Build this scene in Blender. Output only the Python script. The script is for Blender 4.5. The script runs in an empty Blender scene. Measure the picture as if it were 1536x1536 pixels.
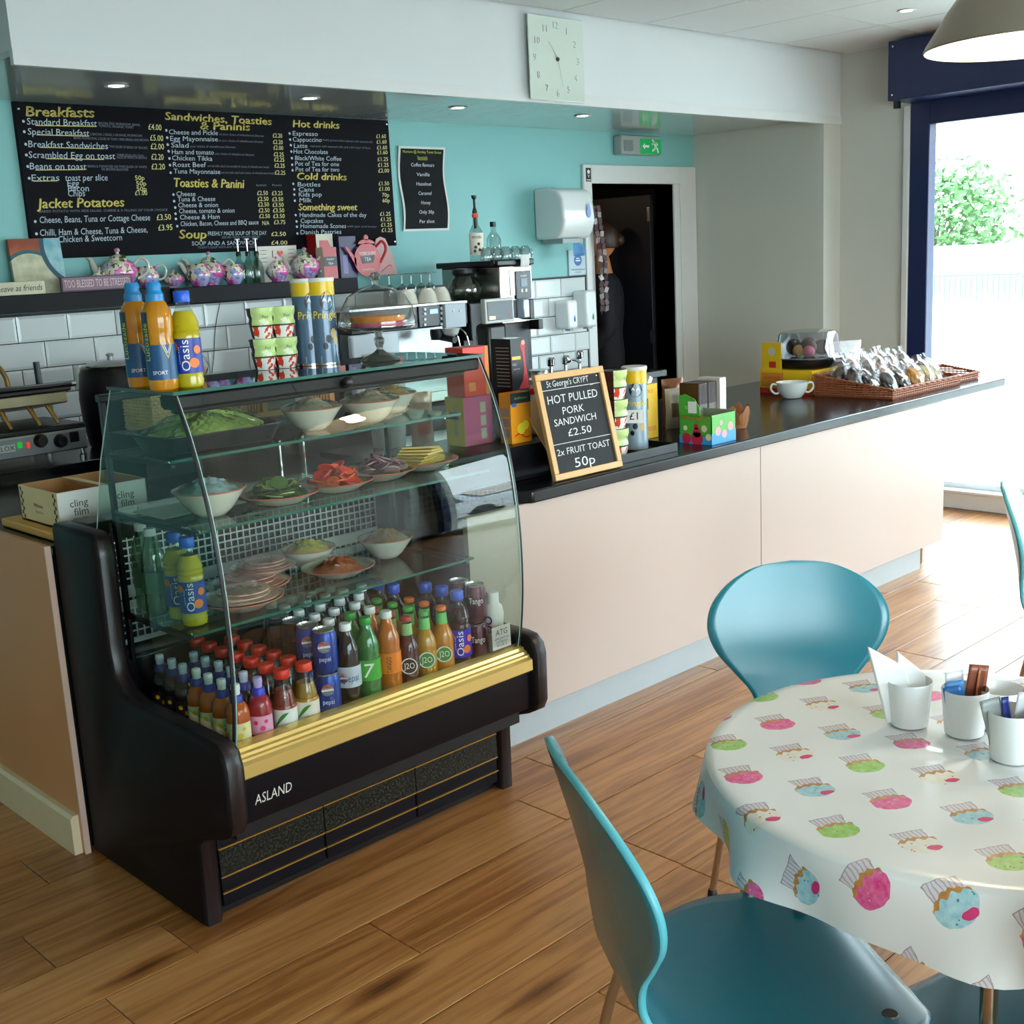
import bpy, bmesh, math, random
from mathutils import Vector, Matrix
random.seed(7)
D = bpy.data; SC = bpy.context.scene; COL = SC.collection
PI = math.pi; R = math.radians

# ------------------------------------------------------------------ camera
FPX = 1795.0
YAW, PITCH, ROLL = R(43.63), R(11.906), R(-3.0)
_f = Vector((math.sin(YAW)*math.cos(PITCH), math.cos(YAW)*math.cos(PITCH), -math.sin(PITCH)))
_r0 = Vector((math.cos(YAW), -math.sin(YAW), 0)); _u0 = _r0.cross(_f)
_r = _r0*math.cos(ROLL) + _u0*math.sin(ROLL); _u = _u0*math.cos(ROLL) - _r0*math.sin(ROLL)
CAM = Vector((0, 0, 1.6))
cd = D.cameras.new('camera'); co = D.objects.new('camera', cd); COL.objects.link(co)
cd.sensor_width = 36; cd.lens = FPX/1536*36; cd.clip_start = .05; cd.clip_end = 300
co.matrix_world = Matrix(((_r.x, _u.x, -_f.x, 0), (_r.y, _u.y, -_f.y, 0), (_r.z, _u.z, -_f.z, 1.6), (0, 0, 0, 1)))
SC.camera = co
def at(px, py, x=None, y=None, z=None):
    """the world point where a sight line meets the plane x=, y= or z= (used to measure positions off the photograph)"""
    d = _f + _r*((px-768)/FPX) - _u*((py-768)/FPX)
    t = (x-CAM.x)/d.x if x is not None else (y-CAM.y)/d.y if y is not None else (z-CAM.z)/d.z
    return CAM + d*t

# ------------------------------------------------------------------ light
vs = SC.view_settings; vs.view_transform = 'Standard'; vs.look = 'None'; vs.gamma = 1; vs.exposure = 0.5
vs.use_curve_mapping = False
SC.cycles.use_denoising = True; SC.cycles.max_bounces = 10; SC.cycles.transparent_max_bounces = 24
SC.cycles.diffuse_bounces = 5; SC.cycles.glossy_bounces = 5; SC.cycles.transmission_bounces = 8
SC.cycles.caustics_reflective = False; SC.cycles.caustics_refractive = False; SC.cycles.sample_clamp_indirect = 8
SKY = 10.0
w = D.worlds.new('overcast_sky'); SC.world = w; w.use_nodes = True
nt = w.node_tree; nt.nodes.clear()
wo = nt.nodes.new('ShaderNodeOutputWorld'); bg = nt.nodes.new('ShaderNodeBackground')
tc = nt.nodes.new('ShaderNodeTexCoord'); sp = nt.nodes.new('ShaderNodeSeparateXYZ'); rp = nt.nodes.new('ShaderNodeValToRGB')
nt.links.new(tc.outputs['Generated'], sp.inputs[0]); nt.links.new(sp.outputs['Z'], rp.inputs[0])
rp.color_ramp.elements[0].position = 0; rp.color_ramp.elements[0].color = (.86, .93, 1, 1)
rp.color_ramp.elements[1].position = .9; rp.color_ramp.elements[1].color = (.70, .84, 1, 1)
nt.links.new(rp.outputs[0], bg.inputs[0]); nt.links.new(bg.outputs[0], wo.inputs[0]); bg.inputs[1].default_value = SKY
def portal(loc, rot, sx, sy):
    l = D.lights.new('window_portal', 'AREA'); l.shape = 'RECTANGLE'; l.size = sx; l.size_y = sy; l.cycles.is_portal = True
    o = D.objects.new('window_portal', l); COL.objects.link(o); o.location = loc; o.rotation_euler = rot
portal((6.9, 0, 1.2), (0, R(90), 0), 2.3, 7.0)
portal((1.2, -3.7, 1.3), (R(90), 0, 0), 5.4, 2.3)
sun = D.lights.new('sun', 'SUN'); sun.energy = .6; sun.angle = R(8); sun.color = (1, .95, .88)
so = D.objects.new('sun', sun); COL.objects.link(so)
so.rotation_euler = Vector((-.75, .35, -1.0)).to_track_quat('-Z', 'Y').to_euler()

# ------------------------------------------------------------------ colours and node expressions
def lin(h, a=1):
    if not isinstance(h, str): return (*h[:3], a)
    v = [int(h[i:i+2], 16)/255 for i in (0, 2, 4)]
    return (*[c/12.92 if c <= .04045 else ((c+.055)/1.055)**2.4 for c in v], a)
class S:
    """a socket with arithmetic, so that patterns can be written as formulas"""
    def __init__(s, g, k): s.g, s.k = g, k
    def __add__(s, o): return s.g.m('ADD', s, o)
    def __radd__(s, o): return s.g.m('ADD', o, s)
    def __sub__(s, o): return s.g.m('SUBTRACT', s, o)
    def __rsub__(s, o): return s.g.m('SUBTRACT', o, s)
    def __mul__(s, o): return s.g.m('MULTIPLY', s, o)
    def __rmul__(s, o): return s.g.m('MULTIPLY', o, s)
    def __truediv__(s, o): return s.g.m('DIVIDE', s, o)
    def __lt__(s, o): return s.g.m('LESS_THAN', s, o)
    def __gt__(s, o): return s.g.m('GREATER_THAN', s, o)
    def __neg__(s): return s.g.m('MULTIPLY', s, -1.0)
class G:
    def __init__(s, name):
        s.mat = D.materials.new(name); s.mat.use_nodes = True; s.nt = s.mat.node_tree; s.nt.nodes.clear()
        s.out = s.nt.nodes.new('ShaderNodeOutputMaterial')
    def n(s, t, **k):
        o = s.nt.nodes.new(t)
        for a, b in k.items(): setattr(o, a, b)
        return o
    def put(s, inp, v):
        if isinstance(v, S): s.nt.links.new(v.k, inp)
        elif isinstance(v, str): inp.default_value = lin(v)
        elif hasattr(inp.default_value, '__len__') and not hasattr(v, '__len__'): inp.default_value = (v, v, v, 1)[:len(inp.default_value)]
        else: inp.default_value = v
    def m(s, op, a, b=None, c=None):
        o = s.n('ShaderNodeMath', operation=op)
        for i, v in enumerate((a, b, c)):
            if v is not None: s.put(o.inputs[i], v)
        return S(s, o.outputs[0])
    def mix(s, f, a, b):
        o = s.n('ShaderNodeMix', data_type='RGBA'); s.put(o.inputs[0], f); s.put(o.inputs[6], a); s.put(o.inputs[7], b)
        return S(s, o.outputs[2])
    def co(s, kind='Object'): return S(s, s.n('ShaderNodeTexCoord').outputs[kind])
    def xyz(s, v):
        o = s.n('ShaderNodeSeparateXYZ'); s.put(o.inputs[0], v); return [S(s, k) for k in o.outputs]
    def vec(s, x, y, z=0.0):
        o = s.n('ShaderNodeCombineXYZ')
        for i, v in enumerate((x, y, z)): s.put(o.inputs[i], v)
        return S(s, o.outputs[0])
    def scale(s, v, k):
        o = s.n('ShaderNodeVectorMath', operation='MULTIPLY'); s.put(o.inputs[0], v); o.inputs[1].default_value = k if hasattr(k, '__len__') else (k, k, k)
        return S(s, o.outputs[0])
    def vadd(s, v, k):
        o = s.n('ShaderNodeVectorMath', operation='ADD'); s.put(o.inputs[0], v); s.put(o.inputs[1], k); return S(s, o.outputs[0])
    def noise(s, v, sc=5.0, det=3.0, rough=.5, dist=0.0, col=False):
        o = s.n('ShaderNodeTexNoise'); s.put(o.inputs['Vector'], v)
        o.inputs['Scale'].default_value = sc; o.inputs['Detail'].default_value = det; o.inputs['Roughness'].default_value = rough; o.inputs['Distortion'].default_value = dist
        return S(s, o.outputs[1 if col else 0])
    def voro(s, v, sc=5.0, feature='F1', out='Distance', rnd=1.0):
        o = s.n('ShaderNodeTexVoronoi', feature=feature); s.put(o.inputs['Vector'], v); o.inputs['Scale'].default_value = sc; o.inputs['Randomness'].default_value = rnd
        return S(s, o.outputs[out])
    def ramp(s, f, *st):
        o = s.n('ShaderNodeValToRGB'); s.put(o.inputs[0], f); e = o.color_ramp.elements
        while len(e) < len(st): e.new(.5)
        for i, (p, c) in enumerate(st): e[i].position = p; e[i].color = lin(c) if isinstance(c, str) else (c, c, c, 1)
        return S(s, o.outputs[0])
    def rnd(s): return S(s, s.n('ShaderNodeObjectInfo').outputs['Random'])
    def bump(s, h, st=.3, d=.01):
        o = s.n('ShaderNodeBump'); s.put(o.inputs['Height'], h); o.inputs['Strength'].default_value = st; o.inputs['Distance'].default_value = d
        return S(s, o.outputs[0])
    def bsdf(s, color, rough=.5, metal=0, normal=None, coat=0, trans=0, ior=1.5, spec=.5, emit=None, es=0, sss=0, coatr=.05, alpha=1):
        o = s.n('ShaderNodeBsdfPrincipled'); I = o.inputs
        s.put(I['Base Color'], color); s.put(I['Roughness'], rough); s.put(I['Metallic'], metal)
        I['Coat Weight'].default_value = coat; I['Coat Roughness'].default_value = coatr; I['Transmission Weight'].default_value = trans; I['IOR'].default_value = ior
        I['Specular IOR Level'].default_value = spec; s.put(I['Alpha'], alpha)
        if sss: I['Subsurface Weight'].default_value = sss; I['Subsurface Scale'].default_value = .01
        if normal is not None: s.put(I['Normal'], normal)
        if emit is not None: s.put(I['Emission Color'], emit); I['Emission Strength'].default_value = es
        s.nt.links.new(o.outputs[0], s.out.inputs[0]); return s.mat
_mc = {}
def mat(name, col, rough=.5, metal=0, var=.06, vs=14, bmp=0, bs=60, **k):
    """plain material with a little procedural variation of tone and relief"""
    key = (name,)
    if key in _mc: return _mc[key]
    g = G(name); c = g.co(); n = g.noise(c, vs, 3)
    b = lin(col); lo = tuple(x*(1-var) for x in b[:3])+(1,); hi = tuple(min(1, x*(1+var)) for x in b[:3])+(1,)
    cc = g.mix(n, lo, hi)
    nm = g.bump(g.noise(c, bs, 2), bmp, .002) if bmp else None
    _mc[key] = g.bsdf(cc, rough, metal, nm, **k); return _mc[key]
def glass(name, tint='FFFFFF', gl=1.0, rough=.0, ior=1.5, extra=0.0):
    """a pane or thin wall of glass: sees through, mirrors by Fresnel"""
    key = (name,)
    if key in _mc: return _mc[key]
    g = G(name); t = g.n('ShaderNodeBsdfTransparent'); t.inputs[0].default_value = lin(tint)
    s = g.n('ShaderNodeBsdfGlossy'); s.inputs['Roughness'].default_value = rough
    ge = g.n('ShaderNodeNewGeometry'); dt = g.n('ShaderNodeVectorMath', operation='DOT_PRODUCT')
    g.nt.links.new(ge.outputs['Normal'], dt.inputs[0]); g.nt.links.new(ge.outputs['Incoming'], dt.inputs[1])
    cs = g.m('ABSOLUTE', S(g, dt.outputs['Value'])); f0 = ((ior-1)/(ior+1))**2
    f = g.m('MULTIPLY_ADD', g.m('POWER', 1.0-cs, 5.0), 1-f0, f0); f = g.m('MULTIPLY_ADD', f, gl, extra); f = g.m('MINIMUM', f, 1.0)
    mx = g.n('ShaderNodeMixShader'); g.put(mx.inputs[0], f)
    g.nt.links.new(t.outputs[0], mx.inputs[1]); g.nt.links.new(s.outputs[0], mx.inputs[2]); g.nt.links.new(mx.outputs[0], g.out.inputs[0])
    _mc[key] = g.mat; return g.mat
def glow(name, col, e):
    g = G(name); o = g.n('ShaderNodeEmission'); o.inputs[0].default_value = lin(col); o.inputs[1].default_value = e
    g.nt.links.new(o.outputs[0], g.out.inputs[0]); return g.mat

# ------------------------------------------------------------------ mesh building
_tc = {}
def textgeo(s):
    if s not in _tc:
        c = D.curves.new('t', 'FONT'); c.body = s; c.size = 1; c.resolution_u = 2; c.align_x = 'CENTER'; c.align_y = 'CENTER'
        o = D.objects.new('t', c); me = D.meshes.new_from_object(o)
        _tc[s] = ([(v.co.x, v.co.y) for v in me.vertices], [tuple(p.vertices) for p in me.polygons])
        D.objects.remove(o); D.curves.remove(c); D.meshes.remove(me)
    return _tc[s]
def bez(pts, n=8):
    """Catmull-Rom through points"""
    P = [Vector(p) for p in pts]; P = [2*P[0]-P[1]] + P + [2*P[-1]-P[-2]]; out = []
    for i in range(1, len(P)-2):
        for k in range(n):
            t = k/n; a, b, c, d = P[i-1:i+3]
            out.append(.5*((2*b)+(-a+c)*t+(2*a-5*b+4*c-d)*t*t+(-a+3*b-3*c+d)*t**3))
    return out+[P[-2]]
class M:
    def __init__(s): s.v = []; s.f = []; s.i = []; s.T = Matrix.Identity(4)
    def add(s, vs, fs, mi=0):
        n = len(s.v); s.v += [tuple(s.T @ Vector(v)) for v in vs]; s.f += [tuple(n+k for k in f) for f in fs]; s.i += [mi]*len(fs); return s
    def box(s, x0, x1, y0, y1, z0, z1, mi=0, taper=0):
        t = taper
        return s.add([(x0, y0, z0), (x1, y0, z0), (x1, y1, z0), (x0, y1, z0), (x0+t, y0+t, z1), (x1-t, y0+t, z1), (x1-t, y1-t, z1), (x0+t, y1-t, z1)],
              [(0, 3, 2, 1), (4, 5, 6, 7), (0, 1, 5, 4), (1, 2, 6, 5), (2, 3, 7, 6), (3, 0, 4, 7)], mi)
    def cbox(s, c, d, mi=0, rot=None):
        T0 = s.T; s.T = T0 @ Matrix.Translation(c) @ (rot.to_4x4() if rot else Matrix.Identity(4)); s.box(-d[0]/2, d[0]/2, -d[1]/2, d[1]/2, -d[2]/2, d[2]/2, mi); s.T = T0; return s
    def lathe(s, prof, seg=24, c=(0, 0, 0), mi=0, cap=True, wob=None):
        vs = []; fs = []
        for j, (r, z) in enumerate(prof):
            for k in range(seg):
                a = 2*PI*k/seg; rr = r*(wob(a, j) if wob else 1)
                vs.append((c[0]+rr*math.cos(a), c[1]+rr*math.sin(a), c[2]+z))
        for j in range(len(prof)-1):
            for k in range(seg):
                a, b = j*seg+k, j*seg+(k+1) % seg; fs.append((a, b, b+seg, a+seg))
        if cap: fs.append(tuple(reversed(range(seg)))); n = (len(prof)-1)*seg; fs.append(tuple(range(n, n+seg)))
        return s.add(vs, fs, mi)
    def tube(s, pts, r, seg=8, mi=0, cap=True):
        P = [Vector(p) for p in pts]; vs = []; fs = []; rr = r if hasattr(r, '__len__') else [r]*len(P)
        up = Vector((0, 0, 1)); t0 = (P[1]-P[0]).normalized(); nrm = t0.cross(up if abs(t0.z) < .9 else Vector((1, 0, 0))).normalized()
        for i, p in enumerate(P):
            t = (P[min(i+1, len(P)-1)]-P[max(i-1, 0)]).normalized(); nrm = (nrm - t*nrm.dot(t)).normalized(); b = t.cross(nrm)
            for k in range(seg):
                a = 2*PI*k/seg; vs.append(p+(nrm*math.cos(a)+b*math.sin(a))*rr[i])
        for i in range(len(P)-1):
            for k in range(seg):
                a, b2 = i*seg+k, i*seg+(k+1) % seg; fs.append((a, b2, b2+seg, a+seg))
        if cap: fs.append(tuple(reversed(range(seg)))); n = (len(P)-1)*seg; fs.append(tuple(range(n, n+seg)))
        return s.add(vs, fs, mi)
    def prism(s, poly, a, b, ax='z', mi=0):
        """polygon extruded along an axis; poly is in the other two axes in order"""
        def q(p, t): return {'z': (p[0], p[1], t), 'y': (p[0], t, p[1]), 'x': (t, p[0], p[1])}[ax]
        n = len(poly); vs = [q(p, a) for p in poly]+[q(p, b) for p in poly]
        return s.add(vs, [tuple(range(n))[::-1], tuple(range(n, 2*n))]+[(k, (k+1) % n, n+(k+1) % n, n+k) for k in range(n)], mi)
    def grid(s, fn, nu, nv, mi=0, closeu=False):
        vs = [fn(i/nu, j/nv) for j in range(nv+1) for i in range(nu+(0 if closeu else 1))]; w = nu if closeu else nu+1
        return s.add(vs, [(j*w+i, j*w+(i+1) % w, (j+1)*w+(i+1) % w, (j+1)*w+i) for j in range(nv) for i in range(nu)], mi)
    def ball(s, c, r, mi=0, seg=12, rings=8):
        r = r if hasattr(r, '__len__') else (r, r, r)
        return s.grid(lambda u, v: (c[0]+r[0]*math.cos(2*PI*u)*math.sin(PI*v), c[1]+r[1]*math.sin(2*PI*u)*math.sin(PI*v), c[2]-r[2]*math.cos(PI*v)), seg, rings, mi, True)
    def text(s, t, size, o, xd=(1, 0, 0), yd=(0, 0, 1), mi=0, sx=1, shear=0, al='c', bend=0, fit=0):
        vs, fs = textgeo(t)
        if not vs: return s
        x0, x1 = min(v[0] for v in vs), max(v[0] for v in vs)
        if fit: sx = fit/((x1-x0)*size)
        off = {'c': -(x0+x1)/2, 'l': -x0, 'r': -x1}[al]; X = Vector(xd).normalized(); Y = Vector(yd).normalized(); N = X.cross(Y); O = Vector(o); out = []
        for a, b in vs:
            px, py = ((a+off)*sx+b*shear)*size, b*size
            if bend: ang = px/bend; out.append(O+X*(bend*math.sin(ang))+Y*py-N*(bend*(1-math.cos(ang))))
            else: out.append(O+X*px+Y*py)
        return s.add(out, fs, mi)
    def disc(s, c, r, n=(0, 0, 1), mi=0, seg=16, ry=None):
        N = Vector(n).normalized(); a = N.cross(Vector((0, 0, 1)) if abs(N.z) < .9 else Vector((0, 1, 0))).normalized(); b = N.cross(a); C = Vector(c)
        return s.add([C+a*r*math.cos(2*PI*k/seg)+b*(ry or r)*math.sin(2*PI*k/seg) for k in range(seg)], [tuple(range(seg))], mi)
    def mesh(s, name, mats, smooth=35):
        me = D.meshes.new(name); me.from_pydata(s.v, [], s.f)
        for m in (mats if isinstance(mats, (list, tuple)) else [mats]): me.materials.append(m)
        me.polygons.foreach_set('material_index', s.i)
        if smooth:
            me.polygons.foreach_set('use_smooth', [True]*len(s.f)); me.set_sharp_from_angle(angle=R(smooth))
        me.update(); return me
    def obj(s, name, mats, parent=None, smooth=35, bevel=0, seg=2, sub=0, solid=0, loc=None, fix=False):
        o = D.objects.new(name, s.mesh(name, mats, smooth)); COL.objects.link(o)
        if fix:
            bm = bmesh.new(); bm.from_mesh(o.data); bmesh.ops.recalc_face_normals(bm, faces=bm.faces); bm.to_mesh(o.data); bm.free()
        if parent: o.parent = parent
        if loc: o.location = loc
        if solid: d = o.modifiers.new('solid', 'SOLIDIFY'); d.thickness = solid; d.offset = 0
        if bevel: d = o.modifiers.new('bevel', 'BEVEL'); d.width = bevel; d.segments = seg; d.limit_method = 'ANGLE'; d.angle_limit = R(40); d.harden_normals = False
        if sub: d = o.modifiers.new('sub', 'SUBSURF'); d.levels = d.render_levels = sub
        return o
def link(name, me, parent=None, loc=(0, 0, 0), rot=(0, 0, 0)):
    o = D.objects.new(name, me); COL.objects.link(o); o.parent = parent; o.location = loc; o.rotation_euler = rot; return o
def tag(o, label=None, cat=None, group=None, kind=None):
    if label: o['label'] = label
    if cat: o['category'] = cat
    if group: o['group'] = group
    if kind: o['kind'] = kind
    return o
def thing(name, label, cat, loc=(0, 0, 0), rz=0, group=None, rot=None):
    o = D.objects.new(name, None); COL.objects.link(o); o.empty_display_size = .05; o.location = loc; o.rotation_euler = rot or (0, 0, rz)
    return tag(o, label, cat, group)
def copytree(o, parent=None):
    c = o.copy(); COL.objects.link(c); c.parent = parent
    for ch in list(o.children): copytree(ch, c)
    return c
def st(o): o['kind'] = 'structure'; return o
# ================================================================== THE ROOM
XL, XR, YF, YB, ZC = -2.2, 6.82, -3.6, 5.04, 2.71        # left, right, front (behind the camera), back, ceiling
YK, ZS, ZSB, XB, XP = 4.06, 2.305, 2.332, 1.735, 6.63               # bulkhead face, soffit height, bulkhead left end, pillar edge
def wallmat(name, c, rough=.6, bmp=.06): return mat(name, c, rough, var=.03, vs=3, bmp=bmp, bs=220)
WHITE = wallmat('white_paint', 'E3E6E4'); CREAM = wallmat('cream_wall', 'C8CAC3'); TEAL = wallmat('teal_paint', '84BFBE', .5)
NAVY = mat('navy_metal', '101C4C', .35, var=.1); BLACK = mat('black_satin', '0C0B10', .35); BLK = mat('black_plastic', '100E12', .42, bmp=.05)
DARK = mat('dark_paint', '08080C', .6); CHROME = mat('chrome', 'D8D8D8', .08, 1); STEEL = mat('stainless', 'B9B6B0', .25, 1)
GLOSSW = mat('white_gloss', 'D9DCDC', .25, var=.02); PLAST = mat('white_plastic', 'E6E9EA', .3, var=.02)
# floor: oak planks
g = G('oak_plank'); o = g.co(); rn = g.rnd(); x, y, z = g.xyz(o)
v = g.vec(x*.8+rn*37.0, y*8.0+rn*11.0, rn*5.0)
warp = g.noise(v, 1.1, 3, .5, .5); rings = g.m('SINE', (y*150.0 + warp*34.0))
fine = g.noise(g.vec(x*4.0+rn*9.0, y*150.0, rn), 2.0, 5, .7)
kn = g.voro(g.vec(x*.62+rn*17.0, y*2.4+rn*3.0), 1.3); knot = g.m('SUBTRACT', 1.0, g.m('MINIMUM', kn*8.0, 1.0))
t = g.m('MULTIPLY_ADD', rings, .045, fine*.42) + .42*g.noise(v, 1.6, 3) - knot*.38 + (rn-.5)*.14
c = g.ramp(t, (.10, '4C2B13'), (.31, '8A5529'), (.46, 'B07944'), (.73, 'CB9862'))
OAK = g.bsdf(c, g.m('MULTIPLY_ADD', fine, .12, .27), 0, g.bump(fine, .12, .002), spec=.5)
st(M().box(XL, XR+.4, YF, YB+2, -.08, -.006).obj('floor', mat('floor_gap', '2A1A10', .8)))
floor = D.objects['floor']
def plank(x0, x1, y0, y1):
    cx, cy = (x0+x1)/2, (y0+y1)/2; a, b = (x1-x0)/2-.0012, (y1-y0)/2-.0011; k = .0022
    m = M(); m.add([(-a, -b, -.006), (a, -b, -.006), (a, b, -.006), (-a, b, -.006), (-a, -b, -.0012), (a, -b, -.0012), (a, b, -.0012), (-a, b, -.0012),
        (-a+k, -b+k, 0), (a-k, -b+k, 0), (a-k, b-k, 0), (-a+k, b-k, 0)],
        [(0, 1, 5, 4), (1, 2, 6, 5), (2, 3, 7, 6), (3, 0, 4, 7), (4, 5, 9, 8), (5, 6, 10, 9), (6, 7, 11, 10), (7, 4, 8, 11), (8, 9, 10, 11)])
    m.obj('plank', OAK, floor, loc=(cx, cy, 0), smooth=0)
joint = {2: 1.42, 3: .6, 4: 1.1, 5: 2.2, 6: .42, 7: 2.306, 8: 2.31, 9: 1.576, 10: 2.30, 11: 1.22, 12: .957, 13: .7}
PW, PL = .2065, 1.32
for k in range(-2, 24):
    y0 = 2.045+(k-9)*PW
    y1 = y0+PW
    j = joint.get(k, (k*.53) % PL + .3)
    s0 = j-PL*math.ceil((j-(-.6))/PL); xs = [XL if s0 < XL else s0]
    while xs[-1] < XR+.05: s0 += PL; xs.append(min(s0, XR+.05))
    if xs[0] > XL: xs = [XL]+xs
    for a, b in zip(xs, xs[1:]):
        if b-a > .03 and y0 < YB: plank(a, b, y0, y1)
m = M(); yy = 2.045-11*PW
while yy > YF:
    s0 = XL-random.random()*PL
    while s0 < XR: m.box(max(s0, XL)+.001, min(s0+PL, XR)-.001, yy-PW+.001, yy-.001, -.006, 0); s0 += PL
    yy -= PW
tag(m.obj('plank_run', OAK, floor, smooth=0), kind='stuff')
# ceiling tiles
st(M().box(XL, XR, YF, YB+.3, ZC+.012, ZC+.1).obj('ceiling', mat('ceiling_gap', '6F7272', .7))); ceil = D.objects['ceiling']
TILE = mat('ceiling_tile', 'D0D4D4', .55, var=.02, bmp=.05)
xs = [4.92+.606*k for k in range(-12, 4)]; ys = [YK-.645-.606*k for k in range(-2, 14)]
for a in xs:
    for b in ys:
        x0, x1, y0, y1 = max(a, XL)+.004, min(a+.606, XR)-.003, max(b-.606, YF)+.004, min(b, 5.04 if a < 1.2 else YK)-.004
        if x1-x0 > .05 and y1-y0 > .05: M().box(-(x1-x0)/2, (x1-x0)/2, -(y1-y0)/2, (y1-y0)/2, -.006, .008).obj('tile', TILE, ceil, smooth=0, loc=((x0+x1)/2, (y0+y1)/2, ZC+.006))
# bulkhead, glossy soffit, lip
st(M().box(XB, XR, YK, YB, ZSB+.02, ZC+.012).obj('wall_bulkhead', wallmat('bulkhead_white', 'D3D8DA', .5)))
st(M().box(XB-.002, XR, YK-.006, YK+.02, ZS-.002, ZS+.048).obj('trim_1', GLOSSW))
g = G('soffit_gloss'); c = g.co(); x, y, z = g.xyz(c)
SOF = g.bsdf(g.mix(g.noise(g.vec(x, y*.1), 3, 2), 'B4BCBA', 'C8CFCD'), .13, 0, g.bump(g.noise(g.vec(x*40.0, y*2.5), 1.5, 2), .10, .004), spec=.9, coat=.4, coatr=.1)
st(M().box(XB, XP, YK+.02, YB, ZSB, ZSB+.02).obj('ceiling_soffit', SOF))
# back wall with the doorway
DX0, DX1, DZ = 5.60, 6.37, 2.005
m = M(); m.box(XL, DX0, YB, YB+.12, 0, ZC); m.box(DX0, DX1, YB, YB+.12, DZ, ZC); m.box(DX1, XR, YB, YB+.12, 0, ZC)
wb = st(m.obj('wall_back', TEAL))
GROUT = mat('dark_grout', '23272A', .8); g = G('glazed_tile'); rn = g.rnd()
TILEW = g.bsdf(g.mix(rn, 'CDD2D2', 'E2E6E6'), .12, 0, g.bump(g.noise(g.co(), 5, 1), .05, .01), spec=.6)
M().box(1.28, 5.53, YB-.008, YB, .93, 1.478).obj('grout_bed', GROUT, wb)
M().box(1.28, 5.53, YB-.012, YB, 1.478, 1.484).obj('tile_trim', mat('tile_trim_black', '15171A', .4), wb)
tw, th = .2185, .1105
for r in range(5):
    z1 = 1.474-r*th; z0 = z1-th
    off = (2.016 if r % 2 == 0 else 2.124)
    k0 = math.ceil((1.28-off)/tw)-1
    for k in range(k0, 24):
        x0, x1 = max(off+k*tw, 1.28)+.002, min(off+(k+1)*tw, 5.53)-.002
        if x1-x0 < .03: continue
        a, b, c = (x1-x0)/2, (z1-z0)/2-.002, .011
        if z1-b*2 < .92: pass
        M().add([(-a, 0, -b), (a, 0, -b), (a, 0, b), (-a, 0, b), (-a, -.006, -b), (a, -.006, -b), (a, -.006, b), (-a, -.006, b), (-a+c, -.010, -b+c), (a-c, -.010, -b+c), (a-c, -.010, b-c), (-a+c, -.010, b-c)],
            [(0, 1, 5, 4), (1, 2, 6, 5), (2, 3, 7, 6), (3, 0, 4, 7), (4, 5, 9, 8), (5, 6, 10, 9), (6, 7, 11, 10), (7, 4, 8, 11), (8, 9, 10, 11)]).obj('tile', TILEW, wb, smooth=0, loc=((x0+x1)/2, YB-.006, (z0+z1)/2))
# pillar / recess side
st(M().box(XP, XR, YK, YB, 0, ZS+.03).obj('wall_recess', wallmat('recess_wall', 'C9CBC2', .55)))
# right wall: solid bit, above and below the glazing
m = M(); m.box(XR, XR+.2, 3.63, YB+.1, 0, ZC+.1); m.box(XR, XR+.2, YF-.2, 3.63, 2.36, ZC+.1); m.box(XR, XR+.2, YF-.2, -3.5, 0, 2.4)
st(m.obj('wall_right', CREAM))
st(M().box(XR-.03, XR+.14, 3.59, 3.628, .11, 2.36).obj('trim_2', GLOSSW, bevel=.004))
w1 = st(M().box(XR-.06, XR+.2, -3.5, 3.63, 0, .10).obj('window_1', mat('sill_white', 'D9D9D6', .4), bevel=.006))
M().box(XR-.09, XR+.2, -3.5, 3.63, .10, .118).obj('sill', GLOSSW, w1, bevel=.005)
m = M(); m.box(XR-.02, XR+.07, -3.5, 3.47, 2.24, 2.40); M().box(XR-.02, XR+.07, 3.47, 3.59, .118, 2.40).obj('frame', NAVY, w1, bevel=.006)
m.obj('frame', NAVY, w1, bevel=.006)
M().box(XR+.0, XR+.07, -3.5, 3.47, .118, .15).obj('frame', mat('white_frame', 'E4E6E6', .4), w1)
for yy in (1.55, -.35, -2.3, -3.48): M().box(XR-.02, XR+.07, yy-.05, yy+.05, .15, 2.24).obj('frame', NAVY, w1, bevel=.006)
PANE = glass('window_glass', 'F4FBFA', .6)
for a, b in ((3.47, 1.60), (1.50, -.30), (-.40, -2.25), (-2.35, -3.5)): M().box(XR+.03, XR+.036, b, a, .15, 2.24).obj('pane', PANE, w1, smooth=0)
sb = thing('shutter_box', 'dark navy metal shutter housing above the tall window, screwed at its end', 'shutter')
M().box(6.55, XR-.002, -3.55, 3.6, 2.37, 2.69).obj('housing', NAVY, sb, bevel=.004)
for z in (2.40, 2.66): M().lathe([(.007, 0), (.005, .004)], 10).obj('screw', CHROME, sb, loc=(6.548, 3.57, z)).rotation_euler = (0, -PI/2, 0)
M().box(6.60, 6.63, 3.56, 3.59, 2.33, 2.37).obj('catch', BLACK, sb)
# walls the camera cannot see
st(M().box(XL-.15, XL, YF, YB+.1, 0, ZC+.1).obj('wall_left', CREAM))
m = M(); m.box(XL, XR+.2, YF-.15, YF, 2.5, ZC+.1); m.box(XL, XR+.2, YF-.15, YF, 0, .15); m.box(XL, -1.5, YF-.15, YF, 0, 2.5); m.box(3.9, XR+.2, YF-.15, YF, 0, 2.5)
st(m.obj('wall_front', CREAM))
w2 = st(M().box(-1.5, 3.9, YF-.1, YF-.02, 2.44, 2.5).obj('window_2', NAVY))
for xx in (-1.46, .3, 2.1, 3.86): M().box(xx-.04, xx+.04, YF-.1, YF-.02, .15, 2.44).obj('frame', NAVY, w2)
M().box(-1.5, 3.9, YF-.06, YF-.054, .15, 2.44).obj('pane', PANE, w2, smooth=0)
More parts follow.
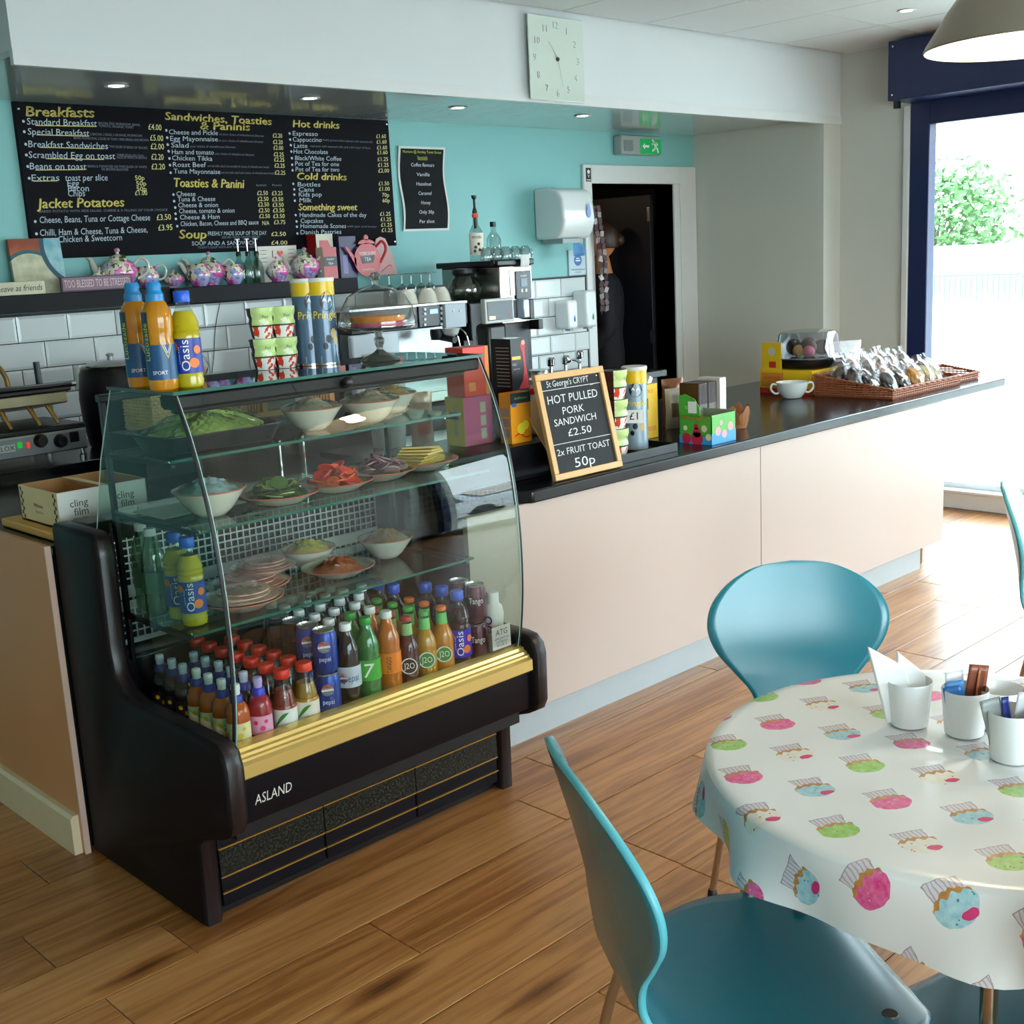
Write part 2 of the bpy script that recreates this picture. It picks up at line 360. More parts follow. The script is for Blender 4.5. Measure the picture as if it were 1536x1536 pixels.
# doorway: architrave, jambs, dark corridor, open door leaf
ARCH = mat('white_woodwork', 'DADCDA', .35, var=.03)
d1 = st(M().box(DX0-.075, DX0, YB-.02, YB, 0, 2.135).obj('door_1', ARCH, bevel=.004))
M().box(DX1+.09, 6.567+.06, YB-.02, YB, 0, 2.135).obj('frame', ARCH, d1, bevel=.004)
M().box(DX0, DX1+.09, YB-.02, YB, DZ+.02, 2.135).obj('frame', ARCH, d1, bevel=.004)
M().box(DX1+.03, DX1+.09, YB-.012, YB+.03, 0, DZ+.02).obj('frame', ARCH, d1, bevel=.003)
M().box(DX1, DX1+.03, YB+.0, YB+.12, 0, DZ+.02).obj('jamb', mat('cream_jamb', 'CFCBAE', .4), d1)
M().box(DX0, DX1+.03, YB+.0, YB+.12, DZ, DZ+.02).obj('jamb', mat('cream_jamb', 'CFCBAE', .4), d1)
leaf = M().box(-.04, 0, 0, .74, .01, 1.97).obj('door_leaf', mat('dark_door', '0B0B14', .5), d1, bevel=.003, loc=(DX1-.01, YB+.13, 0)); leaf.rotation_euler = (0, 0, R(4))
for z in (.25, 1.0, 1.8): M().box(-.045, -.035, .0, .02, z, z+.09).obj('hinge', STEEL, leaf)
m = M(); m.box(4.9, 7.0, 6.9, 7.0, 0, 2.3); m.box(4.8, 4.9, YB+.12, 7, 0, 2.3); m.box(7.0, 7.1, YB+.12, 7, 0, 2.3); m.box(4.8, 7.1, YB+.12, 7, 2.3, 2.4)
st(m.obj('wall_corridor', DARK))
cl_ = thing('corridor_lamp', 'small warm ceiling lamp inside the dark doorway', 'lamp', (5.35, 5.85, 2.29)); M().lathe([(.02, 0), (.09, -.02), (.10, -.05), (.06, -.075), (.001, -.08)], 20).obj('globe', glow('warm_globe', 'FFD9A0', 3), cl_)
ll = D.lights.new('corridor_bulb', 'POINT'); ll.energy = 2.5; ll.color = (1, .78, .45); ll.shadow_soft_size = .08; lo_ = D.objects.new('corridor_bulb', ll); COL.objects.link(lo_); lo_.parent = cl_; lo_.location = (0, 0, -.14)
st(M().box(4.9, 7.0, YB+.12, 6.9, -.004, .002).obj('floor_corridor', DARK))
# ================================================================== THE DISPLAY FRIDGE
def W(t):
    m = M(); m.T = Matrix.Translation(-Vector(t.location)); return m
CASE = thing('display_fridge', 'black curved glass refrigerated display case with a gold front rail, full of food and drinks', 'display fridge', (1.28, 2.54, 0))
g = G('brown_black_leatherette'); c = g.co(); BROWN = g.bsdf(g.mix(g.noise(c, 9, 3), '0C080A', '120C0E'), .55, 0, g.bump(g.voro(c, 350), .25, .0015), spec=.2)
EDGE = mat('brown_rubber_edge', '1E1315', .36, var=.15, bmp=.1)
FASC = mat('fascia_black', '0A0A12', .35, spec=.25); GOLD = mat('gold_anodised', 'E8C878', .24, .55, var=.03); GOLDL = mat('gold_line', 'B98A3A', .3, .6)
SHG = glass('shelf_glass', 'D6E8E0', 1.0); CG = glass('curved_glass', 'F3F9F6', 1.5, 0, 1.52, 0); SG = glass('side_glass', 'C6DACF', 1.1, 0, 1.52, 0); GE = mat('glass_edge_green', '0E5A4C', .15, spec=.8)
def sidepoly(k=0):
    """outline of the end panel in y, z"""
    return ([(2.54-k*0, .0), (2.535, .225), (2.515, .245)] + [(2.41, .282), (2.380, .298), (2.365, .328), (2.362, .47), (2.372, .505), (2.395, .525), (2.43, .53)]
            + [(2.80, .535), (2.86, .55), (2.895, .59), (2.905, .66), (2.90, .90), (2.905, .945), (2.93, .965), (3.16, .965), (3.16, 0)])
def inset(p, d):
    n = len(p); out = []
    for i in range(n):
        a, b, c = Vector(p[i-1]), Vector(p[i]), Vector(p[(i+1) % n]); e1 = (b-a).normalized(); e2 = (c-b).normalized()
        n1 = Vector((-e1.y, e1.x)); n2 = Vector((-e2.y, e2.x)); nn = (n1+n2); nn = nn.normalized() if nn.length > 1e-6 else n1
        out.append(tuple(b+nn*d/max(.5, nn.dot(n1))))
    return out
for nm, x0, x1 in (('side_panel', 1.285, 1.345), ('side_panel', 2.312, 2.372)):
    # orientation: the outline runs clockwise seen from +x, so the inside is on its left for (y, z)
    P0 = sidepoly(); P1 = inset(P0, -.012)
    m = W(CASE); n = len(P0); vs = [(x0, *p) for p in P1]+[(x0+.012, *p) for p in P0]+[(x1-.012, *p) for p in P0]+[(x1, *p) for p in P1]
    fs = [tuple(range(n)), tuple(range(3*n, 4*n))[::-1]]; mi = [0, 0]
    for r in range(3):
        for k in range(n): fs.append((r*n+k, (r+1)*n+k, (r+1)*n+(k+1) % n, r*n+(k+1) % n)); mi.append(1 if r == 1 else 0)
    m.add(vs, fs); m.i = mi; m.obj(nm, [BROWN, EDGE], CASE, fix=True, smooth=50)
x0, x1 = 1.345, 2.312
# plinth and louvre panels
W(CASE).box(x0, x1, 2.60, 3.14, .03, .25).obj('plinth', BLACK, CASE)
W(CASE).box(x0, x1, 2.565, 2.60, .05, .26).obj('plinth_front', FASC, CASE)
SPK = G('speckled_dark_vinyl'); c = SPK.co(); SPKM = SPK.bsdf(SPK.ramp(SPK.voro(c, 160), (.1, '1C201C'), (.4, '0C0E0E'), (.7, '262A24')), .22, 0, SPK.bump(SPK.noise(c, 240, 2), .25, .002), spec=.45)
for a, b in ((x0+.003, 1.665), (1.669, 1.985), (1.989, x1-.003)):
    v = W(CASE).box(a, b, 2.548, 2.566, .03, .245).obj('vent_panel', FASC, CASE, bevel=.003)
    W(CASE).box(a, b, 2.544, 2.550, .113, .187).obj('speckled_band', SPKM, v)
    for z in (.110, .187, .066): W(CASE).box(a, b, 2.5425, 2.548, z, z+.0035).obj('gold_line', GOLDL, v)
W(CASE).box(x0, x1, 2.575, 2.60, .0, .03).obj('kick_strip', BLACK, CASE)
for xx in (1.40, 2.24):
    for yy in (2.62, 3.05): W(CASE).lathe([(.02, 0), (.02, .008), (.012, .01), (.012, .035)], 14, (xx, yy, 0)).obj('foot', BLACK, CASE)
# fascia with maker's lettering
W(CASE).prism([(2.395, .306), (2.42, .298), (2.58, .25), (2.58, .43), (2.385, .43), (2.388, .33)], x0, x1, 'x').obj('fascia', FASC, CASE, fix=True, bevel=.002)
m = W(CASE); m.text('ASLAND', .036, (1.425, 2.3840, .362), mi=0, fit=.105, shear=.12); m.obj('lettering', mat('silver_print', 'D6D3CE', .4), CASE, smooth=0)
# gold rail: stepped extrusion
W(CASE).prism([(2.378, .425), (2.372, .43), (2.372, .462), (2.383, .468), (2.384, .474), (2.392, .476), (2.394, .483), (2.404, .485), (2.407, .493), (2.425, .497), (2.44, .497), (2.44, .425)], x0, x1, 'x').obj('gold_rail', GOLD, CASE, fix=True, smooth=20)
# tub: deck, back wall, inner liner
LIN = mat('liner_dark', '14181C', .3)
W(CASE).box(x0, x1, 2.44, 3.14, .25, .468).obj('deck', LIN, CASE)
W(CASE).box(x0, x1, 3.10, 3.16, .468, .90).obj('back_wall', LIN, CASE)
W(CASE).box(x0, x1, 2.98, 3.10, .468, .60).obj('evaporator_cover', LIN, CASE, bevel=.01)
# punched silver grille on the back, real strips
GR = mat('grille_silver', 'B9BCBA', .35, .8); m = W(CASE)
for k in range(45):
    xx = 1.36+k*.0214; m.box(xx, xx+.004, 3.055, 3.060, .62, .925)
for k in range(15):
    zz = .62+k*.0214; m.box(1.36, 2.30, 3.0545, 3.0605, zz, zz+.004)
m.box(1.36, 2.30, 3.053, 3.062, .74, .775); m.box(1.36, 2.30, 3.053, 3.062, .61, .622)
tag(m.obj('back_grille', GR, CASE, smooth=0), kind='stuff')
# work top behind and shelf brackets
W(CASE).box(x0, x1, 3.06, 3.16, .90, .965).obj('rear_ledge', BLACK, CASE, bevel=.005)
# curved front glass
PR = [(2.422, .492), (2.408, .56), (2.396, .66), (2.392, .76), (2.394, .86), (2.402, .95), (2.418, 1.05), (2.442, 1.14), (2.475, 1.235), (2.522, 1.332)]
pr = [tuple(v) for v in bez([(p[0], p[1], 0) for p in PR], 4)]
GX0, GX1 = 1.352, 2.306
m = W(CASE); n = len(pr)
m.grid(lambda u, v: (GX0+(GX1-GX0)*u, pr[min(n-1, int(round(v*(n-1))))][0], pr[min(n-1, int(round(v*(n-1))))][1]), 1, n-1)
m.obj('front_glass', CG, CASE, smooth=80)
# dark seals along the two curved edges and the bright glass edge beside them
for xx in (GX0-.001, GX1+.001):
    W(CASE).tube([(xx, p[0]-.001, p[1]) for p in pr], .0042, 6).obj('edge_seal', BLACK, CASE)
    s = -1 if xx < 1.5 else 1
    W(CASE).tube([(xx+.006*-s, p[0]-.003, p[1]) for p in pr], .0014, 5).obj('glass_edge', mat('glass_edge_pale', 'A9C9C2', .1, spec=.8), CASE)
# side glasses with polished back edges
for xx in (GX0, GX1):
    poly = [(p[0]+.004, p[1]) for p in pr] + [(2.846, 1.332), (2.946, 1.148), (3.02, .955), (2.91, .955), (2.905, .66), (2.86, .545), (2.44, .53)]
    m = W(CASE); m.add([(xx, *p) for p in poly], [tuple(range(len(poly)))]); m.obj('side_glass', SG, CASE, smooth=0)
    W(CASE).tube([(xx, 2.846, 1.332), (xx, 2.946, 1.148), (xx, 3.02, .955)], .0018, 6).obj('glass_edge', mat('glass_edge_pale', 'A9C9C2', .1, spec=.8), CASE)
# top glass, front beam with knob
t = W(CASE).box(1.345, 2.315, 2.515, 2.85, 1.334, 1.342).obj('top_glass', glass('top_glass_mat', 'A8C8BC', 1.3, 0, 1.52, .05), CASE, smooth=0)
W(CASE).box(1.345, 2.315, 2.512, 2.515, 1.334, 1.342).obj('glass_edge', GE, CASE, smooth=0)
W(CASE).prism([(2.530, 1.298), (2.520, 1.304), (2.520, 1.328), (2.530, 1.333), (2.59, 1.333), (2.60, 1.325), (2.60, 1.305), (2.588, 1.297)], GX0+.004, GX1-.004, 'x').obj('top_beam', mat('beam_charcoal', '111218', .45, spec=.25), CASE, fix=True)
W(CASE).box(GX0+.02, GX1-.02, 2.56, 2.592, 1.284, 1.297).obj('lamp_tube', mat('lamp_housing', '1E2126', .3), CASE, bevel=.006)
k = M().lathe([(.004, 0), (.009, .004), (.0145, .012), (.0145, .018), (.010, .025), (.004, .028)], 18).obj('knob', BLACK, CASE, loc=(1.83-1.28, 2.519-2.54, 1.315)); k.rotation_euler = (R(90), 0, 0)
# glass shelves on posts
def shelf(y0, y1, z, xa=GX0+.012, xb=GX1-.012, nm='shelf'):
    s = W(CASE).box(xa, xb, y0+.003, y1, z-.007, z).obj(nm, SHG, CASE, smooth=0)
    W(CASE).box(xa, xb, y0, y0+.003, z-.007, z).obj('polished_edge', GE, s, smooth=0)
    for xx in (xa+.02, xb-.02): W(CASE).lathe([(.006, -.018), (.006, -.0075), (.009, -.0072)], 12, (xx, y0+.05, z)).obj('stud', CHROME, s)
SH1, SH2, SH3 = 1.172, 1.015, .742
shelf(2.60, 2.90, SH1); shelf(2.49, 2.95, SH2); shelf(2.58, 3.02, SH3)
for xx in (1.37, 2.285):
    W(CASE).box(xx-.006, xx+.006, 2.93, 2.95, .60, 1.30).obj('post', BLACK, CASE, bevel=.002)
    W(CASE).box(xx-.006, xx+.006, 2.60, 2.94, 1.152, 1.163).obj('bracket', BLACK, CASE, bevel=.002)
    W(CASE).box(xx-.006, xx+.006, 2.52, 2.94, .995, 1.007).obj('bracket', BLACK, CASE, bevel=.002)
    W(CASE).box(xx-.006, xx+.006, 2.60, 2.94, .72, .734).obj('bracket', BLACK, CASE, bevel=.002)
W(CASE).box(1.36, 2.30, 2.925, 2.955, 1.296, 1.315).obj('rear_rail', BLACK, CASE, bevel=.003)
W(CASE).box(1.36, 2.30, 2.955, 2.965, .93, .975).obj('rear_rail', BLACK, CASE, bevel=.003)
W(CASE).box(1.66, 1.98, 2.975, 2.979, .975, 1.245).obj('sliding_door', glass('door_glass', 'B8C8C2', 1.0), CASE, smooth=0)
# sticker in the lower right corner of the glass
m = W(CASE); m.box(2.20, 2.272, 2.4165, 2.4185, .508, .575); m.obj('sticker', mat('sticker_white', 'C9C9C5', .4), CASE, smooth=0)
m = W(CASE); m.text('ATG', .024, (2.236, 2.4155, .556), fit=.045, shear=.1)
for k, t in enumerate(('REFRIGERATION', 'CATERING', '0113 2')): m.text(t, .009, (2.236, 2.4155, .538-k*.010), fit=.055-.008*k)
m.obj('sticker_print', mat('print_black', '1B1B1B', .5), CASE, smooth=0)

# ------------------------------------------------------------------ drinks
TX = lambda n, c, r=.4: mat(n, c, r)
CLEAR = glass('pet_clear', 'E9F2EF', 1.0, .02, 1.45, .02)
def liq(n, c): return mat(n, c, .08, var=.08, spec=.6, trans=.35, ior=1.34, coat=.5)
WHT = TX('print_white', 'F2F2F0'); NVY = TX('print_navy', '16246B'); 
KINDS = {}
def kind(name, parts):
    KINDS[name] = []
    for pn, m, mats, sm, sub in parts:
        me = m.mesh(pn, mats, sm); me.transform(Matrix.Rotation(R(-37), 4, 'Z')); KINDS[name].append((pn, me, sub))
def place(kindname, x, y, z, label, cat='bottle', group=None, rz=0, objname=None, tilt=None):
    t = thing(objname or kindname, label, cat, (x, y, z), R(rz), group)
    last = None
    for pn, me, sub in KINDS[kindname]:
        o = D.objects.new(pn, me); COL.objects.link(o); o.parent = last if sub and last else t
        if not sub: last = o
    return t
def wrapband(r0, z0, z1, a0=-PI, a1=PI, seg=28, rf=None):
    """a sleeve label round a bottle; angle 0 faces -y"""
    m = M()
    def f(u, v):
        a = a0+(a1-a0)*u; z = z0+(z1-z0)*v; r = (rf(z) if rf else r0)
        return (r*math.sin(a), -r*math.cos(a), z)
    return m.grid(f, seg, 6)
def lab(m, t, size, z, r, mi=0, fit=0, ang=0, vert=False, shear=0):
    """lettering wrapped on a cylinder of radius r, facing -y turned by ang"""
    T0 = m.T; m.T = Matrix.Rotation(ang, 4, 'Z') @ (Matrix.Identity(4))
    if vert:
        vs, fs = textgeo(t); x0 = min(v[0] for v in vs); x1 = max(v[0] for v in vs); k = fit/((x1-x0)) if fit else size; out = []
        for a, b in vs:
            py = (a-(x0+x1)/2)*k; px = -b*size; th = px/r; out.append((r*math.sin(th), -r*math.cos(th), z+py))
        m.add(out, fs, mi)
    else: m.text(t, size, (0, -r, z), (1, 0, 0), (0, 0, 1), mi, bend=r, fit=fit, shear=shear)
    m.T = T0; return m
def capm(r, z0, z1, seg=18): return M().lathe([(r*.96, z0), (r, z0+.002), (r, z1-.003), (r*.9, z1)], seg, wob=lambda a, j: 1+.012*math.cos(18*a))
# oasis-like squash bottle, .225 tall
def oasis(nm, liqc, labc, capc, txt='Oasis', fru=True):
    b = M().lathe([(.026, 0), (.031, .004), (.033, .02), (.031, .026), (.033, .034), (.033, .118), (.0335, .125), (.031, .131), (.0335, .137), (.031, .143), (.033, .149), (.028, .165), (.021, .180)], 24)
    n = M().lathe([(.021, .180), (.016, .190), (.016, .206)], 20, cap=False)
    l = wrapband(.0336, .036, .117); p = M()
    lab(p, txt, .030, .078, .0342, 0, fit=.072, vert=True); lab(p, 'summer fruits', .006, .078, .0342, 0, fit=.04, ang=-.45, vert=True)
    q = M()
    if fru:
        for a, z, r in ((.55, .06, .012), (-.75, .10, .010), (.85, .09, .010)): q.T = Matrix.Rotation(a, 4, 'Z'); q.disc((0, -.0345, z), r, (0, -1, 0), 0, 14)
        q.T = Matrix.Identity(4)
    kind(nm, [('liquid', b, liq(nm+'_liquid', liqc), 35, 0), ('neck', n, CLEAR, 35, 0), ('cap', capm(.0185, .200, .226), mat(nm+'_cap', capc, .35), 35, 0), ('label', l, TX(nm+'_label', labc), 35, 0), ('lettering', p, WHT, 0, 1)] + ([('fruit_print', q, TX('fruit_orange', 'F07A2A'), 0, 1)] if fru else []))
oasis('squash_bottle', 'D8C81E', '1D3A9C', '1F5FD8'); oasis('berry_squash_bottle', '3A1418', '3B24B8', '2C55C8')
# lucozade-like sports bottle .25
g = G('sport_label'); x, y, z = g.xyz(g.co()); a = g.m('ABSOLUTE', x); vv = (z-.075) - a*2.6
SPL = g.bsdf(g.mix(g.m('MULTIPLY', vv > 0.0, vv < .006), g.mix(g.m('MULTIPLY', vv > .012, vv < .015), '17507E', 'E9EEF0'), 'D9B23A'), .35)
b = M().lathe([(.026, 0), (.032, .005), (.034, .02), (.034, .11), (.031, .125), (.034, .14), (.035, .165), (.033, .185), (.024, .203), (.018, .21)], 24)
l = wrapband(.0346, .028, .108); c1 = M().lathe([(.021, .205), (.021, .222), (.018, .226), (.0165, .232), (.0175, .243), (.014, .250)], 20)
p = M(); lab(p, 'SPORT', .012, .044, .0352, fit=.035); q = M(); lab(q, 'Lucozade', .02, .115, .0362, fit=.085, ang=-.75, vert=True)
shl = M().grid(lambda u, v: ((.0356)*math.sin(-1.25+.75*u), -(.0356)*math.cos(-1.25+.75*u), .108+.075*v), 8, 6)
kind('sports_drink', [('liquid', b, liq('sport_liquid', 'E0960F'), 35, 0), ('label', l, SPL, 35, 0), ('lettering', p, WHT, 0, 1), ('side_label', shl, TX('sport_dark', '123A52'), 35, 0), ('lettering', q, TX('print_lime', 'C8D42A'), 0, 1), ('cap', c1, mat('sport_cap', '1E86C8', .35), 35, 0)])
# kids' sports-cap bottle .165
def shoot(nm, liqc, capc, labc, tip='E9EDF2'):
    b = M().lathe([(.025, 0), (.029, .004), (.0295, .03), (.028, .05), (.0295, .07), (.029, .088), (.024, .105), (.015, .115)], 20)
    cp = M().lathe([(.0165, .112), (.0165, .128), (.013, .133)], 18); tp = M().lathe([(.0105, .133), (.0105, .142), (.012, .147), (.011, .158), (.006, .160)], 16)
    l = wrapband(.0300, .018, .066, -1.3, 1.3, 18, rf=lambda z: .0303); q = M()
    for a, z, r in ((.2, .035, .007), (-.35, .05, .006), (.5, .052, .005)): q.T = Matrix.Rotation(a, 4, 'Z'); q.disc((0, -.0309, z), r, (0, -1, 0), 0, 10)
    q.T = Matrix.Identity(4)
    kind(nm, [('liquid', b, liq(nm+'_liquid', liqc), 35, 0), ('label', l, TX(nm+'_lab', labc), 35, 0), ('fruit_print', q, TX(nm+'_fr', 'F2C21E' if labc != 'F0A8C8' else 'E2387A'), 0, 1), ('cap', cp, mat(nm+'_cap', capc, .35), 35, 0), ('spout', tp, mat(nm+'_tip', tip, .3), 35, 0)])
shoot('orange_kids_drink', 'E8690A', '1C2F9E', 'F3E3B0'); shoot('pink_kids_drink', 'C41E3C', '2A2FC0', 'F0A8C8', 'B9A8E0'); shoot('blackcurrant_kids_drink', '2A0F16', '26348F', '3A2030', 'C9D2E6')
# fruit water with red cap .165
def still(nm, liqc, lc, capc='E02A18'):
    b = M().lathe([(.026, 0), (.031, .004), (.031, .066), (.0295, .07)], 22)
    up = M().lathe([(.0295, .07), (.028, .090), (.021, .118), (.0185, .130), (.0185, .140)], 22, cap=False)
    b2 = M().lathe([(.028, .0705), (.0265, .089), (.0215, .108)], 22)
    l = wrapband(.0315, .006, .062); q = M().grid(lambda u, v: (.0320*math.sin(-.9+1.3*u), -.0320*math.cos(-.9+1.3*u), .014+.040*u+.013*v*math.sin(PI*u)), 14, 3)
    kind(nm, [('liquid', b, liq(nm+'_liquid', liqc), 35, 0), ('liquid', b2, liq(nm+'_liquid2', liqc), 35, 0), ('neck', up, CLEAR, 35, 0), ('label', l, TX(nm+'_lab', lc), 35, 0), ('leaf_print', q, TX('leaf_green', '2E8B3A'), 35, 1), ('cap', capm(.0205, .138, .160, 22), mat(nm+'_cap', capc, .4), 35, 0)])
still('strawberry_water', 'B8342A', 'F3F3EE'); still('orange_juice', 'E8A013', 'F1E3D4', 'E8401A'); still('dark_fruit_water', '2A1512', '23281E')
# cola / lemonade 500ml .225
def pop(nm, liqc, labc, capc, txt=None, txtc=None, gls=None, roundel=None, fit=.04, vert=False, ts=.028):
    prof = [(.022, 0), (.031, .006), (.0325, .02), (.0315, .05), (.0325, .060), (.0325, .118), (.031, .130), (.0325, .145), (.029, .165), (.021, .188), (.0145, .203), (.0135, .212)]
    sh = M().lathe(prof, 24, cap=True); ps = [('bottle_wall', sh, gls or liq(nm+'_liquid', liqc), 35, 0)]
    l = wrapband(.0332, .061, .117); ps.append(('label', l, TX(nm+'_lab', labc, .3), 35, 0))
    if roundel:
        q = M()
        for c_, a0, a1 in roundel:
            q.T = Matrix.Rotation(-.45, 4, 'Z'); n = 12; vs = [(.014*math.cos(a0+(a1-a0)*k/n), -.0342, .088+.014*math.sin(a0+(a1-a0)*k/n)) for k in range(n+1)]; q.add(vs, [tuple(range(n+1))], c_)
        q.T = Matrix.Identity(4); ps.append(('roundel', q, [TX('rd_red', 'D8323A'), WHT, NVY], 0, 1))
    if txt:
        p = M(); p.text('7', ts, (0, -.0347, .088), fit=fit, shear=.15) if txt == '7' else lab(p, txt, ts if not vert else .020, .086, .034, fit=fit, vert=vert, ang=.25 if roundel else 0, shear=.15); ps.append(('lettering', p, TX(nm+'_txt', txtc), 0, 1))
    ps.append(('cap', capm(.0155, .209, .228), mat(nm+'_cap', capc, .35), 35, 0)); kind(nm, ps)
RND = [(1, 0, 2*PI), (0, .25, PI-.1), (2, PI+.25, 2*PI-.1)]
pop('diet_cola', '140A08', 'C3CBD6', 'F0F0F0', 'pepsi', '2A4A9A', roundel=RND); pop('cola', '120806', '2A1216', 'E8E8EA')
pop('lemonade', '1E7A36', '43A83C', '1E9A3E', '7', 'F4F6F2', gls=mat('green_pet', '2C9A48', .08, trans=.5, spec=.6, coat=.5), fit=.026, ts=.055)
pop('orange_fizz', 'E07A12', 'F0831E', 'E8E8EA', 'TANGO', '20180F', fit=.046, vert=True)
g0 = G('green_pet_empty'); pop('water_bottle', '9FC8A8', '3E6E4A', 'E9EDEA', gls=glass('pale_green_pet', 'A8D0B0', 1.5, .03, 1.5, .08))
# juice glass bottle .205
def j2(nm, liqc, capc):
    b = M().lathe([(.026, 0), (.0300, .004), (.0305, .10), (.028, .118), (.0175, .142), (.0135, .150)], 24)
    n = M().lathe([(.0135, .150), (.0125, .188)], 20, cap=False)
    l = wrapband(.031, .050, .052+.05, -.62, .62, 12); q = M(); q.disc((0, -.0325, .064), .023, (0, -1, 0), 0, 22); q2 = M(); q2.disc((0, -.0328, .064), .020, (0, -1, 0), 0, 22)
    p = M(); p.text('J2O', .024, (0, -.0334, .064), fit=.030)
    sl = wrapband(.0150, .146, .178, rf=lambda z: .0165-(z-.146)*.06); c = M().lathe([(.0135, .183), (.0150, .185), (.0150, .193), (.012, .196)], 18)
    kind(nm, [('liquid', b, liq(nm+'_liquid', liqc), 35, 0), ('neck', n, CLEAR, 35, 0), ('label', q, TX('print_white2', 'E8EDE6'), 0, 0), ('roundel', q2, TX(nm+'_rd', '4E8A3A' if nm != 'dark_juice' else '3A2320'), 0, 1), ('lettering', p, WHT, 0, 1), ('neck_label', sl, TX(nm+'_nl', '6FC06A' if nm != 'dark_juice' else '8AB87A'), 35, 0), ('cap', c, mat(nm+'_cap', capc, .3), 35, 0)])
j2('dark_juice', '5A1F18', 'B84A4A'); j2('yellow_juice', 'D79A1C', '58B05A'); j2('orange_j_juice', 'E8941A', 'E87A3A')
# cans .115
def can(nm, c, txt, tc, ang=0, fit=.03, roundel=False):
    b = M().lathe([(.024, 0), (.029, .006), (.0315, .012), (.0325, .018), (.0325, .098), (.028, .110)], 26)
    l = M().lathe([(.028, .110), (.0285, .114), (.0265, .115), (.0255, .111), (.001, .1105)], 26, cap=False); l.cbox((0, -.006, .112), (.010, .018, .0012))
    ps = [('can_wall', b, mat(nm+'_alu', c, .25, .35, var=.12), 35, 0), ('lid', l, mat('alu', 'C9CBCD', .2, .9), 35, 0)]
    if roundel:
        q = M()
        for c_, a0, a1 in RND: n = 12; q.add([(.016*math.cos(a0+(a1-a0)*k/n), -.0342, .075+.016*math.sin(a0+(a1-a0)*k/n)) for k in range(n+1)], [tuple(range(n+1))], c_)
        ps.append(('roundel', q, [TX('rd_red', 'D8323A'), WHT, NVY], 0, 0))
    p = M(); lab(p, txt, .018 if roundel else .026, .042 if roundel else .07, .0332, fit=fit, shear=0); ps.append(('lettering', p, TX(nm+'_txt', tc), 0, 0)); kind(nm, ps)
can('cola_can', '1B3F96', 'pepsi', 'DCE6F5', roundel=True); can('cherry_can', '4A1626', 'Tango', 'F0F0F0', fit=.042); can('black_can', '151317', 'cola', '8A2A2A'); 
# milkshake .20
b = M().lathe([(.026, 0), (.031, .005), (.031, .05), (.027, .075), (.029, .10), (.031, .125), (.027, .148), (.0175, .158)], 24); q = M()
for a, z, r, r2 in ((-.6, .112, .013, .008), (-.6, .085, .012, .007)): q.T = Matrix.Rotation(a, 4, 'Z'); q.add([(rr*math.cos(2*PI*k/18), -.0325, z+rr*math.sin(2*PI*k/18)) for rr in (r, r2) for k in range(18)], [(k, (k+1) % 18, 18+(k+1) % 18, 18+k) for k in range(18)])
q.T = Matrix.Identity(4); spl = M().grid(lambda u, v: (.0325*math.sin(-.2+1.1*u), -.0325*math.cos(-.2+1.1*u), .03+.055*v*math.sin(PI*(.15+.7*u))), 10, 5)
kind('milkshake', [('bottle_wall', b, mat('shake_white', 'ECEAE6', .3), 35, 0), ('cap', capm(.0185, .155, .19), mat('shake_cap', 'F1F0EE', .35), 35, 0), ('ring_print', q, TX('ring_purple', '5B2A8A'), 0, 0), ('splash_print', spl, TX('splash_brown', 'A5683A'), 35, 0)])
# columns of drinks on the deck: x, list from the front
ZD = .469; ordn = ['front', 'second from the front', 'third from the front', 'fourth from the front', 'fifth from the front', 'sixth from the front', 'seventh from the front', 'rearmost']
cols = [(1.402, ['orange_kids_drink']*4+['blackcurrant_kids_drink']*3, 'at the deck\'s left end'),
        (1.468, ['pink_kids_drink']+['blackcurrant_kids_drink']*5, 'in column behind the pink one'),
        (1.536, ['strawberry_water']+['dark_fruit_water']*6, 'in the red fruit water column'),
        (1.604, ['orange_juice']+['dark_fruit_water']*5, 'in the bright juice column'),
        (1.671, ['CC', 'CC', 'BC', 'BC', 'BC'], 'in the blue can column'),
        (1.739, ['diet_cola']+['cola']*5, 'in the silver label column'),
        (1.807, ['lemonade', 'lemonade', 'cola', 'cola', 'cola', 'cola'], 'in the green lemonade column'),
        (1.874, ['orange_fizz', 'orange_fizz']+['cola']*4, 'in the orange fizz column'),
        (1.940, ['dark_juice']*3+['cola']*2+['cola'], 'in the dark juice column'),
        (2.004, ['yellow_juice']*4+['cola'], 'in the yellow juice column'),
        (2.067, ['orange_j_juice']*3+['berry_squash_bottle']*2, 'in the orange juice column'),
        (2.132, ['berry_squash_bottle']*2+['berry_squash_bottle'], 'in the purple squash column'),
        (2.199, ['HC', 'HC'], 'in the cherry can column'),
        (2.264, ['milkshake'], 'at the right end of the deck')]
desc = {'orange_kids_drink': 'small orange drink', 'blackcurrant_kids_drink': 'small dark purple drink', 'pink_kids_drink': 'small pink drink bottle',
        'strawberry_water': 'red fruit water bottle', 'dark_fruit_water': 'red capped dark bottle', 'orange_juice': 'red capped juice bottle',
        'diet_cola': 'silver label cola bottle', 'cola': 'white capped cola bottle', 'lemonade': 'green lemonade bottle', 'orange_fizz': 'orange labelled fizzy drink bottle',
        'dark_juice': 'dark red juice glass bottle', 'yellow_juice': 'yellow juice glass bottle', 'orange_j_juice': 'orange juice glass bottle with round label', 'berry_squash_bottle': 'blue capped squash bottle', 'milkshake': 'white milkshake bottle with purple rings'}
wd = {'orange_kids_drink': .06, 'blackcurrant_kids_drink': .06, 'pink_kids_drink': .062}
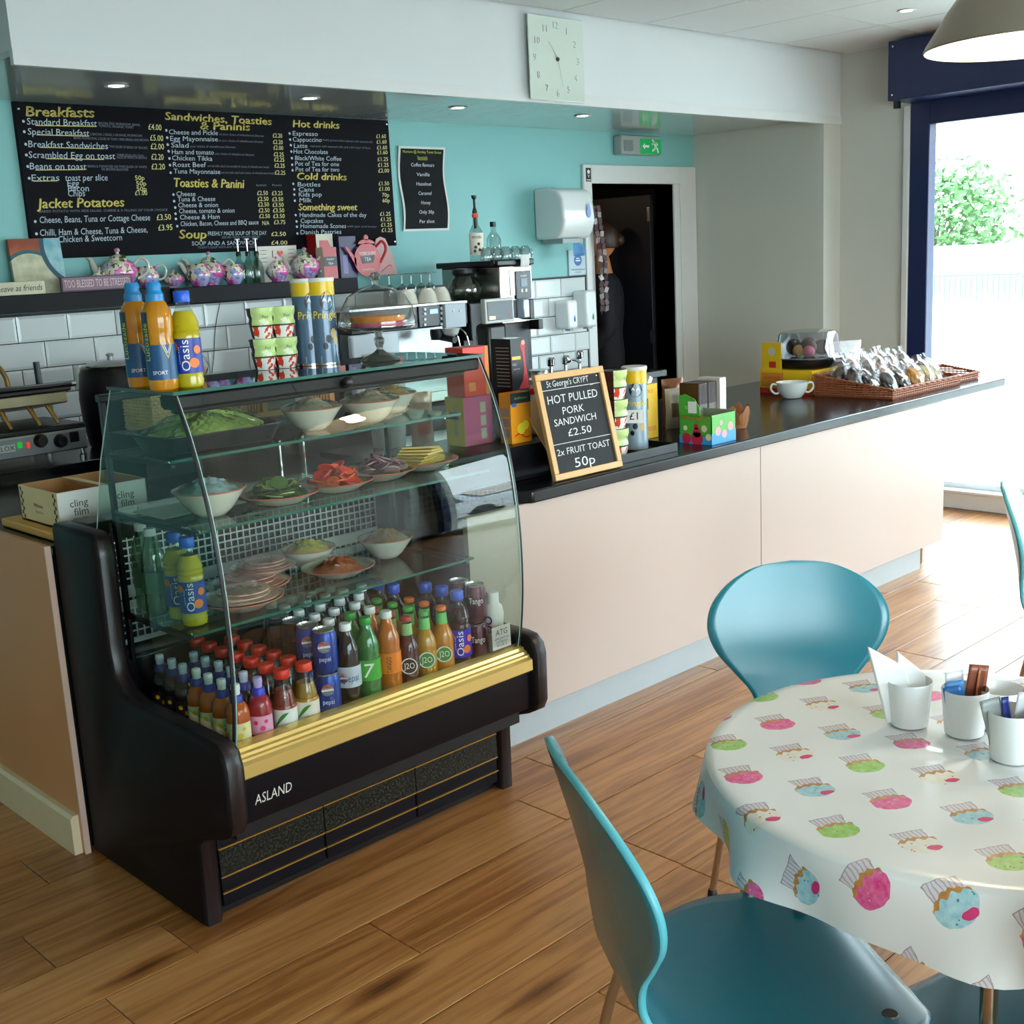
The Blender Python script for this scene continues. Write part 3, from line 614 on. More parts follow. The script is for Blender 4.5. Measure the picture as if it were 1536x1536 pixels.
for cx, items, where in cols:
    n = len(items); y = 2.478
    for k, it in enumerate(items):
        o_ = 'rearmost' if k == n-1 and n > 1 else ordn[k]
        if n == 1: o_ = 'standing alone'
        jx = random.uniform(-.002, .002); rz = 0
        if it in ('CC', 'BC', 'HC'):
            kn, dd = {'CC': ('cola_can', 'blue cola can'), 'BC': ('black_can', 'black drinks can'), 'HC': ('cherry_can', 'cherry red and black can')}[it]
            for lv, ln in ((0, 'lower'), (1, 'upper')):
                if lv and it == 'BC' and k == n-1: continue
                place(kn, cx+jx, y, ZD+lv*.1155, f'{dd}, {ln} of the pair, {o_} {where}', 'can', 'drinks cans in the display case')
        else:
            nm = it if it != 'orange_j_juice' else 'orange_j_juice'
            place(it, cx+jx, y, ZD, f'{desc[it]}, {o_} {where}', 'bottle', 'drinks bottles on the case deck', rz, 'drink_bottle')
        y += wd.get(it, .067)+.002
# two squash bottles and a tall green one on the lower shelf at the left
place('squash_bottle', 1.415, 2.66, SH3+.001, 'yellow squash bottle at the left end of the lowest glass shelf', 'bottle', objname='drink_bottle')
place('squash_bottle', 1.425, 2.745, SH3+.001, 'yellow squash bottle behind the front one on the lowest glass shelf', 'bottle', objname='drink_bottle')
place('water_bottle', 1.405, 2.83, SH3+.001, 'tall pale green bottle with yellow band at the left rear of the lowest shelf', 'bottle', objname='drink_bottle')
place('water_bottle', 1.42, 2.91, SH3+.001, 'pale green bottle rearmost on the left end of the lowest shelf', 'bottle', objname='drink_bottle')
ZT = 1.342
a = at(218, 583, z=ZT); b = at(243, 587, z=ZT)
place('sports_drink', a.x+.01, a.y+.03, ZT, 'leftmost orange sports drink bottle on top of the display case', 'bottle')
place('sports_drink', b.x+.01, b.y+.005, ZT, 'orange sports drink bottle standing in front beside the yellow squash', 'bottle')
a = at(287, 582, z=ZT); place('squash_bottle', a.x+.005, a.y+.01, ZT, 'yellow squash bottle with blue cap on top of the display case', 'bottle')
a = at(262, 578, z=ZT); place('squash_bottle', a.x+.015, a.y+.085, ZT, 'yellow squash bottle mostly hidden behind the sports drinks on the case top', 'bottle')
# ================================================================== SERVERY COUNTER
ZW = .865
LAM = mat('black_laminate', '101116', .2, var=.15, vs=30, spec=.35); PEACH = mat('peach_laminate', 'C1AEA4', .38, var=.015, vs=2)
KICK = mat('kickboard_grey', 'AEB5B8', .3, .2, var=.03)
cnt = thing('servery_counter', 'long servery counter with pale peach front panels, black worktop and grey kickboard', 'counter', (2.5, 2.76, 0))
# worktop with a chamfered left corner
W(cnt).prism([(2.60, 2.775), (2.672, 2.70), (6.17, 2.70), (6.17, 3.04), (5.62, 3.86), (2.60, 3.86)], ZW-.042, ZW, 'z').obj('worktop', LAM, cnt, bevel=.006, seg=3, fix=True)
for a, b in ((2.40, 3.98), (3.984, 5.555)): W(cnt).box(a, b, 2.722, 2.745, .12, ZW-.042).obj('front_panel', PEACH, cnt, bevel=.0015)
W(cnt).box(2.40, 5.40, 2.76, 2.775, 0, .125).obj('kickboard', KICK, cnt)
W(cnt).box(5.535, 5.555, 2.745, 3.80, .12, ZW-.042).obj('end_panel', PEACH, cnt)
W(cnt).box(5.44, 5.50, 2.80, 3.7, 0, .12).obj('plinth', mat('plinth_brown', '6B4A35', .5), cnt)
W(cnt).box(2.40, 5.53, 3.30, 3.32, .05, ZW-.042).obj('inner_panel', BLACK, cnt)
# left end: peach-brown panel with painted skirting
lp = thing('end_screen', 'low peach end panel left of the black display case with cream skirting', 'panel', (1.262, 3.16, 0))
W(lp).box(1.262, 1.278, 3.165, YB, 0, .905).obj('panel', mat('panel_tan', 'C88F5E', .45, var=.03, vs=300), lp, bevel=.001)
W(lp).box(1.2615, 1.2785, 3.160, 3.165, 0, .905).obj('edge_strip', mat('panel_edge', 'D2B3A2', .4), lp)
W(lp).prism([(1.238, 0), (1.2615, 0), (1.2615, .118), (1.246, .118), (1.238, .108)], 3.178, YB, 'y').obj('skirting', mat('cream_gloss', 'DCCBA8', .35, var=.05), lp, fix=True)
# worktops behind
bw = thing('back_worktop', 'black back worktop running along the tiled wall under the machines', 'worktop', (1.3, 4.4, 0))
W(bw).box(1.285, 5.50, 4.40, YB-.02, .89, .93).obj('top', LAM, bw, bevel=.004)
W(bw).box(1.30, 5.48, 4.46, 4.48, 0, .89).obj('cupboard_front', mat('cupboard_dark', '1B1E24', .4), bw)
sw = thing('side_worktop', 'short black worktop on the left beneath the wooden board', 'worktop', (1.28, 3.17, 0))
W(sw).box(1.282, 1.93, 3.17, 4.395, .862, .90).obj('top', LAM, sw, bevel=.004)
W(sw).box(1.29, 1.88, 3.20, 4.38, 0, .862).obj('cupboard', mat('cupboard_dark', '1B1E24', .4), sw)

def fbox(m, x0, x1, y0, y1, z0, z1, mis):
    n = len(m.f); m.box(x0, x1, y0, y1, z0, z1); m.i[n:] = list(mis); return m     # bottom, top, front, right, back, left
FX, FZ = (1, 0, 0), (0, 0, 1)
LX = (0, -1, 0)                                                                    # reading direction on a face looking to -x
def C_(n, c, r=.45, **k): return mat('card_'+n, c, r, var=.03, **k)
# ---- wooden board and cling film box
p = at(83, 793, z=.93); q = at(10, 770, z=.93)
b = thing('chopping_board', 'light wooden board under the cling film box at the left edge', 'board', (1.30, 3.21, .902))
W(b).box(1.312, 1.62, 3.21, 3.58, .902, .926).obj('board', mat('pine_board', 'D8A552', .5, var=.15, vs=25), b, bevel=.005)
for k in range(3): W(b).box(1.40+.022*k, 1.403+.022*k, 3.209, 3.211, .905, .922).obj('saw_mark', mat('wood_dark', '7A5426', .6), b)
cf = thing('cling_film_box', 'opened pale cardboard cling film box standing on the wooden board', 'box', (1.345, 3.24, .927))
CRD, CRI, CRW = C_('tan_outer', 'E3CB98'), C_('tan_inner', 'B98550'), C_('white', 'D9D9D3')
x0, x1, y0, y1, z0, z1 = 1.345, 1.615, 3.235, 3.50, .928, 1.03
m = W(cf); t = .004
fbox(m, x0, x1, y0, y0+t, z0, z1, (0, 0, 2, 0, 1, 0)); fbox(m, x0, x0+t, y0+t, y1, z0, z1, (0, 0, 0, 1, 0, 0)); fbox(m, x0, x1, y1-t, y1, z0, z1, (0, 0, 1, 0, 0, 0)); fbox(m, x1-t, x1, y0, y1, z0, z1, (0, 0, 0, 0, 0, 1)); fbox(m, x0, x1, y0, y1, z0, z0+t, (0, 1, 0, 0, 0, 0))
m.box((x0+x1)/2-.002, (x0+x1)/2+.002, y0+t, y1-t, z0+t, z1-.012, 1); m.obj('tray', [CRD, CRI, CRW], cf, smooth=0)
W(cf).cbox(((x0+x1)/2+.02, (y0+y1)/2, z1-.004), (.05, .24, .003), 0, Matrix.Rotation(.25, 3, 'Y')).obj('flap', CRD, cf)
m = W(cf)
for k in range(8):
    zz = z0+.006+k*.0115
    for yy in (y0+.012+(k % 2)*.009, y1-.030+(k % 2)*.009): W(cf).box(x0-.0006, x0, yy, yy+.009, zz, zz+.011).obj('printed_square', mat('print_black', '1B1B1B', .5), cf, smooth=0)
m = W(cf)
for xx in (1.405, 1.545):
    m.text('cling', .03, (xx, y0-.0008, .993)); m.text('film', .03, (xx+.004, y0-.0008, .968)); m.text('300mm x 300m', .007, (xx, y0-.0008, .950))
m.text('Perforated', .014, (x0-.0008, 3.37, .980), LX); m.text('Box & Go', .012, (x0-.0008, 3.365, .962), LX); m.obj('lettering', mat('print_grey', '3A3A3C', .5), cf, smooth=0)
# ---- black till box and the cartons on it
tb = thing('cash_drawer', 'black metal cash drawer box on the counter beside the display case', 'cash drawer', (2.42, 2.86, ZW))
W(tb).box(2.42, 2.93, 2.86, 3.22, ZW+.001, .985).obj('body', mat('till_black', '0E0E13', .3), tb, bevel=.003)
W(tb).box(2.44, 2.91, 2.857, 2.86, ZW+.015, .965).obj('drawer_front', mat('till_black2', '121218', .25), tb, bevel=.003)
ZB = .986
def carton(name, label, x0, x1, y0, y1, z0, z1, mats, mis, draw=None, group=None):
    t = thing(name, label, 'box', ((x0+x1)/2, y0, z0), 0, group); m = W(t); fbox(m, x0, x1, y0, y1, z0, z1, mis); m.obj('carton', mats, t, smooth=0, bevel=.0012)
    if draw: draw(t)
    return t
def art(t, name, mt, fn): m = W(t); fn(m); m.obj(name, mt, t, smooth=0)
ORG, REDB, BLKB = C_('orange', 'EE9A1E', .35), C_('red', 'D8331C', .35), C_('black', '15131A', .35)
def d1(t):
    y = 2.8985; x0, x1 = 2.782, 2.877
    art(t, 'header_band', C_('slate', '1F2830'), lambda m: m.box(x0, x1, y-.0006, y, 1.122, 1.158))
    art(t, 'lettering', TX('lime_print', '6FBF3A'), lambda m: m.text('decaffeinated', .012, (2.83, y-.001, 1.140), fit=.06))
    art(t, 'logo', TX('logo_blue', '2A63B8'), lambda m: m.disc((2.798, y-.001, 1.118), .012, (0, -1, 0), ry=.007))
    art(t, 'lemon_slice', TX('lemon', 'F2E03A'), lambda m: (m.disc((2.828, y-.001, 1.035), .019, (0, -1, 0), seg=20), m.disc((2.848, y-.0012, 1.045), .016, (0, -1, 0), seg=20)))
    art(t, 'swirl', REDB, lambda m: m.grid(lambda u, v: (2.795+.075*u, y-.0009, 1.008+.008*math.sin(u*6)+.005*v), 12, 1))
    art(t, 'side_print', C_('greybrown', '9A8A70'), lambda m: [m.box(x0-.0006, x0, 2.906, 2.945, z, z+.028) for z in (1.01, 1.045, 1.08)])
carton('drink_carton', 'orange carton with lemon print and dark top on the cash drawer', 2.782, 2.877, 2.899, 2.955, ZB, 1.158, [ORG, C_('yel_side', 'D89A1C')], (0, 0, 0, 0, 0, 1), d1)
def d2(t):
    y = 2.9645; P = [(.030, .0), (.052, .03), (.060, .07), (.056, .115), (.044, .15), (.053, .163), (.068, .152), (.066, .12), (.068, .08), (.076, .04), (.080, .0)]
    art(t, 'dancer_print', TX('dancer_red', 'D22A3C'), lambda m: m.add([(2.861+a, y, 1.16+b) for a, b in P], [tuple(range(11))]))
    art(t, 'face_print', TX('skin_print', 'E0A08A'), lambda m: m.disc((2.920, y-.0004, 1.318), .009, (0, -1, 0)))
    art(t, 'gold_band', GOLDL, lambda m: m.box(2.864, 2.905, y-.0003, y, 1.262, 1.273))
    art(t, 'lettering', TX('print_grey2', 'A8A6A4'), lambda m: (m.text('RED', .012, (2.876, y-.0003, 1.245)), m.text('espresso', .009, (2.884, y-.0003, 1.23)), [m.box(2.8595, 2.860, 2.975, 3.04, 1.17+k*.012, 1.1725+k*.012) for k in range(12)]))
carton('coffee_carton', 'tall black carton with a red dancer behind the orange carton', 2.860, 2.943, 2.965, 3.065, ZB, 1.334, [BLKB, C_('black_top', '2A2622', .2)], (0, 1, 0, 0, 0, 0), d2)
carton('tea_carton', 'bright red carton with orange edge, on top of the pink carton', 2.68, 2.795, 3.01, 3.10, 1.153, 1.318, [REDB, C_('orange_edge', 'E08A3A')], (0, 0, 0, 1, 0, 0), lambda t: art(t, 'side_strip', C_('orange_edge', 'E08A3A'), lambda m: (m.box(2.778, 2.7952, 3.0092, 3.01, 1.153, 1.318), m.box(2.70, 2.73, 3.009, 3.01, 1.17, 1.20))))
carton('tea_carton', 'pink and yellow carton seen through the end glass of the case', 2.665, 2.795, 3.005, 3.10, ZB, 1.152, [C_('pinkish', 'B8487A'), C_('yellow_face', 'D2B83A')], (0, 0, 0, 0, 0, 1), lambda t: art(t, 'side_print', C_('greyish', 'A8A89A'), lambda m: ([m.box(2.74, 2.765, 3.0042, 3.005, z, z+.035) for z in (1.005, 1.05, 1.095)], m.box(2.6642, 2.665, 3.04, 3.055, 1.02, 1.12))))
tu = thing('sweetener_tub', 'white round tub with red rim and clear lid behind the chalkboard', 'tub', (3.13, 3.14, ZB-.12))
M().lathe([(.055, 0), (.062, .01), (.072, .15), (.074, .155)], 28).obj('tub', PLAST, tu); M().lathe([(.0755, .150), (.0755, .166), (.072, .170)], 28).obj('rim', TX('red_rim', 'C8201E', .3), tu)
M().lathe([(.071, .168), (.071, .185), (.060, .198), (.03, .201)], 28).obj('lid', glass('clear_lid', 'D9D6D0', 1.2, .05, 1.5, .1), tu)
tu.location.z = ZW+.10
bs = thing('counter_riser', 'low black riser behind the chalkboard carrying the white tub', 'riser', (3.03, 3.05, ZW)); W(bs).box(3.03, 3.24, 3.05, 3.26, ZW+.001, ZW+.0995).obj('block', BLACK, bs, bevel=.003)
# ---- chalkboard
bl, br = at(838, 724, z=ZW+.002), at(935, 700, z=ZW+.002)
yb = 2.735; H = .36; tilt = R(13)
cb = thing('chalkboard', 'small wood-framed chalkboard leaning on the counter, offering a hot pulled pork sandwich', 'chalkboard', (2.815, yb, ZW+.004), rot=(-tilt, 0, R(-1)))
Wd = .335; fw = .022
M().box(.004, Wd-.004, .004, .010, .004, H-.004).obj('slate', mat('slate', '16191E', .7, var=.25, vs=20), cb)
for x0, x1, z0, z1 in ((0, Wd, 0, fw), (0, Wd, H-fw, H), (0, fw, fw, H-fw), (Wd-fw, Wd, fw, H-fw)): M().box(x0, x1, -.004, .014, z0, z1).obj('frame', mat('beech', 'D6A868', .4, var=.12, vs=30), cb, bevel=.002)
CH = mat('chalk', 'D9DCDC', .9); m = M(); Y0 = .0035
for s_, sz, x, z, f in (('5t George\'s CRYPT', .030, .155, .322, .205), ('HOT PULLED', .040, .165, .268, .245), ('PORK', .036, .155, .226, .105), ('SANDWICH', .034, .155, .190, .205), ('\u00a32.50', .036, .165, .150, .115), ('2x FRUIT TOAST', .032, .168, .090, .262), ('50p', .046, .160, .045, .10)):
    m.text(s_, sz, (x, Y0, z), fit=f, shear=.08)
for z, dz in ((.302, .006), (.118, .006)): m.box(.024, Wd-.024, Y0-.0004, Y0, z, z+.0022)
m.box(.26, .275, Y0-.0003, Y0, .300, .3015); m.obj('chalk_writing', CH, cb, smooth=0)
M().disc((Wd-.035, Y0, H-.03), .003, (0, -1, 0)).obj('pin', CHROME, cb)
lg = M().box(.05, .28, 0, .006, 0, .30).obj('support', mat('beech', 'D6A868'), cb, loc=(0, .016, .02)); lg.rotation_euler = (-R(26), 0, 0)
# ---- black tray with crisps tube and pots
tr = thing('display_tray', 'low black tray holding the crisps tube and fruit pots', 'tray', (3.05, 2.76, ZW))
m = W(tr); m.box(3.02, 3.52, 2.775, 2.99, ZW+.001, ZW+.008); m.box(3.02, 3.52, 2.775, 2.779, ZW+.008, ZW+.032); m.box(3.516, 3.52, 2.779, 2.99, ZW+.008, ZW+.032); m.obj('tray', BLACK, tr)
def crisps(nm, lab_, loc, rz, r, h, body, top, scheme=0):
    t = thing('crisps_tube', lab_, 'crisps tube', loc, rz)
    M().lathe([(r, 0), (r, h*.965)], 32).obj('tube', mat(nm+'_body', body, .25, .1, coat=.3), t)
    M().lathe([(r*1.004, h*.80), (r*1.004, h*.955)], 32, cap=False).obj('top_band', mat('band_yellow', 'E8C21A', .3), t)
    M().lathe([(r*1.04, h*.955), (r*1.05, h*.97), (r*1.05, h*.99), (r*1.0, h), (r*.9, h*.996)], 32).obj('lid', mat('lid_white', 'DADDD8', .3), t)
    M().lathe([(r*1.015, 0), (r*1.015, .006)], 32).obj('base_ring', STEEL, t)
    m = M(); lab(m, 'Pringles', .03, h*.575, r*1.012, fit=r*2.2, shear=.1); m.T = Matrix.Rotation(0, 4, 'Z'); m.obj('lettering', TX('print_yellow', 'F2D21E'), t, smooth=0)
    q = M(); q.add([(r*1.012*math.sin(.55*math.cos(a)), -r*1.012*math.cos(.55*math.cos(a)), h*.73+.026*math.sin(a)) for a in [2*PI*k/24 for k in range(24)]], [tuple(range(24))]); q.obj('oval_print', TX('oval_dark', '17151A'), t, smooth=0)
    for sgn in (-1, 1): q = M(); q.grid(lambda u, v: (r*1.02*math.sin(sgn*(.06+.30*u)), -r*1.02*math.cos(sgn*(.06+.30*u)), h*.722+.008*math.sin(PI*u)+.010*(v-.5)*math.sin(PI*(.2+.8*u))), 8, 2); q.obj('moustache', TX('print_white', 'F2F2F0'), t, smooth=0)
    q = M(); q.add([(r*1.014*math.sin(a), -r*1.014*math.cos(a), h*z) for a, z in ((-.75, .10), (0, .24), (.75, .10), (.75, .02), (-.75, .02))], [tuple(range(5))]); q.obj('chevron_print', mat(nm+'_chev', '8FA6B8' if scheme else '7B93A6', .3), t, smooth=0)
    q = M(); 
    for a, z, s_ in ((.35, .36, .9), (-.1, .30, .7), (.5, .28, .8), (-.35, .22, .6)): q.add([(r*1.016*math.sin(a+.30*s_*math.cos(b)), -r*1.016*math.cos(a+.30*s_*math.cos(b)), h*z+.016*s_*math.sin(b)) for b in [2*PI*k/10 for k in range(10)]], [tuple(range(10))], 0 if a > 0 else 1)
    q.obj('crisp_print', [TX('crisp_tan', 'C7AE76'), TX('oval_dark', '17151A')], t, smooth=0)
    return t
t = crisps('front_tube', 'tall crisps tube with yellow top and a one pound price tag on the counter', (3.43, 2.90, ZW+.009), R(-46), .046, .315, '8FA3B2', 'E8C21A', 1)
M().box(-.040, .030, -.052, -.0505, .108, .157).obj('price_tag', mat('tag_white', 'EDEDEA', .5), t).rotation_euler = (0, 0, R(-6))
M().text('\u00a31', .04, (-.004, -.0535, .133)).obj('price', mat('print_black', '1B1B1B'), t, smooth=0).rotation_euler = (0, 0, R(-6))
# yoghurt-like dessert pots: a pot with a printed sleeve
g = G('pot_sleeve'); c = g.co(); x, y, z = g.xyz(c); zz = z*1.0
leaf = g.noise(c, 45, 2); col = g.mix(z > .052, g.mix(leaf > .56, 'EDEDE4', 'D9452A'), g.mix(g.noise(c, 30, 1) > .55, 'BFD98A', 'DDE8C4'))
SLV = g.bsdf(g.mix(g.m('MULTIPLY', z > .046, z < .052), col, '2E3A2A'), .4)
POTB = mat('pot_brown', '4A2118', .3)
def pot(loc, rz, label, group, k=.9):
    t = thing('dessert_pot', label, 'pot', loc, rz, group); t.scale = (k, k, k)
    M().lathe([(.030, 0), (.034, .006), (.044, .060), (.040, .075), (.046, .090), (.048, .112)], 24).obj('pot', POTB, t)
    M().lathe([(.050, .110), (.050, .116), (.02, .117)], 24).obj('lid', mat('pot_lid', '3B1A14', .3), t)
    def f(u, v):
        a = -1.0+2.0*u; zz = v*.118; rr = .036+.014*min(1, zz/.06) - (.006*math.sin(PI*min(1, max(0, (zz-.055)/.04))))+.002; return (rr*1.08*math.sin(a), -rr*1.08*math.cos(a), zz)
    M().grid(f, 10, 12).obj('sleeve', SLV, t, smooth=60)
    m = M(); m.text('Pot', .018, (0, -.0575, .083), shear=.2); m.obj('lettering', mat('print_green', '3A5A2A'), t, smooth=0)
    return t
for k, (dz, nm) in enumerate(((0, 'lowest'), (.1065, 'middle'), (.213, 'top'))): pot((3.265, 2.86, ZW+.009+dz), R(10), f'fruit pot with green and white sleeve, {nm} of the stack behind the chalkboard', 'fruit pots beside the chalkboard')
for px, py, w1 in ((396, 556, 'front left'), (428, 553, 'front right')):
    a = at(px, py, z=ZT)
    for lv in (0, 1): pot((a.x+.02, a.y+.03, ZT+.001+lv*.083), R(-10), f'{"lower" if lv == 0 else "upper"} dessert pot of the {"left" if "left" in w1 else "right"} stack on top of the case', 'dessert pots on the case', .70)
for px, py, l_ in ((477, 549, 'crisps tube on the case top, next to the dessert pots'), (500, 548, 'crisps tube on the case top, nearest the glass cake dome')):
    a = at(px, py, z=ZT); crisps('rear_tube', l_, (a.x+.012, a.y+.05, ZT+.001), R(-10), .038, .235, '4E6A86', 'E8C21A')
# ---- yellow snack box, white packets
def d3(t):
    art(t, 'window_print', C_('brownbox', '6B2A1A'), lambda m: m.box(3.60, 3.605, 3.06, 3.17, 1.02, 1.075) if 0 else m.box(3.62, 3.70, 3.0593, 3.06, .985, 1.03))
    art(t, 'ring_print', TX('print_white', 'F2F2F0'), lambda m: m.disc((3.655, 3.0588, .985), .035, (0, -1, 0), seg=20))
    art(t, 'badge_print', TX('badge_tan', 'D8A860'), lambda m: m.disc((3.655, 3.0584, .985), .026, (0, -1, 0), seg=20))
    art(t, 'lettering', TX('print_orange', 'D8661A'), lambda m: (m.text('THE CHEESE', .024, (3.68, 3.0586, .905), fit=.13), m.text('SNACKS', .02, (3.68, 3.0586, 1.055), fit=.10)))
s3 = carton('snack_box', 'yellow open-topped snack box with a round badge beside the tall tube', 3.60, 3.76, 3.06, 3.20, ZW+.001, 1.085, [C_('yellow', 'F0BE1C', .35), C_('yellow_in', 'C8901A')], (0, 1, 0, 0, 0, 0), d3)
for k in range(5): M().cbox((-.06+.03*k, .06+.02*(k % 2), .222+.006*(k % 3)), (.035, .08, .02), 0, Matrix.Rotation(.5+.4*k, 3, 'Y')).obj('packet', mat('foil_white', 'E8E4DE', .25, .2), s3)
def packet(loc, w, h, d, rz, c1, c2, label, rx=0, name='snack_packet', cat='packet', group=None):
    t = thing(name, label, cat, loc, 0, group, rot=(rx, 0, rz)); n = random.random()*9
    def f(u, v, s_):
        x = (u-.5)*w*(1-.06*math.sin(PI*v)); z = v*h; k = math.sin(PI*min(1, max(0, u)))**.5*math.sin(PI*v)**.5
        return (x, s_*(d/2*k+.003*math.sin(17*u+n)*math.sin(11*v+n)*k), z)
    m = M(); m.grid(lambda u, v: f(u, v, -1), 10, 12); m.grid(lambda u, v: f(1-u, v, 1), 10, 12); m.obj('packet', mat('pk'+c1, c1, .22, .25, var=.2, vs=40), t, smooth=60)
    q = M(); q.grid(lambda u, v: (lambda a: (a[0], a[1]-.0012, a[2]))(f(.2+.6*u, .3+.35*v, -1)), 6, 5); q.obj('print_panel', mat('pk'+c2, c2, .3), t, smooth=60)
    return t
packet((3.98, 3.14, ZW+.001), .10, .17, .05, R(-30), 'D9D6CF', '8A7A62', 'crumpled white packet between the yellow and green boxes')
packet((4.06, 3.22, ZW+.001), .11, .20, .04, R(-20), '7A4A2C', 'B98A5A', 'brown packet standing behind the white one', )
packet((3.30, 3.45, ZW+.001), .16, .24, .05, R(5), 'E8E2D8', 'E8902A', 'white and orange packet standing behind the chalkboard')
packet((3.12, 3.50, ZW+.001), .18, .23, .04, R(8), 'D8DCC8', 'C8D8A8', 'pale green packet behind the chalkboard top', )
packet((3.02, 3.66, ZW+.001), .12, .24, .04, R(0), 'E0B8A0', 'D86A4A', 'pinkish packet lying near the steel jug')
# ---- green sweets box
gb = thing('sweets_box', 'green open cardboard sweets box with cartoon print at the front of the counter', 'box', (3.68, 2.73, ZW))
GRN, GRI = C_('green', '4DAE3A', .35), C_('grey_in', '8E8F7E'); t = .003
x0, x1, y0, y1, z0, z1 = 3.68, 3.835, 2.735, 2.89, ZW+.001, .985
m = W(gb); fbox(m, x0, x1, y0, y0+t, z0, z1-.005, (0, 0, 0, 0, 1, 0)); fbox(m, x1-t, x1, y0, y1, z0, z1, (0, 0, 0, 0, 0, 1)); fbox(m, x0, x1, y1-t, y1, z0, z1, (0, 0, 1, 0, 0, 0)); fbox(m, x0, x0+t, y0, y1, z0, z1-.01, (0, 0, 0, 1, 0, 0)); m.box(x0+t, x1-t, y0+t, y1-t, z0, z0+.004, 1); m.box(x0+t, x1-t, y0+t, y1-t, z1-.05, z1-.046, 1); m.obj('carton', [GRN, GRI], gb, smooth=0)
W(gb).prism([(y1-.10, z1-.012), (y1, z1-.012), (y1, z1+.065), (y1-.03, z1+.072), (y1-.075, z1+.055), (y1-.10, z1+.02)], x0, x0+t, 'x').obj('header', GRN, gb, smooth=0)
art(gb, 'blue_band', C_('skyblue', '3C9AD8'), lambda m: (m.box(x0-.0006, x0, y0, y1, z0, z0+.03), m.box(x0, x1, y0-.0006, y0, z0, z0+.045)))
art(gb, 'lettering', TX('print_red', 'D8322A'), lambda m: (m.text('MEGA SWEETS', .02, (x0-.0008, (y0+y1)/2, z0+.098), LX, fit=.13),))
art(gb, 'lettering', TX('print_white', 'F2F2F0'), lambda m: (m.text('SOUR', .016, (x0-.001, y1-.05, z1+.02), LX, fit=.04), m.box(x0-.0009, x0-.0004, y1-.085, y1-.045, z1+.0, z1+.045)))
art(gb, 'blob_print', TX('print_crimson', 'C42A4A'), lambda m: [m.disc((x0-.0009, y1-a, z0+b), r, (-1, 0, 0), seg=12) for a, b, r in ((.035, .02, .022), (.085, .045, .020), (.085, .02, .028), (.082, .068, .012))])
art(gb, 'star_print', TX('print_cream', 'E8E0B8'), lambda m: [m.disc((x0-.0009, y1-a, z0+b), r, (-1, 0, 0), seg=8) for a, b, r in ((.12, .062, .014), (.03, .06, .010), (.14, .03, .014))])
art(gb, 'pink_print', TX('print_pink', 'E8A0A8'), lambda m: [m.disc((x0+a, y0-.0009, z0+b), r, (0, -1, 0), seg=10) for a, b, r in ((.04, .05, .018), (.08, .035, .016), (.12, .06, .018), (.06, .08, .01))])
# ---- brown bars standing in a box
bb = thing('chocolate_box', 'box of tall dark brown bars with a white end behind the green box', 'box', (3.86, 2.86, ZW))
m = W(bb)
for k in range(2):
    x = 3.862+k*.062; o = W(bb).box(x, x+.058, 2.93, 3.03, ZW+.001, 1.075).obj('bar', mat('choc_wrap', '3A1F18', .3), bb, bevel=.004)
    q = W(bb)
    for j in range(6): q.box(x+.004+j*.009, x+.007+j*.009, 2.9285, 2.93, .99, 1.07)
    q.obj('ribbing', mat('choc_dark', '20100C', .4), o)
W(bb).box(3.988, 4.03, 2.92, 3.03, ZW+.001, 1.085).obj('end_card', C_('white2', 'DAD2C8'), bb); W(bb).box(3.99, 4.03, 2.9195, 2.92, 1.0, 1.07).obj('print', C_('creamlab', 'EFE8D8'), bb)
wb2 = thing('paper_bag', 'crumpled brown paper packaging beside the brown bars', 'paper', (4.10, 2.93, ZW))
m = M()
for k in range(5):
    a = k*1.26; m.grid(lambda u, v: ((.04+.02*v)*math.cos(a+1.3*u)+.004*math.sin(20*v+k), (.05+.02*v)*math.sin(a+1.3*u), .001+.10*v*(.8+.2*math.sin(7*u+k))), 5, 4)
m.obj('sheet', mat('kraft', '9A623A', .6, var=.2), wb2, smooth=0, solid=.001)
# ---- sugar bowl
sb2 = thing('soup_bowl', 'small white two-handled soup bowl on the worktop in front of the yellow box', 'bowl', (5.05, 3.265, ZW+.001))
WC = mat('white_china', 'E4E6E2', .12, var=.02, spec=.6, coat=.3)
M().lathe([(.030, 0), (.045, .002), (.050, .008), (.070, .035), (.077, .070), (.080, .078), (.077, .078), (.068, .036), (.045, .012), (.001, .010)], 32, cap=False).obj('bowl', WC, sb2)
for s_ in (-1, 1):
    d = Vector((.72*s_, -.69*s_, 0)); M().tube(bez([d*.074+Vector((0, 0, .068)), d*.098+Vector((0, 0, .070)), d*.104+Vector((0, 0, .045)), d*.085+Vector((0, 0, .025)), d*.066+Vector((0, 0, .026))], 5), .005, 8).obj('handle', WC, sb2)
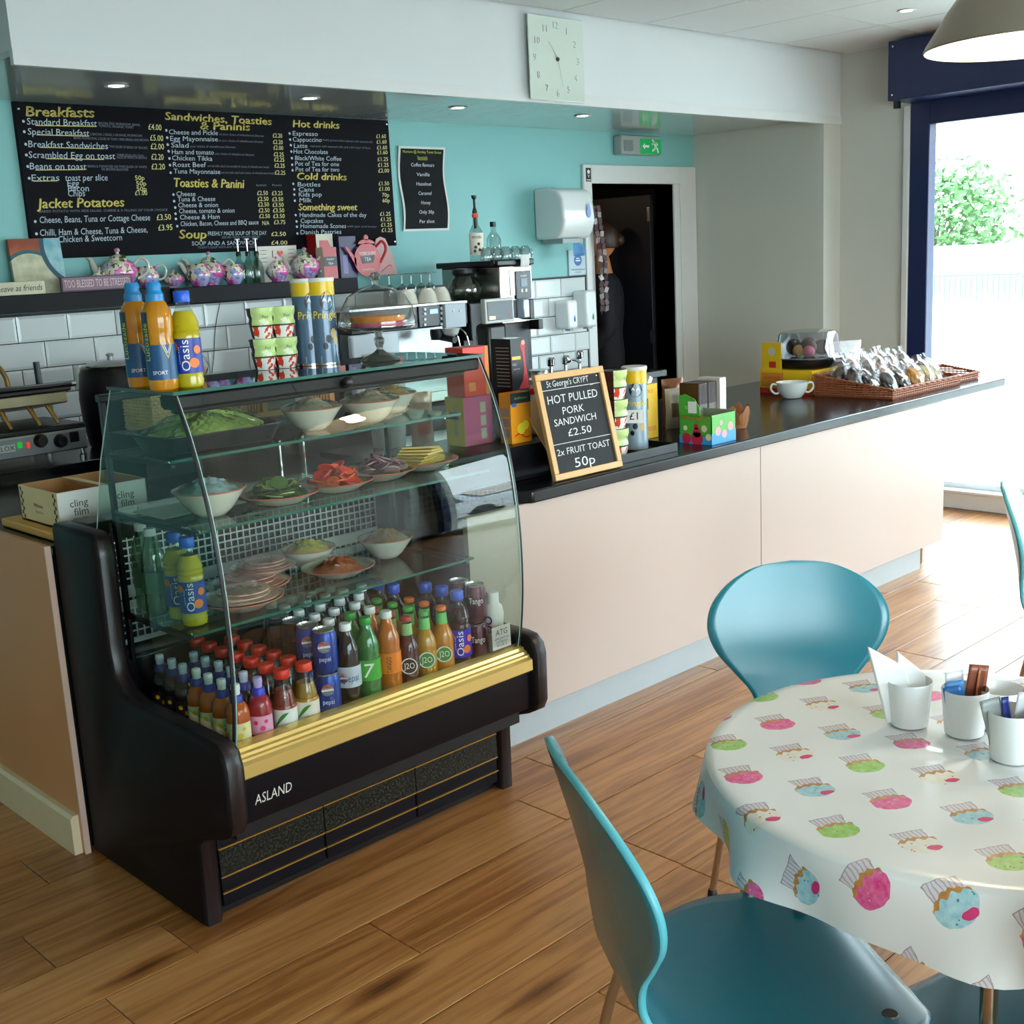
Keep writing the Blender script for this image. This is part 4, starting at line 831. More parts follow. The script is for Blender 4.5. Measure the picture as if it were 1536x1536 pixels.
# ---- yellow cake box, lid, dome on black base
yb_ = thing('cake_box', 'yellow cardboard cake box with raised lid under the plastic dome', 'box', (5.17, 3.24, ZW))
YEL = C_('yellow2', 'E8B81A', .4)
W(yb_).box(5.18, 5.42, 3.235, 3.54, ZW+.001, .985).obj('carton', YEL, yb_)
W(yb_).box(5.1792, 5.18, 3.235, 3.54, ZW+.001, .892).obj('red_band', C_('red2', 'C8301E'), yb_); W(yb_).box(5.1788, 5.18, 3.40, 3.53, .90, .97).obj('photo_print', C_('orange_print', 'D88A2A'), yb_)
m = W(yb_); m.text('mini rolls', .03, (5.178, 3.465, .945), LX, fit=.10); m.obj('lettering', TX('print_red', 'D8322A'), yb_, smooth=0)
lid = W(yb_).box(5.19, 5.197, 3.42, 3.535, .985, 1.12).obj('lid_flap', YEL, yb_)
m = W(yb_); m.box(5.1885, 5.19, 3.45, 3.49, .993, 1.025); m.obj('red_print', C_('red2', 'C8301E'), yb_); W(yb_).disc((5.1885, 3.475, 1.075), .022, (-1, 0, 0)).obj('emblem', C_('silver', 'C8C4A8'), yb_)
dm = thing('cake_dome', 'clear plastic cake dome on a black base holding muffins', 'cake dome', (5.36, 3.37, .987))
def rr(r, z, n=36, p=2.5): return [(abs(math.cos(a))**(2/p)*math.copysign(r, math.cos(a)), abs(math.sin(a))**(2/p)*math.copysign(r, math.sin(a)), z) for a in [2*PI*k/n for k in range(n)]]
def loft(m, rings, mi=0, cap=True):
    n = len(rings[0]); vs = [v for r_ in rings for v in r_]; fs = [(j*n+k, j*n+(k+1) % n, (j+1)*n+(k+1) % n, (j+1)*n+k) for j in range(len(rings)-1) for k in range(n)]
    if cap: fs += [tuple(range(n))[::-1], tuple(range((len(rings)-1)*n, len(rings)*n))]
    return m.add(vs, fs, mi)
loft(M(), [rr(.125, 0), rr(.150, .008), rr(.168, .040), rr(.168, .047)]).obj('base', BLACK, dm)
loft(M(), [rr(.166, .048), rr(.160, .06), rr(.150, .10), rr(.140, .165), rr(.130, .178), rr(.08, .186)]).obj('dome', glass('dome_plastic', 'DDE2EA', 1.8, .04, 1.5, .08), dm)
loft(M(), [rr(.172, .046), rr(.174, .050), rr(.170, .054)]).obj('rim', glass('dome_rim', 'C8D0D8', 2.5, .06, 1.5, .2), dm)
for k, (x, y, r, c) in enumerate(((-.05, -.03, .045, '4A2418'), (.03, -.06, .042, '3A1A12'), (.06, .03, .045, '5A3020'), (-.03, .06, .045, '4A2418'), (-.085, .0, .032, 'D8923A'), (-.09, -.06, .030, 'D86A80'))):
    M().ball((x, y, .055+r), (r, r, r*.95), 0, 14, 9).obj('cake', mat('cake'+c, c, .6, bmp=.4, bs=90, var=.3), dm)
# ---- wicker baskets with cellophane bags of biscuits
def weave(m, path, z0, ztop, row=.011, r=.0042, amp=.003):
    """horizontal weavers threaded in and out of uprights along a closed path; ztop(i) gives the rim height"""
    P = [Vector((*p, 0)) for p in path]; L = [0]
    for a, b in zip(P, P[1:]+P[:1]): L.append(L[-1]+(b-a).length)
    n = int(L[-1]/.011); pts = []
    for k in range(n):
        s_ = L[-1]*k/n; i = max(j for j in range(len(P)) if L[j] <= s_+1e-9); a, b = P[i], P[(i+1) % len(P)]; t = (s_-L[i])/(L[i+1]-L[i]); d = (b-a).normalized(); pts.append((a+(b-a)*t, Vector((d.y, -d.x, 0))))
    hmax = max(ztop(p.x, p.y) for p, _ in pts); z = z0+row*.5; j = 0
    while z < hmax:
        run = []
        for k in range(n+1):
            p, nn = pts[k % n]
            if z < ztop(p.x, p.y)-.002: run.append(p+nn*amp*(1 if (k+j) % 2 else -1)+Vector((0, 0, z)))
            else:
                if len(run) > 2: m.tube(run, r, 5)
                run = []
        if len(run) > 2: m.tube(run, r, 5)
        z += row; j += 1
    for k in range(0, n, 2):
        p, nn = pts[k]; h = ztop(p.x, p.y)
        if h > z0+.01: m.tube([p+Vector((0, 0, z0)), p+Vector((0, 0, h))], .0028, 5)
WICK = mat('wicker', '9A5632', .5, var=.35, vs=60)
def basket(label, x0, x1, y0, y1, hf, hb, name='wicker_basket'):
    t = thing(name, label, 'basket', (x0, y0, ZW+.001)); w_, d_ = x1-x0, y1-y0
    top = lambda x, y: hf+(hb-hf)*max(0, min(1, y/d_)); m = M(); weave(m, [(0, 0), (w_, 0), (w_, d_), (0, d_)], .004, top); tag(m.obj('woven_side', WICK, t, smooth=60), kind='stuff')
    M().box(.002, w_-.002, .002, d_-.002, 0, .006).obj('base', WICK, t)
    ring = [(0, 0), (w_, 0), (w_, d_), (0, d_), (0, 0)]; q = M()
    for a, b in zip(ring, ring[1:]):
        n = 24
        for ph in (0, PI): q.tube([(a[0]+(b[0]-a[0])*k/n, a[1]+(b[1]-a[1])*k/n+.004*math.cos(k*1.6+ph), top(0, a[1]+(b[1]-a[1])*k/n)+.004*math.sin(k*1.6+ph)) for k in range(n+1)], .0048, 6)
    q.obj('braided_rim', WICK, t, smooth=60); return t
basket('large shallow wicker basket full of bagged biscuits at the right of the worktop', 5.16, 5.84, 2.79, 3.21, .042, .10)
basket('small empty wicker basket at the far right tip of the worktop', 5.885, 6.12, 2.82, 3.03, .032, .065)
FILM = glass('cellophane', 'F8F8F8', 1.5, .12, 1.5, .05)
def bag(loc, label, c, rz, lean, s_=1.0, kindc=0):
    t = thing('biscuit_bag', label, 'bag', loc, 0, 'cellophane bags in the wicker basket', rot=(lean, 0, rz)); n = random.random()*9
    def cont(u, v):
        a = 2*PI*u; q_ = math.sin(PI*min(1, .04+v*.96))**.55; w_ = 1+.10*math.sin(5*a+n+7*v)+.07*math.sin(11*a+3*n-13*v)
        return (.047*s_*q_*w_*math.cos(a), .027*s_*q_*w_*math.sin(a), .004+.128*s_*v)
    M().grid(cont, 26, 16, closeu=True).obj('biscuits', mat('bis'+c, c, .55, bmp=.9, bs=75, var=.75, vs=38), t, smooth=30)
    def f(u, v):
        a = 2*PI*u; q_ = (math.sin(PI*min(1, .06+v*1.02))**.5+.10) if v < .80 else (.42+1.1*(v-.8)); w_ = 1+.07*math.sin(7*a+n+9*v)+.05*math.sin(13*a+4*n-12*v)
        return (.054*s_*q_*w_*math.cos(a), .033*s_*q_*w_*math.sin(a), .001+v*.19*s_)
    M().grid(f, 22, 14, closeu=True).obj('film', FILM, t, smooth=30)
    M().tube([(.020*s_*math.cos(2*PI*k/12), .011*s_*math.sin(2*PI*k/12), .156*s_) for k in range(13)], .0025, 5).obj('tie', mat('tie_pink', 'D8B8BC', .4), t)
DKB, LTB, ORB = '2E1A14', 'A87A4A', 'D8862A'
spots = [(5.225, 2.90, DKB, 'front left corner'), (5.325, 2.865, DKB, 'front, second from the left'), (5.43, 2.85, '3A2018', 'front, third from the left'), (5.54, 2.845, ORB, 'front, orange biscuits'), (5.66, 2.85, 'B8A060', 'front, second from the right'), (5.77, 2.86, 'C8B890', 'front right corner'),
         (5.235, 3.00, DKB, 'middle row, left end'), (5.35, 2.985, '4A2C1C', 'middle row, second from the left'), (5.46, 2.98, LTB, 'middle row, pale biscuits at centre'), (5.58, 2.98, '6A4A2C', 'middle row, right of centre'), (5.70, 2.98, '8A7248', 'middle row, right end'),
         (5.27, 3.09, '4A2C1C', 'back row, left'), (5.40, 3.09, 'A8784A', 'back row, second from the left'), (5.53, 3.09, '5A3A24', 'back row, third from the left'), (5.67, 3.09, '7A5A38', 'back row, right end')]
for k, (x, y, c, w_) in enumerate(spots): bag((x, y, ZW+.012), f'cellophane biscuit bag in the basket, {w_}', c, random.uniform(-.35, .35), -R(38 if y < 2.95 else 24), .92 if y < 2.95 else 1.05)
packet((5.70, 3.40, ZW+.001), .26, .22, .08, R(-35), 'E4E0E0', 'D8B0B8', 'white and pink plastic pack standing behind the basket', name='cake_pack')
tubc = thing('food_tub', 'clear plastic tub with pale lid between the cake dome and the basket bags', 'tub', (5.60, 3.33, ZW+.001)); M().lathe([(.06, 0), (.075, .15)], 20).obj('tub', mat('tub_beige', 'A89A88', .3), tubc); M().lathe([(.078, .15), (.08, .165), (.05, .17)], 20).obj('lid', mat('tub_lid', 'C8D0D4', .3), tubc)
# ================================================================== FOOD IN THE CASE
RIM = mat('pink_rim', 'C8705A', .3); FOODF = glass('cling_wrap', 'F8FAF8', 1.2, .10, 1.5, .02)
def dish(kind_, loc, label, food=None, fc=('7A9A4A', .3), s_=1.0, wrap=True, sq=1.0, group=None, rx=0):
    t = thing('serving_bowl' if kind_ == 'bowl' else 'serving_plate', label, 'bowl' if kind_ == 'bowl' else 'plate', loc, 0, group)
    t.scale = (s_, s_*sq, s_)
    if kind_ == 'bowl':
        pr_ = [(.028, 0), (.034, .002), (.050, .016), (.075, .050), (.084, .062), (.082, .062), (.072, .050), (.046, .018), (.001, .010)]; rimz, rr_ = .062, .083
    else:
        pr_ = [(.045, 0), (.060, .004), (.088, .020), (.100, .026), (.099, .028), (.085, .022), (.058, .008), (.001, .006)]; rimz, rr_ = .027, .0995
    M().lathe(pr_, 36, cap=False).obj('dish', mat('ivory_china', 'DED8C8', .15, var=.03, coat=.3), t)
    M().tube([(rr_*math.cos(2*PI*k/36), rr_*math.sin(2*PI*k/36), rimz) for k in range(37)], .0016, 5, cap=False).obj('painted_rim', RIM, t)
    if food: food(t, fc, rimz)
    if wrap:
        M().grid(lambda u, v: ((rr_+.002)*v*math.cos(2*PI*u), (rr_+.002)*v*math.sin(2*PI*u), rimz+.003+.016*(1-v*v)+.004*math.sin(9*u*2*PI+8*v)*v*(1-v)*2), 30, 6, closeu=True).obj('cling_film', FOODF, t, smooth=40)
    return t
def mound(t, fc, rz_, h=.035, nm='filling'):
    c, b = fc; n = random.random()*20
    M().grid(lambda u, v: (.070*v*math.cos(2*PI*u), .070*v*math.sin(2*PI*u), rz_-.012+h*(1-v*v)*(1+.25*math.sin(5*u*2*PI+n)*v)+.004*math.sin(23*u*2*PI+17*v+n)), 30, 8, closeu=True).obj(nm, mat('food'+c, c, .5, bmp=.8, bs=110, var=.4, vs=60), t, smooth=25)
def chips(cs, n=26, rad=.065, flat=.012, size=.020, zt=.018):
    def f(t, fc, rz_):
        for k in range(n):
            a = random.random()*2*PI; r = rad*random.random()**.5; s_ = size*random.uniform(.8, 1.2); c = cs[k % len(cs)]
            M().lathe([(s_, 0), (s_, .003)], 12).obj('slice', mat('sl'+c, c, .35, var=.3, vs=90), t, loc=(r*math.cos(a), r*math.sin(a), rz_-.012+zt*(1-(r/rad)**2)+.012*random.random())).rotation_euler = (random.uniform(-.6, .6), random.uniform(-.6, .6), 0)
    return f
def shv(px, py, z, dx=0, dy=0): a = at(px, py, z=z); return (a.x+dx, a.y+dy, z+.001)
# top shelf: lettuce tray, bowls
lt = thing('lettuce_tray', 'black plastic tray heaped with wrapped shredded lettuce on the top shelf', 'tray', (1.56, 2.76, SH1+.001))
loft(M(), [rr(.085, 0, p=5), rr(.095, .004, p=5), rr(.108, .055, p=5), rr(.116, .057, p=5), rr(.116, .060, p=5), rr(.104, .058, p=5), rr(.090, .012, p=5)]).obj('tray', mat('tray_charcoal', '1E2226', .35), lt)
lt.scale = (1.62, 1.1, .78)
M().grid(lambda u, v: (.098*v*math.cos(2*PI*u), .098*v*math.sin(2*PI*u), .052+.045*(1-v*v)*(1+.3*math.sin(3*u*2*PI+1))+.006*math.sin(31*u*2*PI+25*v)), 60, 14, closeu=True).obj('lettuce', mat('lettuce', 'BCD070', .5, bmp=1.0, bs=90, var=.5, vs=70), lt, smooth=20)
M().grid(lambda u, v: (.106*v*math.cos(2*PI*u), .106*v*math.sin(2*PI*u), .061+.046*(1-v**2)*(1+.3*math.sin(3*u*2*PI+1))+.006*math.sin(11*u*2*PI+9*v)), 40, 8, closeu=True).obj('cling_film', FOODF, lt, smooth=40)
dish('bowl', (1.86, 2.72, SH1+.001), 'wrapped bowl beside the lettuce tray on the top shelf', mound, ('C8B8A0', .3), 1.0)
dish('bowl', (2.045, 2.70, SH1+.001), 'wrapped bowl at the middle right of the top shelf', mound, ('C8A890', .3), 1.0)
dish('bowl', (2.195, 2.80, SH1+.001), 'wrapped bowl at the right end of the top shelf', mound, ('C89A4A', .3), .95)
for px, py, k in ((375, 655, 0), (548, 633, 1)):
    a = shv(px, py, SH1); pt = thing('price_ticket', f'small folded white ticket leaning by the {"left" if k == 0 else "right"} top-shelf bowl', 'ticket', a); M().cbox((0, -.01, .014), (.032, .002, .028), 0, Matrix.Rotation(-.5, 3, 'X')).obj('card', mat('tag_white', 'EDEDEA'), pt)
# middle shelf
dish('bowl', (1.475, 2.63, SH2+.001), 'large bowl at the left of the middle shelf', mound, ('9FB8BC', .3), 1.08)
dish('plate', (1.665, 2.61, SH2+.001), 'plate of sliced cucumber on the middle shelf', chips(['2E4A22', 'A8C070', '3A5A2A', '8FAA5A', '4A6A32'], 34, zt=.035), s_=1.0)
dish('plate', (1.85, 2.62, SH2+.001), 'plate of sliced tomato on the middle shelf', chips(['D8351E', 'E8502A', 'C82A1A', 'E86A3A'], 32, zt=.04, size=.022), s_=1.0)
dish('plate', (2.025, 2.65, SH2+.001), 'plate of sliced red onion and ham on the middle shelf', chips(['8A5A66', 'C8A0A0', '7A4A5A'], 26, zt=.03, size=.024), s_=1.0)
def slab(t, fc, rz_):
    for k in range(7): M().box(-.055, .055, -.045, .045, 0, .005).obj('slice', mat('cheese_slice', 'E3BE55', .4, var=.05), t, loc=(.004*k-.01, .003*k, rz_-.008+.0058*k)).rotation_euler = (0, .04*k-.1, .12*k)
dish('plate', (2.195, 2.67, SH2+.001), 'plate stacked with yellow cheese slices at the right of the middle shelf', slab, s_=1.05)
ppr = thing('paper_sheet', 'white paper sheet under the dishes at the left of the middle shelf', 'paper', (1.45, 2.62, SH2+.0005)); 
ppr.location = (1.50, 2.80, SH2+.0008); M().box(-.12, .12, -.10, .06, 0, .0008).obj('sheet', mat('paper_white', 'DADDD9', .6), ppr)
for k, (x, y) in enumerate(((1.80, 2.80), (1.89, 2.82))): c_ = thing('fork_handle', f'upright thin steel utensil behind the tomato, {"left" if k == 0 else "right"} one', 'utensil', (x, y, SH2+.001)); M().tube([(0, 0, 0), (0, 0, .13)], .0035, 8).obj('rod', CHROME, c_)
# lowest glass shelf
def hams(t, fc, rz_):
    for k in range(5): M().lathe([(.078-.004*k, 0), (.079-.004*k, .003)], 28).obj('slice', mat('ham'+fc[0], fc[0], .35, var=.15, vs=60), t, loc=(.012*math.sin(k*2), .010*math.cos(k*3), rz_-.004+.0042*k))
dish('plate', (1.66, 2.80, SH3+.001), 'plate of sliced ham, rear left on the lowest glass shelf', hams, ('E0A498', .3), 1.12)
dish('plate', (1.74, 2.845, SH3+.032), 'second plate of ham overlapping the rear one on the lowest shelf', hams, ('D8A498', .3), .9)
dish('plate', (1.57, 2.69, SH3+.001), 'wide wrapped plate at the front left of the lowest glass shelf', hams, ('E6C4B4', .3), 1.1)
dish('plate', (1.925, 2.75, SH3+.001), 'plate of pink cooked meat in the middle of the lowest shelf', mound, ('B5603A', .3), 1.05)
dish('bowl', (1.93, 2.90, SH3+.001), 'bowl of yellow filling at the back of the lowest shelf', mound, ('C9B84A', .3), .95)
dish('bowl', (2.14, 2.80, SH3+.001), 'bowl at the right of the lowest glass shelf', mound, ('8A6A3A', .3), 1.0)
# ================================================================== ON THE BACK WALL
def bx(px0, py0, px1, py1, y): a = at(px0, py0, y=y); b = at(px1, py1, y=y); return a.x, b.x, b.z, a.z
mb = thing('menu_board', 'large black menu board hand-lettered in yellow and pale chalk, covering the wall above the shelf', 'menu board', (2.12, 5.0, 1.70))
MX0, MX1, MZ0, MZ1, MY = 2.12, 4.052, 1.702, 2.329, 5.018
W(mb).box(MX0, MX1, MY, YB-.001, MZ0, MZ1).obj('board', mat('menu_black', '04030C', .6, var=.1, spec=.12), mb, bevel=.002)
MN = {'y': ('heading_lettering', 'E8D670'), 'w': ('item_lettering', 'B8C8D4'), 'p': ('price_lettering', 'E6DE96'), 't': ('small_lettering', '6F7A8C')}
def ln(o, s_, x0, y0, x1, y1, h, k, sh=.12):
    p, q = at(o+x0/3.84, 120+y0/3.84, y=MY-.0012), at(o+x1/3.84, 120+y1/3.84, y=MY-.0012); c = (p+q)/2; d = q-p
    m_ = W(mb).text(s_, h, c, (d.x, 0, d.z), (-d.z, 0, d.x), fit=d.length, shear=sh)
    if k == 'y': m_.text(s_, h, c+Vector((.0025, 0, -.0015)), (d.x, 0, d.z), (-d.z, 0, d.x), fit=d.length, shear=sh)
    m_.obj(MN[k][0], mat('menu_'+k, MN[k][1], .6), mb, smooth=0)
def pr(o, s_, x0, y0, x1, y1=None): ln(o, s_, x0, y0, x1, y1 or y0, .036 if o == A and x0 > 850 else .028, 'p', .05)
H1, H2, H3 = .062, .038, .014
A, B = 0, 230
for a in ((A, 'Breakfasts', 150, 182, 540, 190), (A, 'Jacket Potatoes', 215, 714, 713, 704), (B, 'Sandwiches, Toasties', 68, 208, 680, 240), (B, '& Paninis', 270, 264, 555, 272), (B, 'Toasties & Panini', 115, 592, 520, 600), (B, 'Soup', 150, 890, 305, 890), (B, 'Hot drinks', 805, 252, 1070, 262), (B, 'Cold drinks', 827, 555, 1112, 560), (B, 'Something sweet', 836, 733, 1173, 733)):
    ln(*a, .047 if 'wich' in a[1] or '& P' in a[1][:3] or a[0] == B and a[1][:3] in ('Hot', 'Col', 'Som') else .056, 'y', .2)
for a in ((A, 'Standard Breakfast', 155, 240, 558, 252), (A, 'Special Breakfast', 160, 298, 515, 308), (A, 'Breakfast Sandwiches', 163, 370, 622, 382), (A, 'Scrambled Egg on toast', 165, 432, 663, 440), (A, 'Beans on toast', 172, 498, 498, 500), (A, 'Extras', 182, 566, 342, 564), (A, 'toast per slice', 375, 565, 620, 563), (A, 'Egg', 388, 597, 455, 597), (A, 'Bacon', 392, 626, 512, 625), (A, 'Chips', 392, 655, 490, 653),
    (A, 'Cheese, Beans, Tuna or Cottage Cheese', 228, 808, 865, 793), (A, 'Chilli, Ham & Cheese, Tuna & Cheese,', 230, 882, 850, 862), (A, 'Chicken & Sweetcorn', 335, 920, 703, 908),
    (B, 'Cheese and Pickle', 90, 300, 372, 306), (B, 'Egg Mayonnaise', 97, 338, 372, 342), (B, 'Salad', 103, 376, 203, 378), (B, 'Ham and tomato', 107, 415, 348, 418), (B, 'Chicken Tikka', 108, 450, 340, 454), (B, 'Roast Beef', 113, 488, 303, 490), (B, 'Tuna Mayonnaise', 117, 526, 386, 530),
    (B, 'Cheese', 133, 657, 243, 657), (B, 'Tuna & Cheese', 140, 688, 357, 685), (B, 'Cheese & onion', 143, 722, 373, 720), (B, 'Cheese, tomato & onion', 148, 756, 468, 752), (B, 'Cheese & Ham', 153, 792, 382, 788), (B, 'Chicken, Bacon, Cheese and BBQ sauce', 157, 830, 606, 820),
    (B, 'FRESHLY MADE SOUP OF THE DAY', 315, 886, 652, 882), (B, 'SOUP AND A SANDWICH', 222, 943, 590, 938),
    (B, 'Espresso', 803, 308, 948, 312), (B, 'Cappuccino', 803, 343, 970, 346), (B, 'Latte', 810, 380, 888, 380), (B, 'Hot Chocolate', 808, 412, 1005, 416), (B, 'Black/White Coffee', 817, 450, 1083, 455), (B, 'Pot of Tea for one', 817, 482, 1070, 486), (B, 'Pot of Tea for two', 820, 515, 1072, 517),
    (B, 'Bottles', 832, 602, 962, 603), (B, 'Cans', 837, 632, 925, 632), (B, 'Kids pop', 838, 660, 970, 660), (B, 'Milk', 842, 693, 912, 693), (B, 'Handmade Cakes of the day', 843, 778, 1228, 778), (B, 'Cupcakes', 848, 812, 978, 812), (B, 'Homemade Scones', 848, 842, 1110, 842), (B, 'Danish Pastries', 848, 878, 1083, 875)):
    ln(*a, (H2 if a[0] == A else .030) if a[1] not in ('FRESHLY MADE SOUP OF THE DAY', 'SOUP AND A SANDWICH') else .026, 'w')
for a in ((A, 'BACON, EGG, MUSHROOM, BEANS,', 568, 248, 808, 260), (A, 'TOMATO, SAUSAGE, TOAST', 568, 264, 770, 274), (A, '2 BACON, 2 EGGS, 2 SAUSAGE, MUSHROOM,', 520, 312, 820, 322), (A, 'BEANS, MUSHROOMS, 2 SLICES OF TOAST, FRIED BREAD, HASH BROWN', 425, 334, 855, 348), (A, 'TWO SLICES OF BREAD OR TEACAKE', 630, 384, 850, 392), (A, 'THREE EGGS ON TWO', 672, 432, 828, 438), (A, 'SLICES OF WHITE OR BROWN', 672, 446, 845, 450), (A, 'BEANS & TOMATOES ON TWO SLICES OF WHITE', 505, 497, 845, 502), (A, 'OR BROWN BLOOMER', 585, 515, 740, 517), (A, 'BAKED POTATO WITH SIDE SALAD, CHEESE & A FILLING OF YOUR CHOICE', 225, 758, 965, 748),
    (B, 'on your choice of white/brown bloomer', 380, 312, 638, 323), (B, 'on your choice of white/brown bloomer', 375, 348, 635, 357), (B, 'your choice of white/brown bloomer', 212, 382, 475, 387), (B, 'your choice of white/brown bloomer', 355, 424, 582, 432), (B, 'served with salad, horseradish & choice of white/brown bread', 312, 495, 665, 502), (B, 'served with salad and choice of white/brown bread', 392, 533, 695, 538), (B, 'Sandwich', 592, 606, 650, 606), (B, 'Panini', 685, 606, 738, 606), (B, 'SERVED WITH CRUSTY BREAD', 395, 908, 615, 903), (B, 'TODAY\'S SOUP WITH ANY SANDWICH ABOVE', 255, 966, 600, 960), (B, 'freshly ground arabica espresso with steamed milk', 975, 345, 1262, 358), (B, 'espresso with steamed milk and a thin layer of foam', 905, 380, 1250, 392), (B, 'with jam and butter', 1115, 843, 1288, 845)):
    ln(*a, H3, 't', .05)
for a in ((A, '\u00a34.00', 855, 270, 930, 276), (A, '\u00a35.00', 865, 333, 940, 338), (A, '\u00a32.00', 868, 383, 945, 386), (A, '\u00a32.20', 872, 443, 942, 446), (A, '\u00a32.20', 873, 500, 950, 501), (A, '50p', 778, 565, 832), (A, '50p', 785, 597, 842), (A, '50p', 787, 628, 845), (A, '\u00a31.00', 778, 652, 848), (A, '\u00a33.50', 903, 793, 985, 790), (A, '\u00a33.95', 912, 853, 993, 849),
    *[(B, t, 688+2*i, y, 742+3*i, y+3) for i, (t, y) in enumerate(zip(('\u00a32.20', '\u00a32.20', '\u00a32.00', '\u00a32.25', '\u00a32.25', '\u00a32.25', '\u00a32.25'), (320, 357, 390, 428, 458, 493, 533)))],
    *[(B, '\u00a32.50', 598+3*i, y, 660+3*i) for i, y in enumerate((652, 686, 718, 752, 785))], (B, 'N/A', 628, 825, 668), *[(B, '\u00a33.25' if i == 0 else '\u00a33.50', 683+2*i, y, 745+3*i) for i, y in enumerate((653, 688, 720, 752, 785))], (B, '\u00a33.75', 695, 820, 760), (B, '\u00a32.50', 680, 888, 763), (B, '\u00a34.00', 680, 938, 772),
    *[(B, t, 1284+2*i, y, 1340+3*i) for i, (t, y) in enumerate(zip(('\u00a31.60',)*4+('\u00a31.25', '\u00a31.25', '\u00a32.00'), (325, 357, 390, 418, 457, 490, 523)))], (B, '\u00a31.50', 1298, 597, 1358), (B, '\u00a31.00', 1300, 628, 1362), (B, '70p', 1318, 663, 1358), (B, '60p', 1320, 695, 1362), *[(B, '\u00a31.25', 1306+3*i, y, 1366+4*i) for i, y in enumerate((772, 803, 835, 866))]):
    pr(*a)
for o, x, y in ((A, 135, 238), (A, 140, 298), (A, 148, 370), (A, 152, 432), (A, 160, 498), (A, 168, 566), (A, 203, 815), (A, 210, 886), (B, 75, 290), (B, 80, 332), (B, 83, 372), (B, 88, 410), (B, 93, 452), (B, 96, 490), (B, 100, 534), (B, 116, 660), (B, 120, 698), (B, 126, 735), (B, 128, 770), (B, 130, 800), (B, 138, 842), (B, 785, 308), (B, 788, 343), (B, 792, 375), (B, 795, 412), (B, 798, 450), (B, 800, 488), (B, 802, 520), (B, 806, 598), (B, 812, 630), (B, 812, 660), (B, 815, 695), (B, 820, 778), (B, 825, 815), (B, 827, 845), (B, 830, 884)):
    p = at(o+x/3.84, 120+y/3.84, y=MY-.0012); W(mb).disc(p, .006, (0, -1, 0), seg=8).obj('bullet_point', mat('menu_w', 'B8C8D4'), mb, smooth=0)
for x0, y0, x1, y1 in ((205, 264, 555, 270), (210, 318, 510, 326), (230, 390, 590, 398), (265, 455, 600, 460), (205, 521, 490, 518), (195, 585, 330, 583)):
    p, q = at(x0/3.84, 120+y0/3.84, y=MY-.0012), at(x1/3.84, 120+y1/3.84, y=MY-.0012); W(mb).add([p, q, q+Vector((0, 0, .003)), p+Vector((0, 0, .003))], [(0, 1, 2, 3)]).obj('underline', mat('menu_y', 'E8D670'), mb, smooth=0)
for x, z in ((MX0+.02, MZ1-.03), (MX1-.012, MZ1-.02), (MX1-.012, MZ0+.02), (MX0+.02, MZ0+.02)): M().lathe([(.006, 0), (.004, .003)], 10).obj('screw', CHROME, mb, loc=(x-mb.location.x, MY-.001-mb.location.y, z-mb.location.z)).rotation_euler = (R(90), 0, 0)
# paper flavours list
pm = thing('flavour_poster', 'small black coffee flavours poster with a white edge right of the menu board', 'poster', (4.12, 5.03, 1.78))
def wav(x, z): return YB-.006-.008*math.sin((z-1.78)/.42*PI*2.2)*.6-.006
x0, x1, z0, z1 = 4.112, 4.432, 1.772, 2.206
for nm, d, mt, yo in (('sheet', 0, 'E0E2E0', 0), ('print_area', .012, '14141C', -.001)):
    W(pm).grid(lambda u, v: (x0+d+(x1-x0-2*d)*u+.006*math.sin(v*7), wav(0, z0+d+(z1-z0-2*d)*v)+yo, z0+d+(z1-z0-2*d)*v), 4, 16).obj(nm, mat('poster'+mt, '08080F' if mt == '14141C' else mt, .6, spec=.15), pm)
m = W(pm); q = W(pm)
m.text('Nurture @ Armley Town Street', .020, (4.272, wav(0, 2.18)-.004, 2.178), fit=.265); m.text('Specials', .020, (4.272, wav(0, 2.15)-.004, 2.150), fit=.07); m.box(4.24, 4.305, wav(0, 2.15)-.0045, wav(0, 2.15)-.004, 2.138, 2.14); m.obj('heading', TX('lime_head', 'B8C83A'), pm, smooth=0)
for k, s_ in enumerate(('Coffee flavours', 'Vanilla', 'Hazelnut', 'Caramel', 'Honey', 'Only 30p', 'Per shot')): z = 2.112-.0485*k; q.text(s_, .026, (4.272, wav(0, z)-.005, z), fit={0: .16}.get(k, .013*len(s_)), shear=.1)
q.obj('lettering', TX('print_pale', 'C8CCD4'), pm, smooth=0)
# clock
ck = thing('wall_clock', 'square frosted glass wall clock with raised numerals on the white bulkhead', 'clock', (4.09, 4.03, 2.31))
CL = mat('frosted_glass', 'CBD8CE', .15, var=.02, spec=.8, coat=.5)
loft(M(), []) if 0 else None
W(ck).box(4.097, 4.463, 4.028, 4.034, 2.312, 2.682).obj('face', CL, ck, bevel=.004, seg=3)
W(ck).box(4.20, 4.36, 4.034, 4.058, 2.42, 2.58).obj('movement', mat('cream_case', 'C8B48A', .5), ck)
m = W(ck); cx, cz = 4.282, 2.497
for h in range(1, 13):
    a = R(90-30*h); m.text(str(h), .044, (cx+.145*math.cos(a), 4.0262, cz+.15*math.sin(a)))
m.obj('numerals', mat('numeral_silver', 'F4F6F4', .2, .3), ck, smooth=0)
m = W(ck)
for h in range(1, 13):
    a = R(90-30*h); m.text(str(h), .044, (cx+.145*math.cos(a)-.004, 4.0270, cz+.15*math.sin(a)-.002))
m.obj('painted_numeral_shadow', mat('numeral_shadow', '6A756E', .4), ck, smooth=0)  # dark offset copy of the numerals, their shadow painted on the face
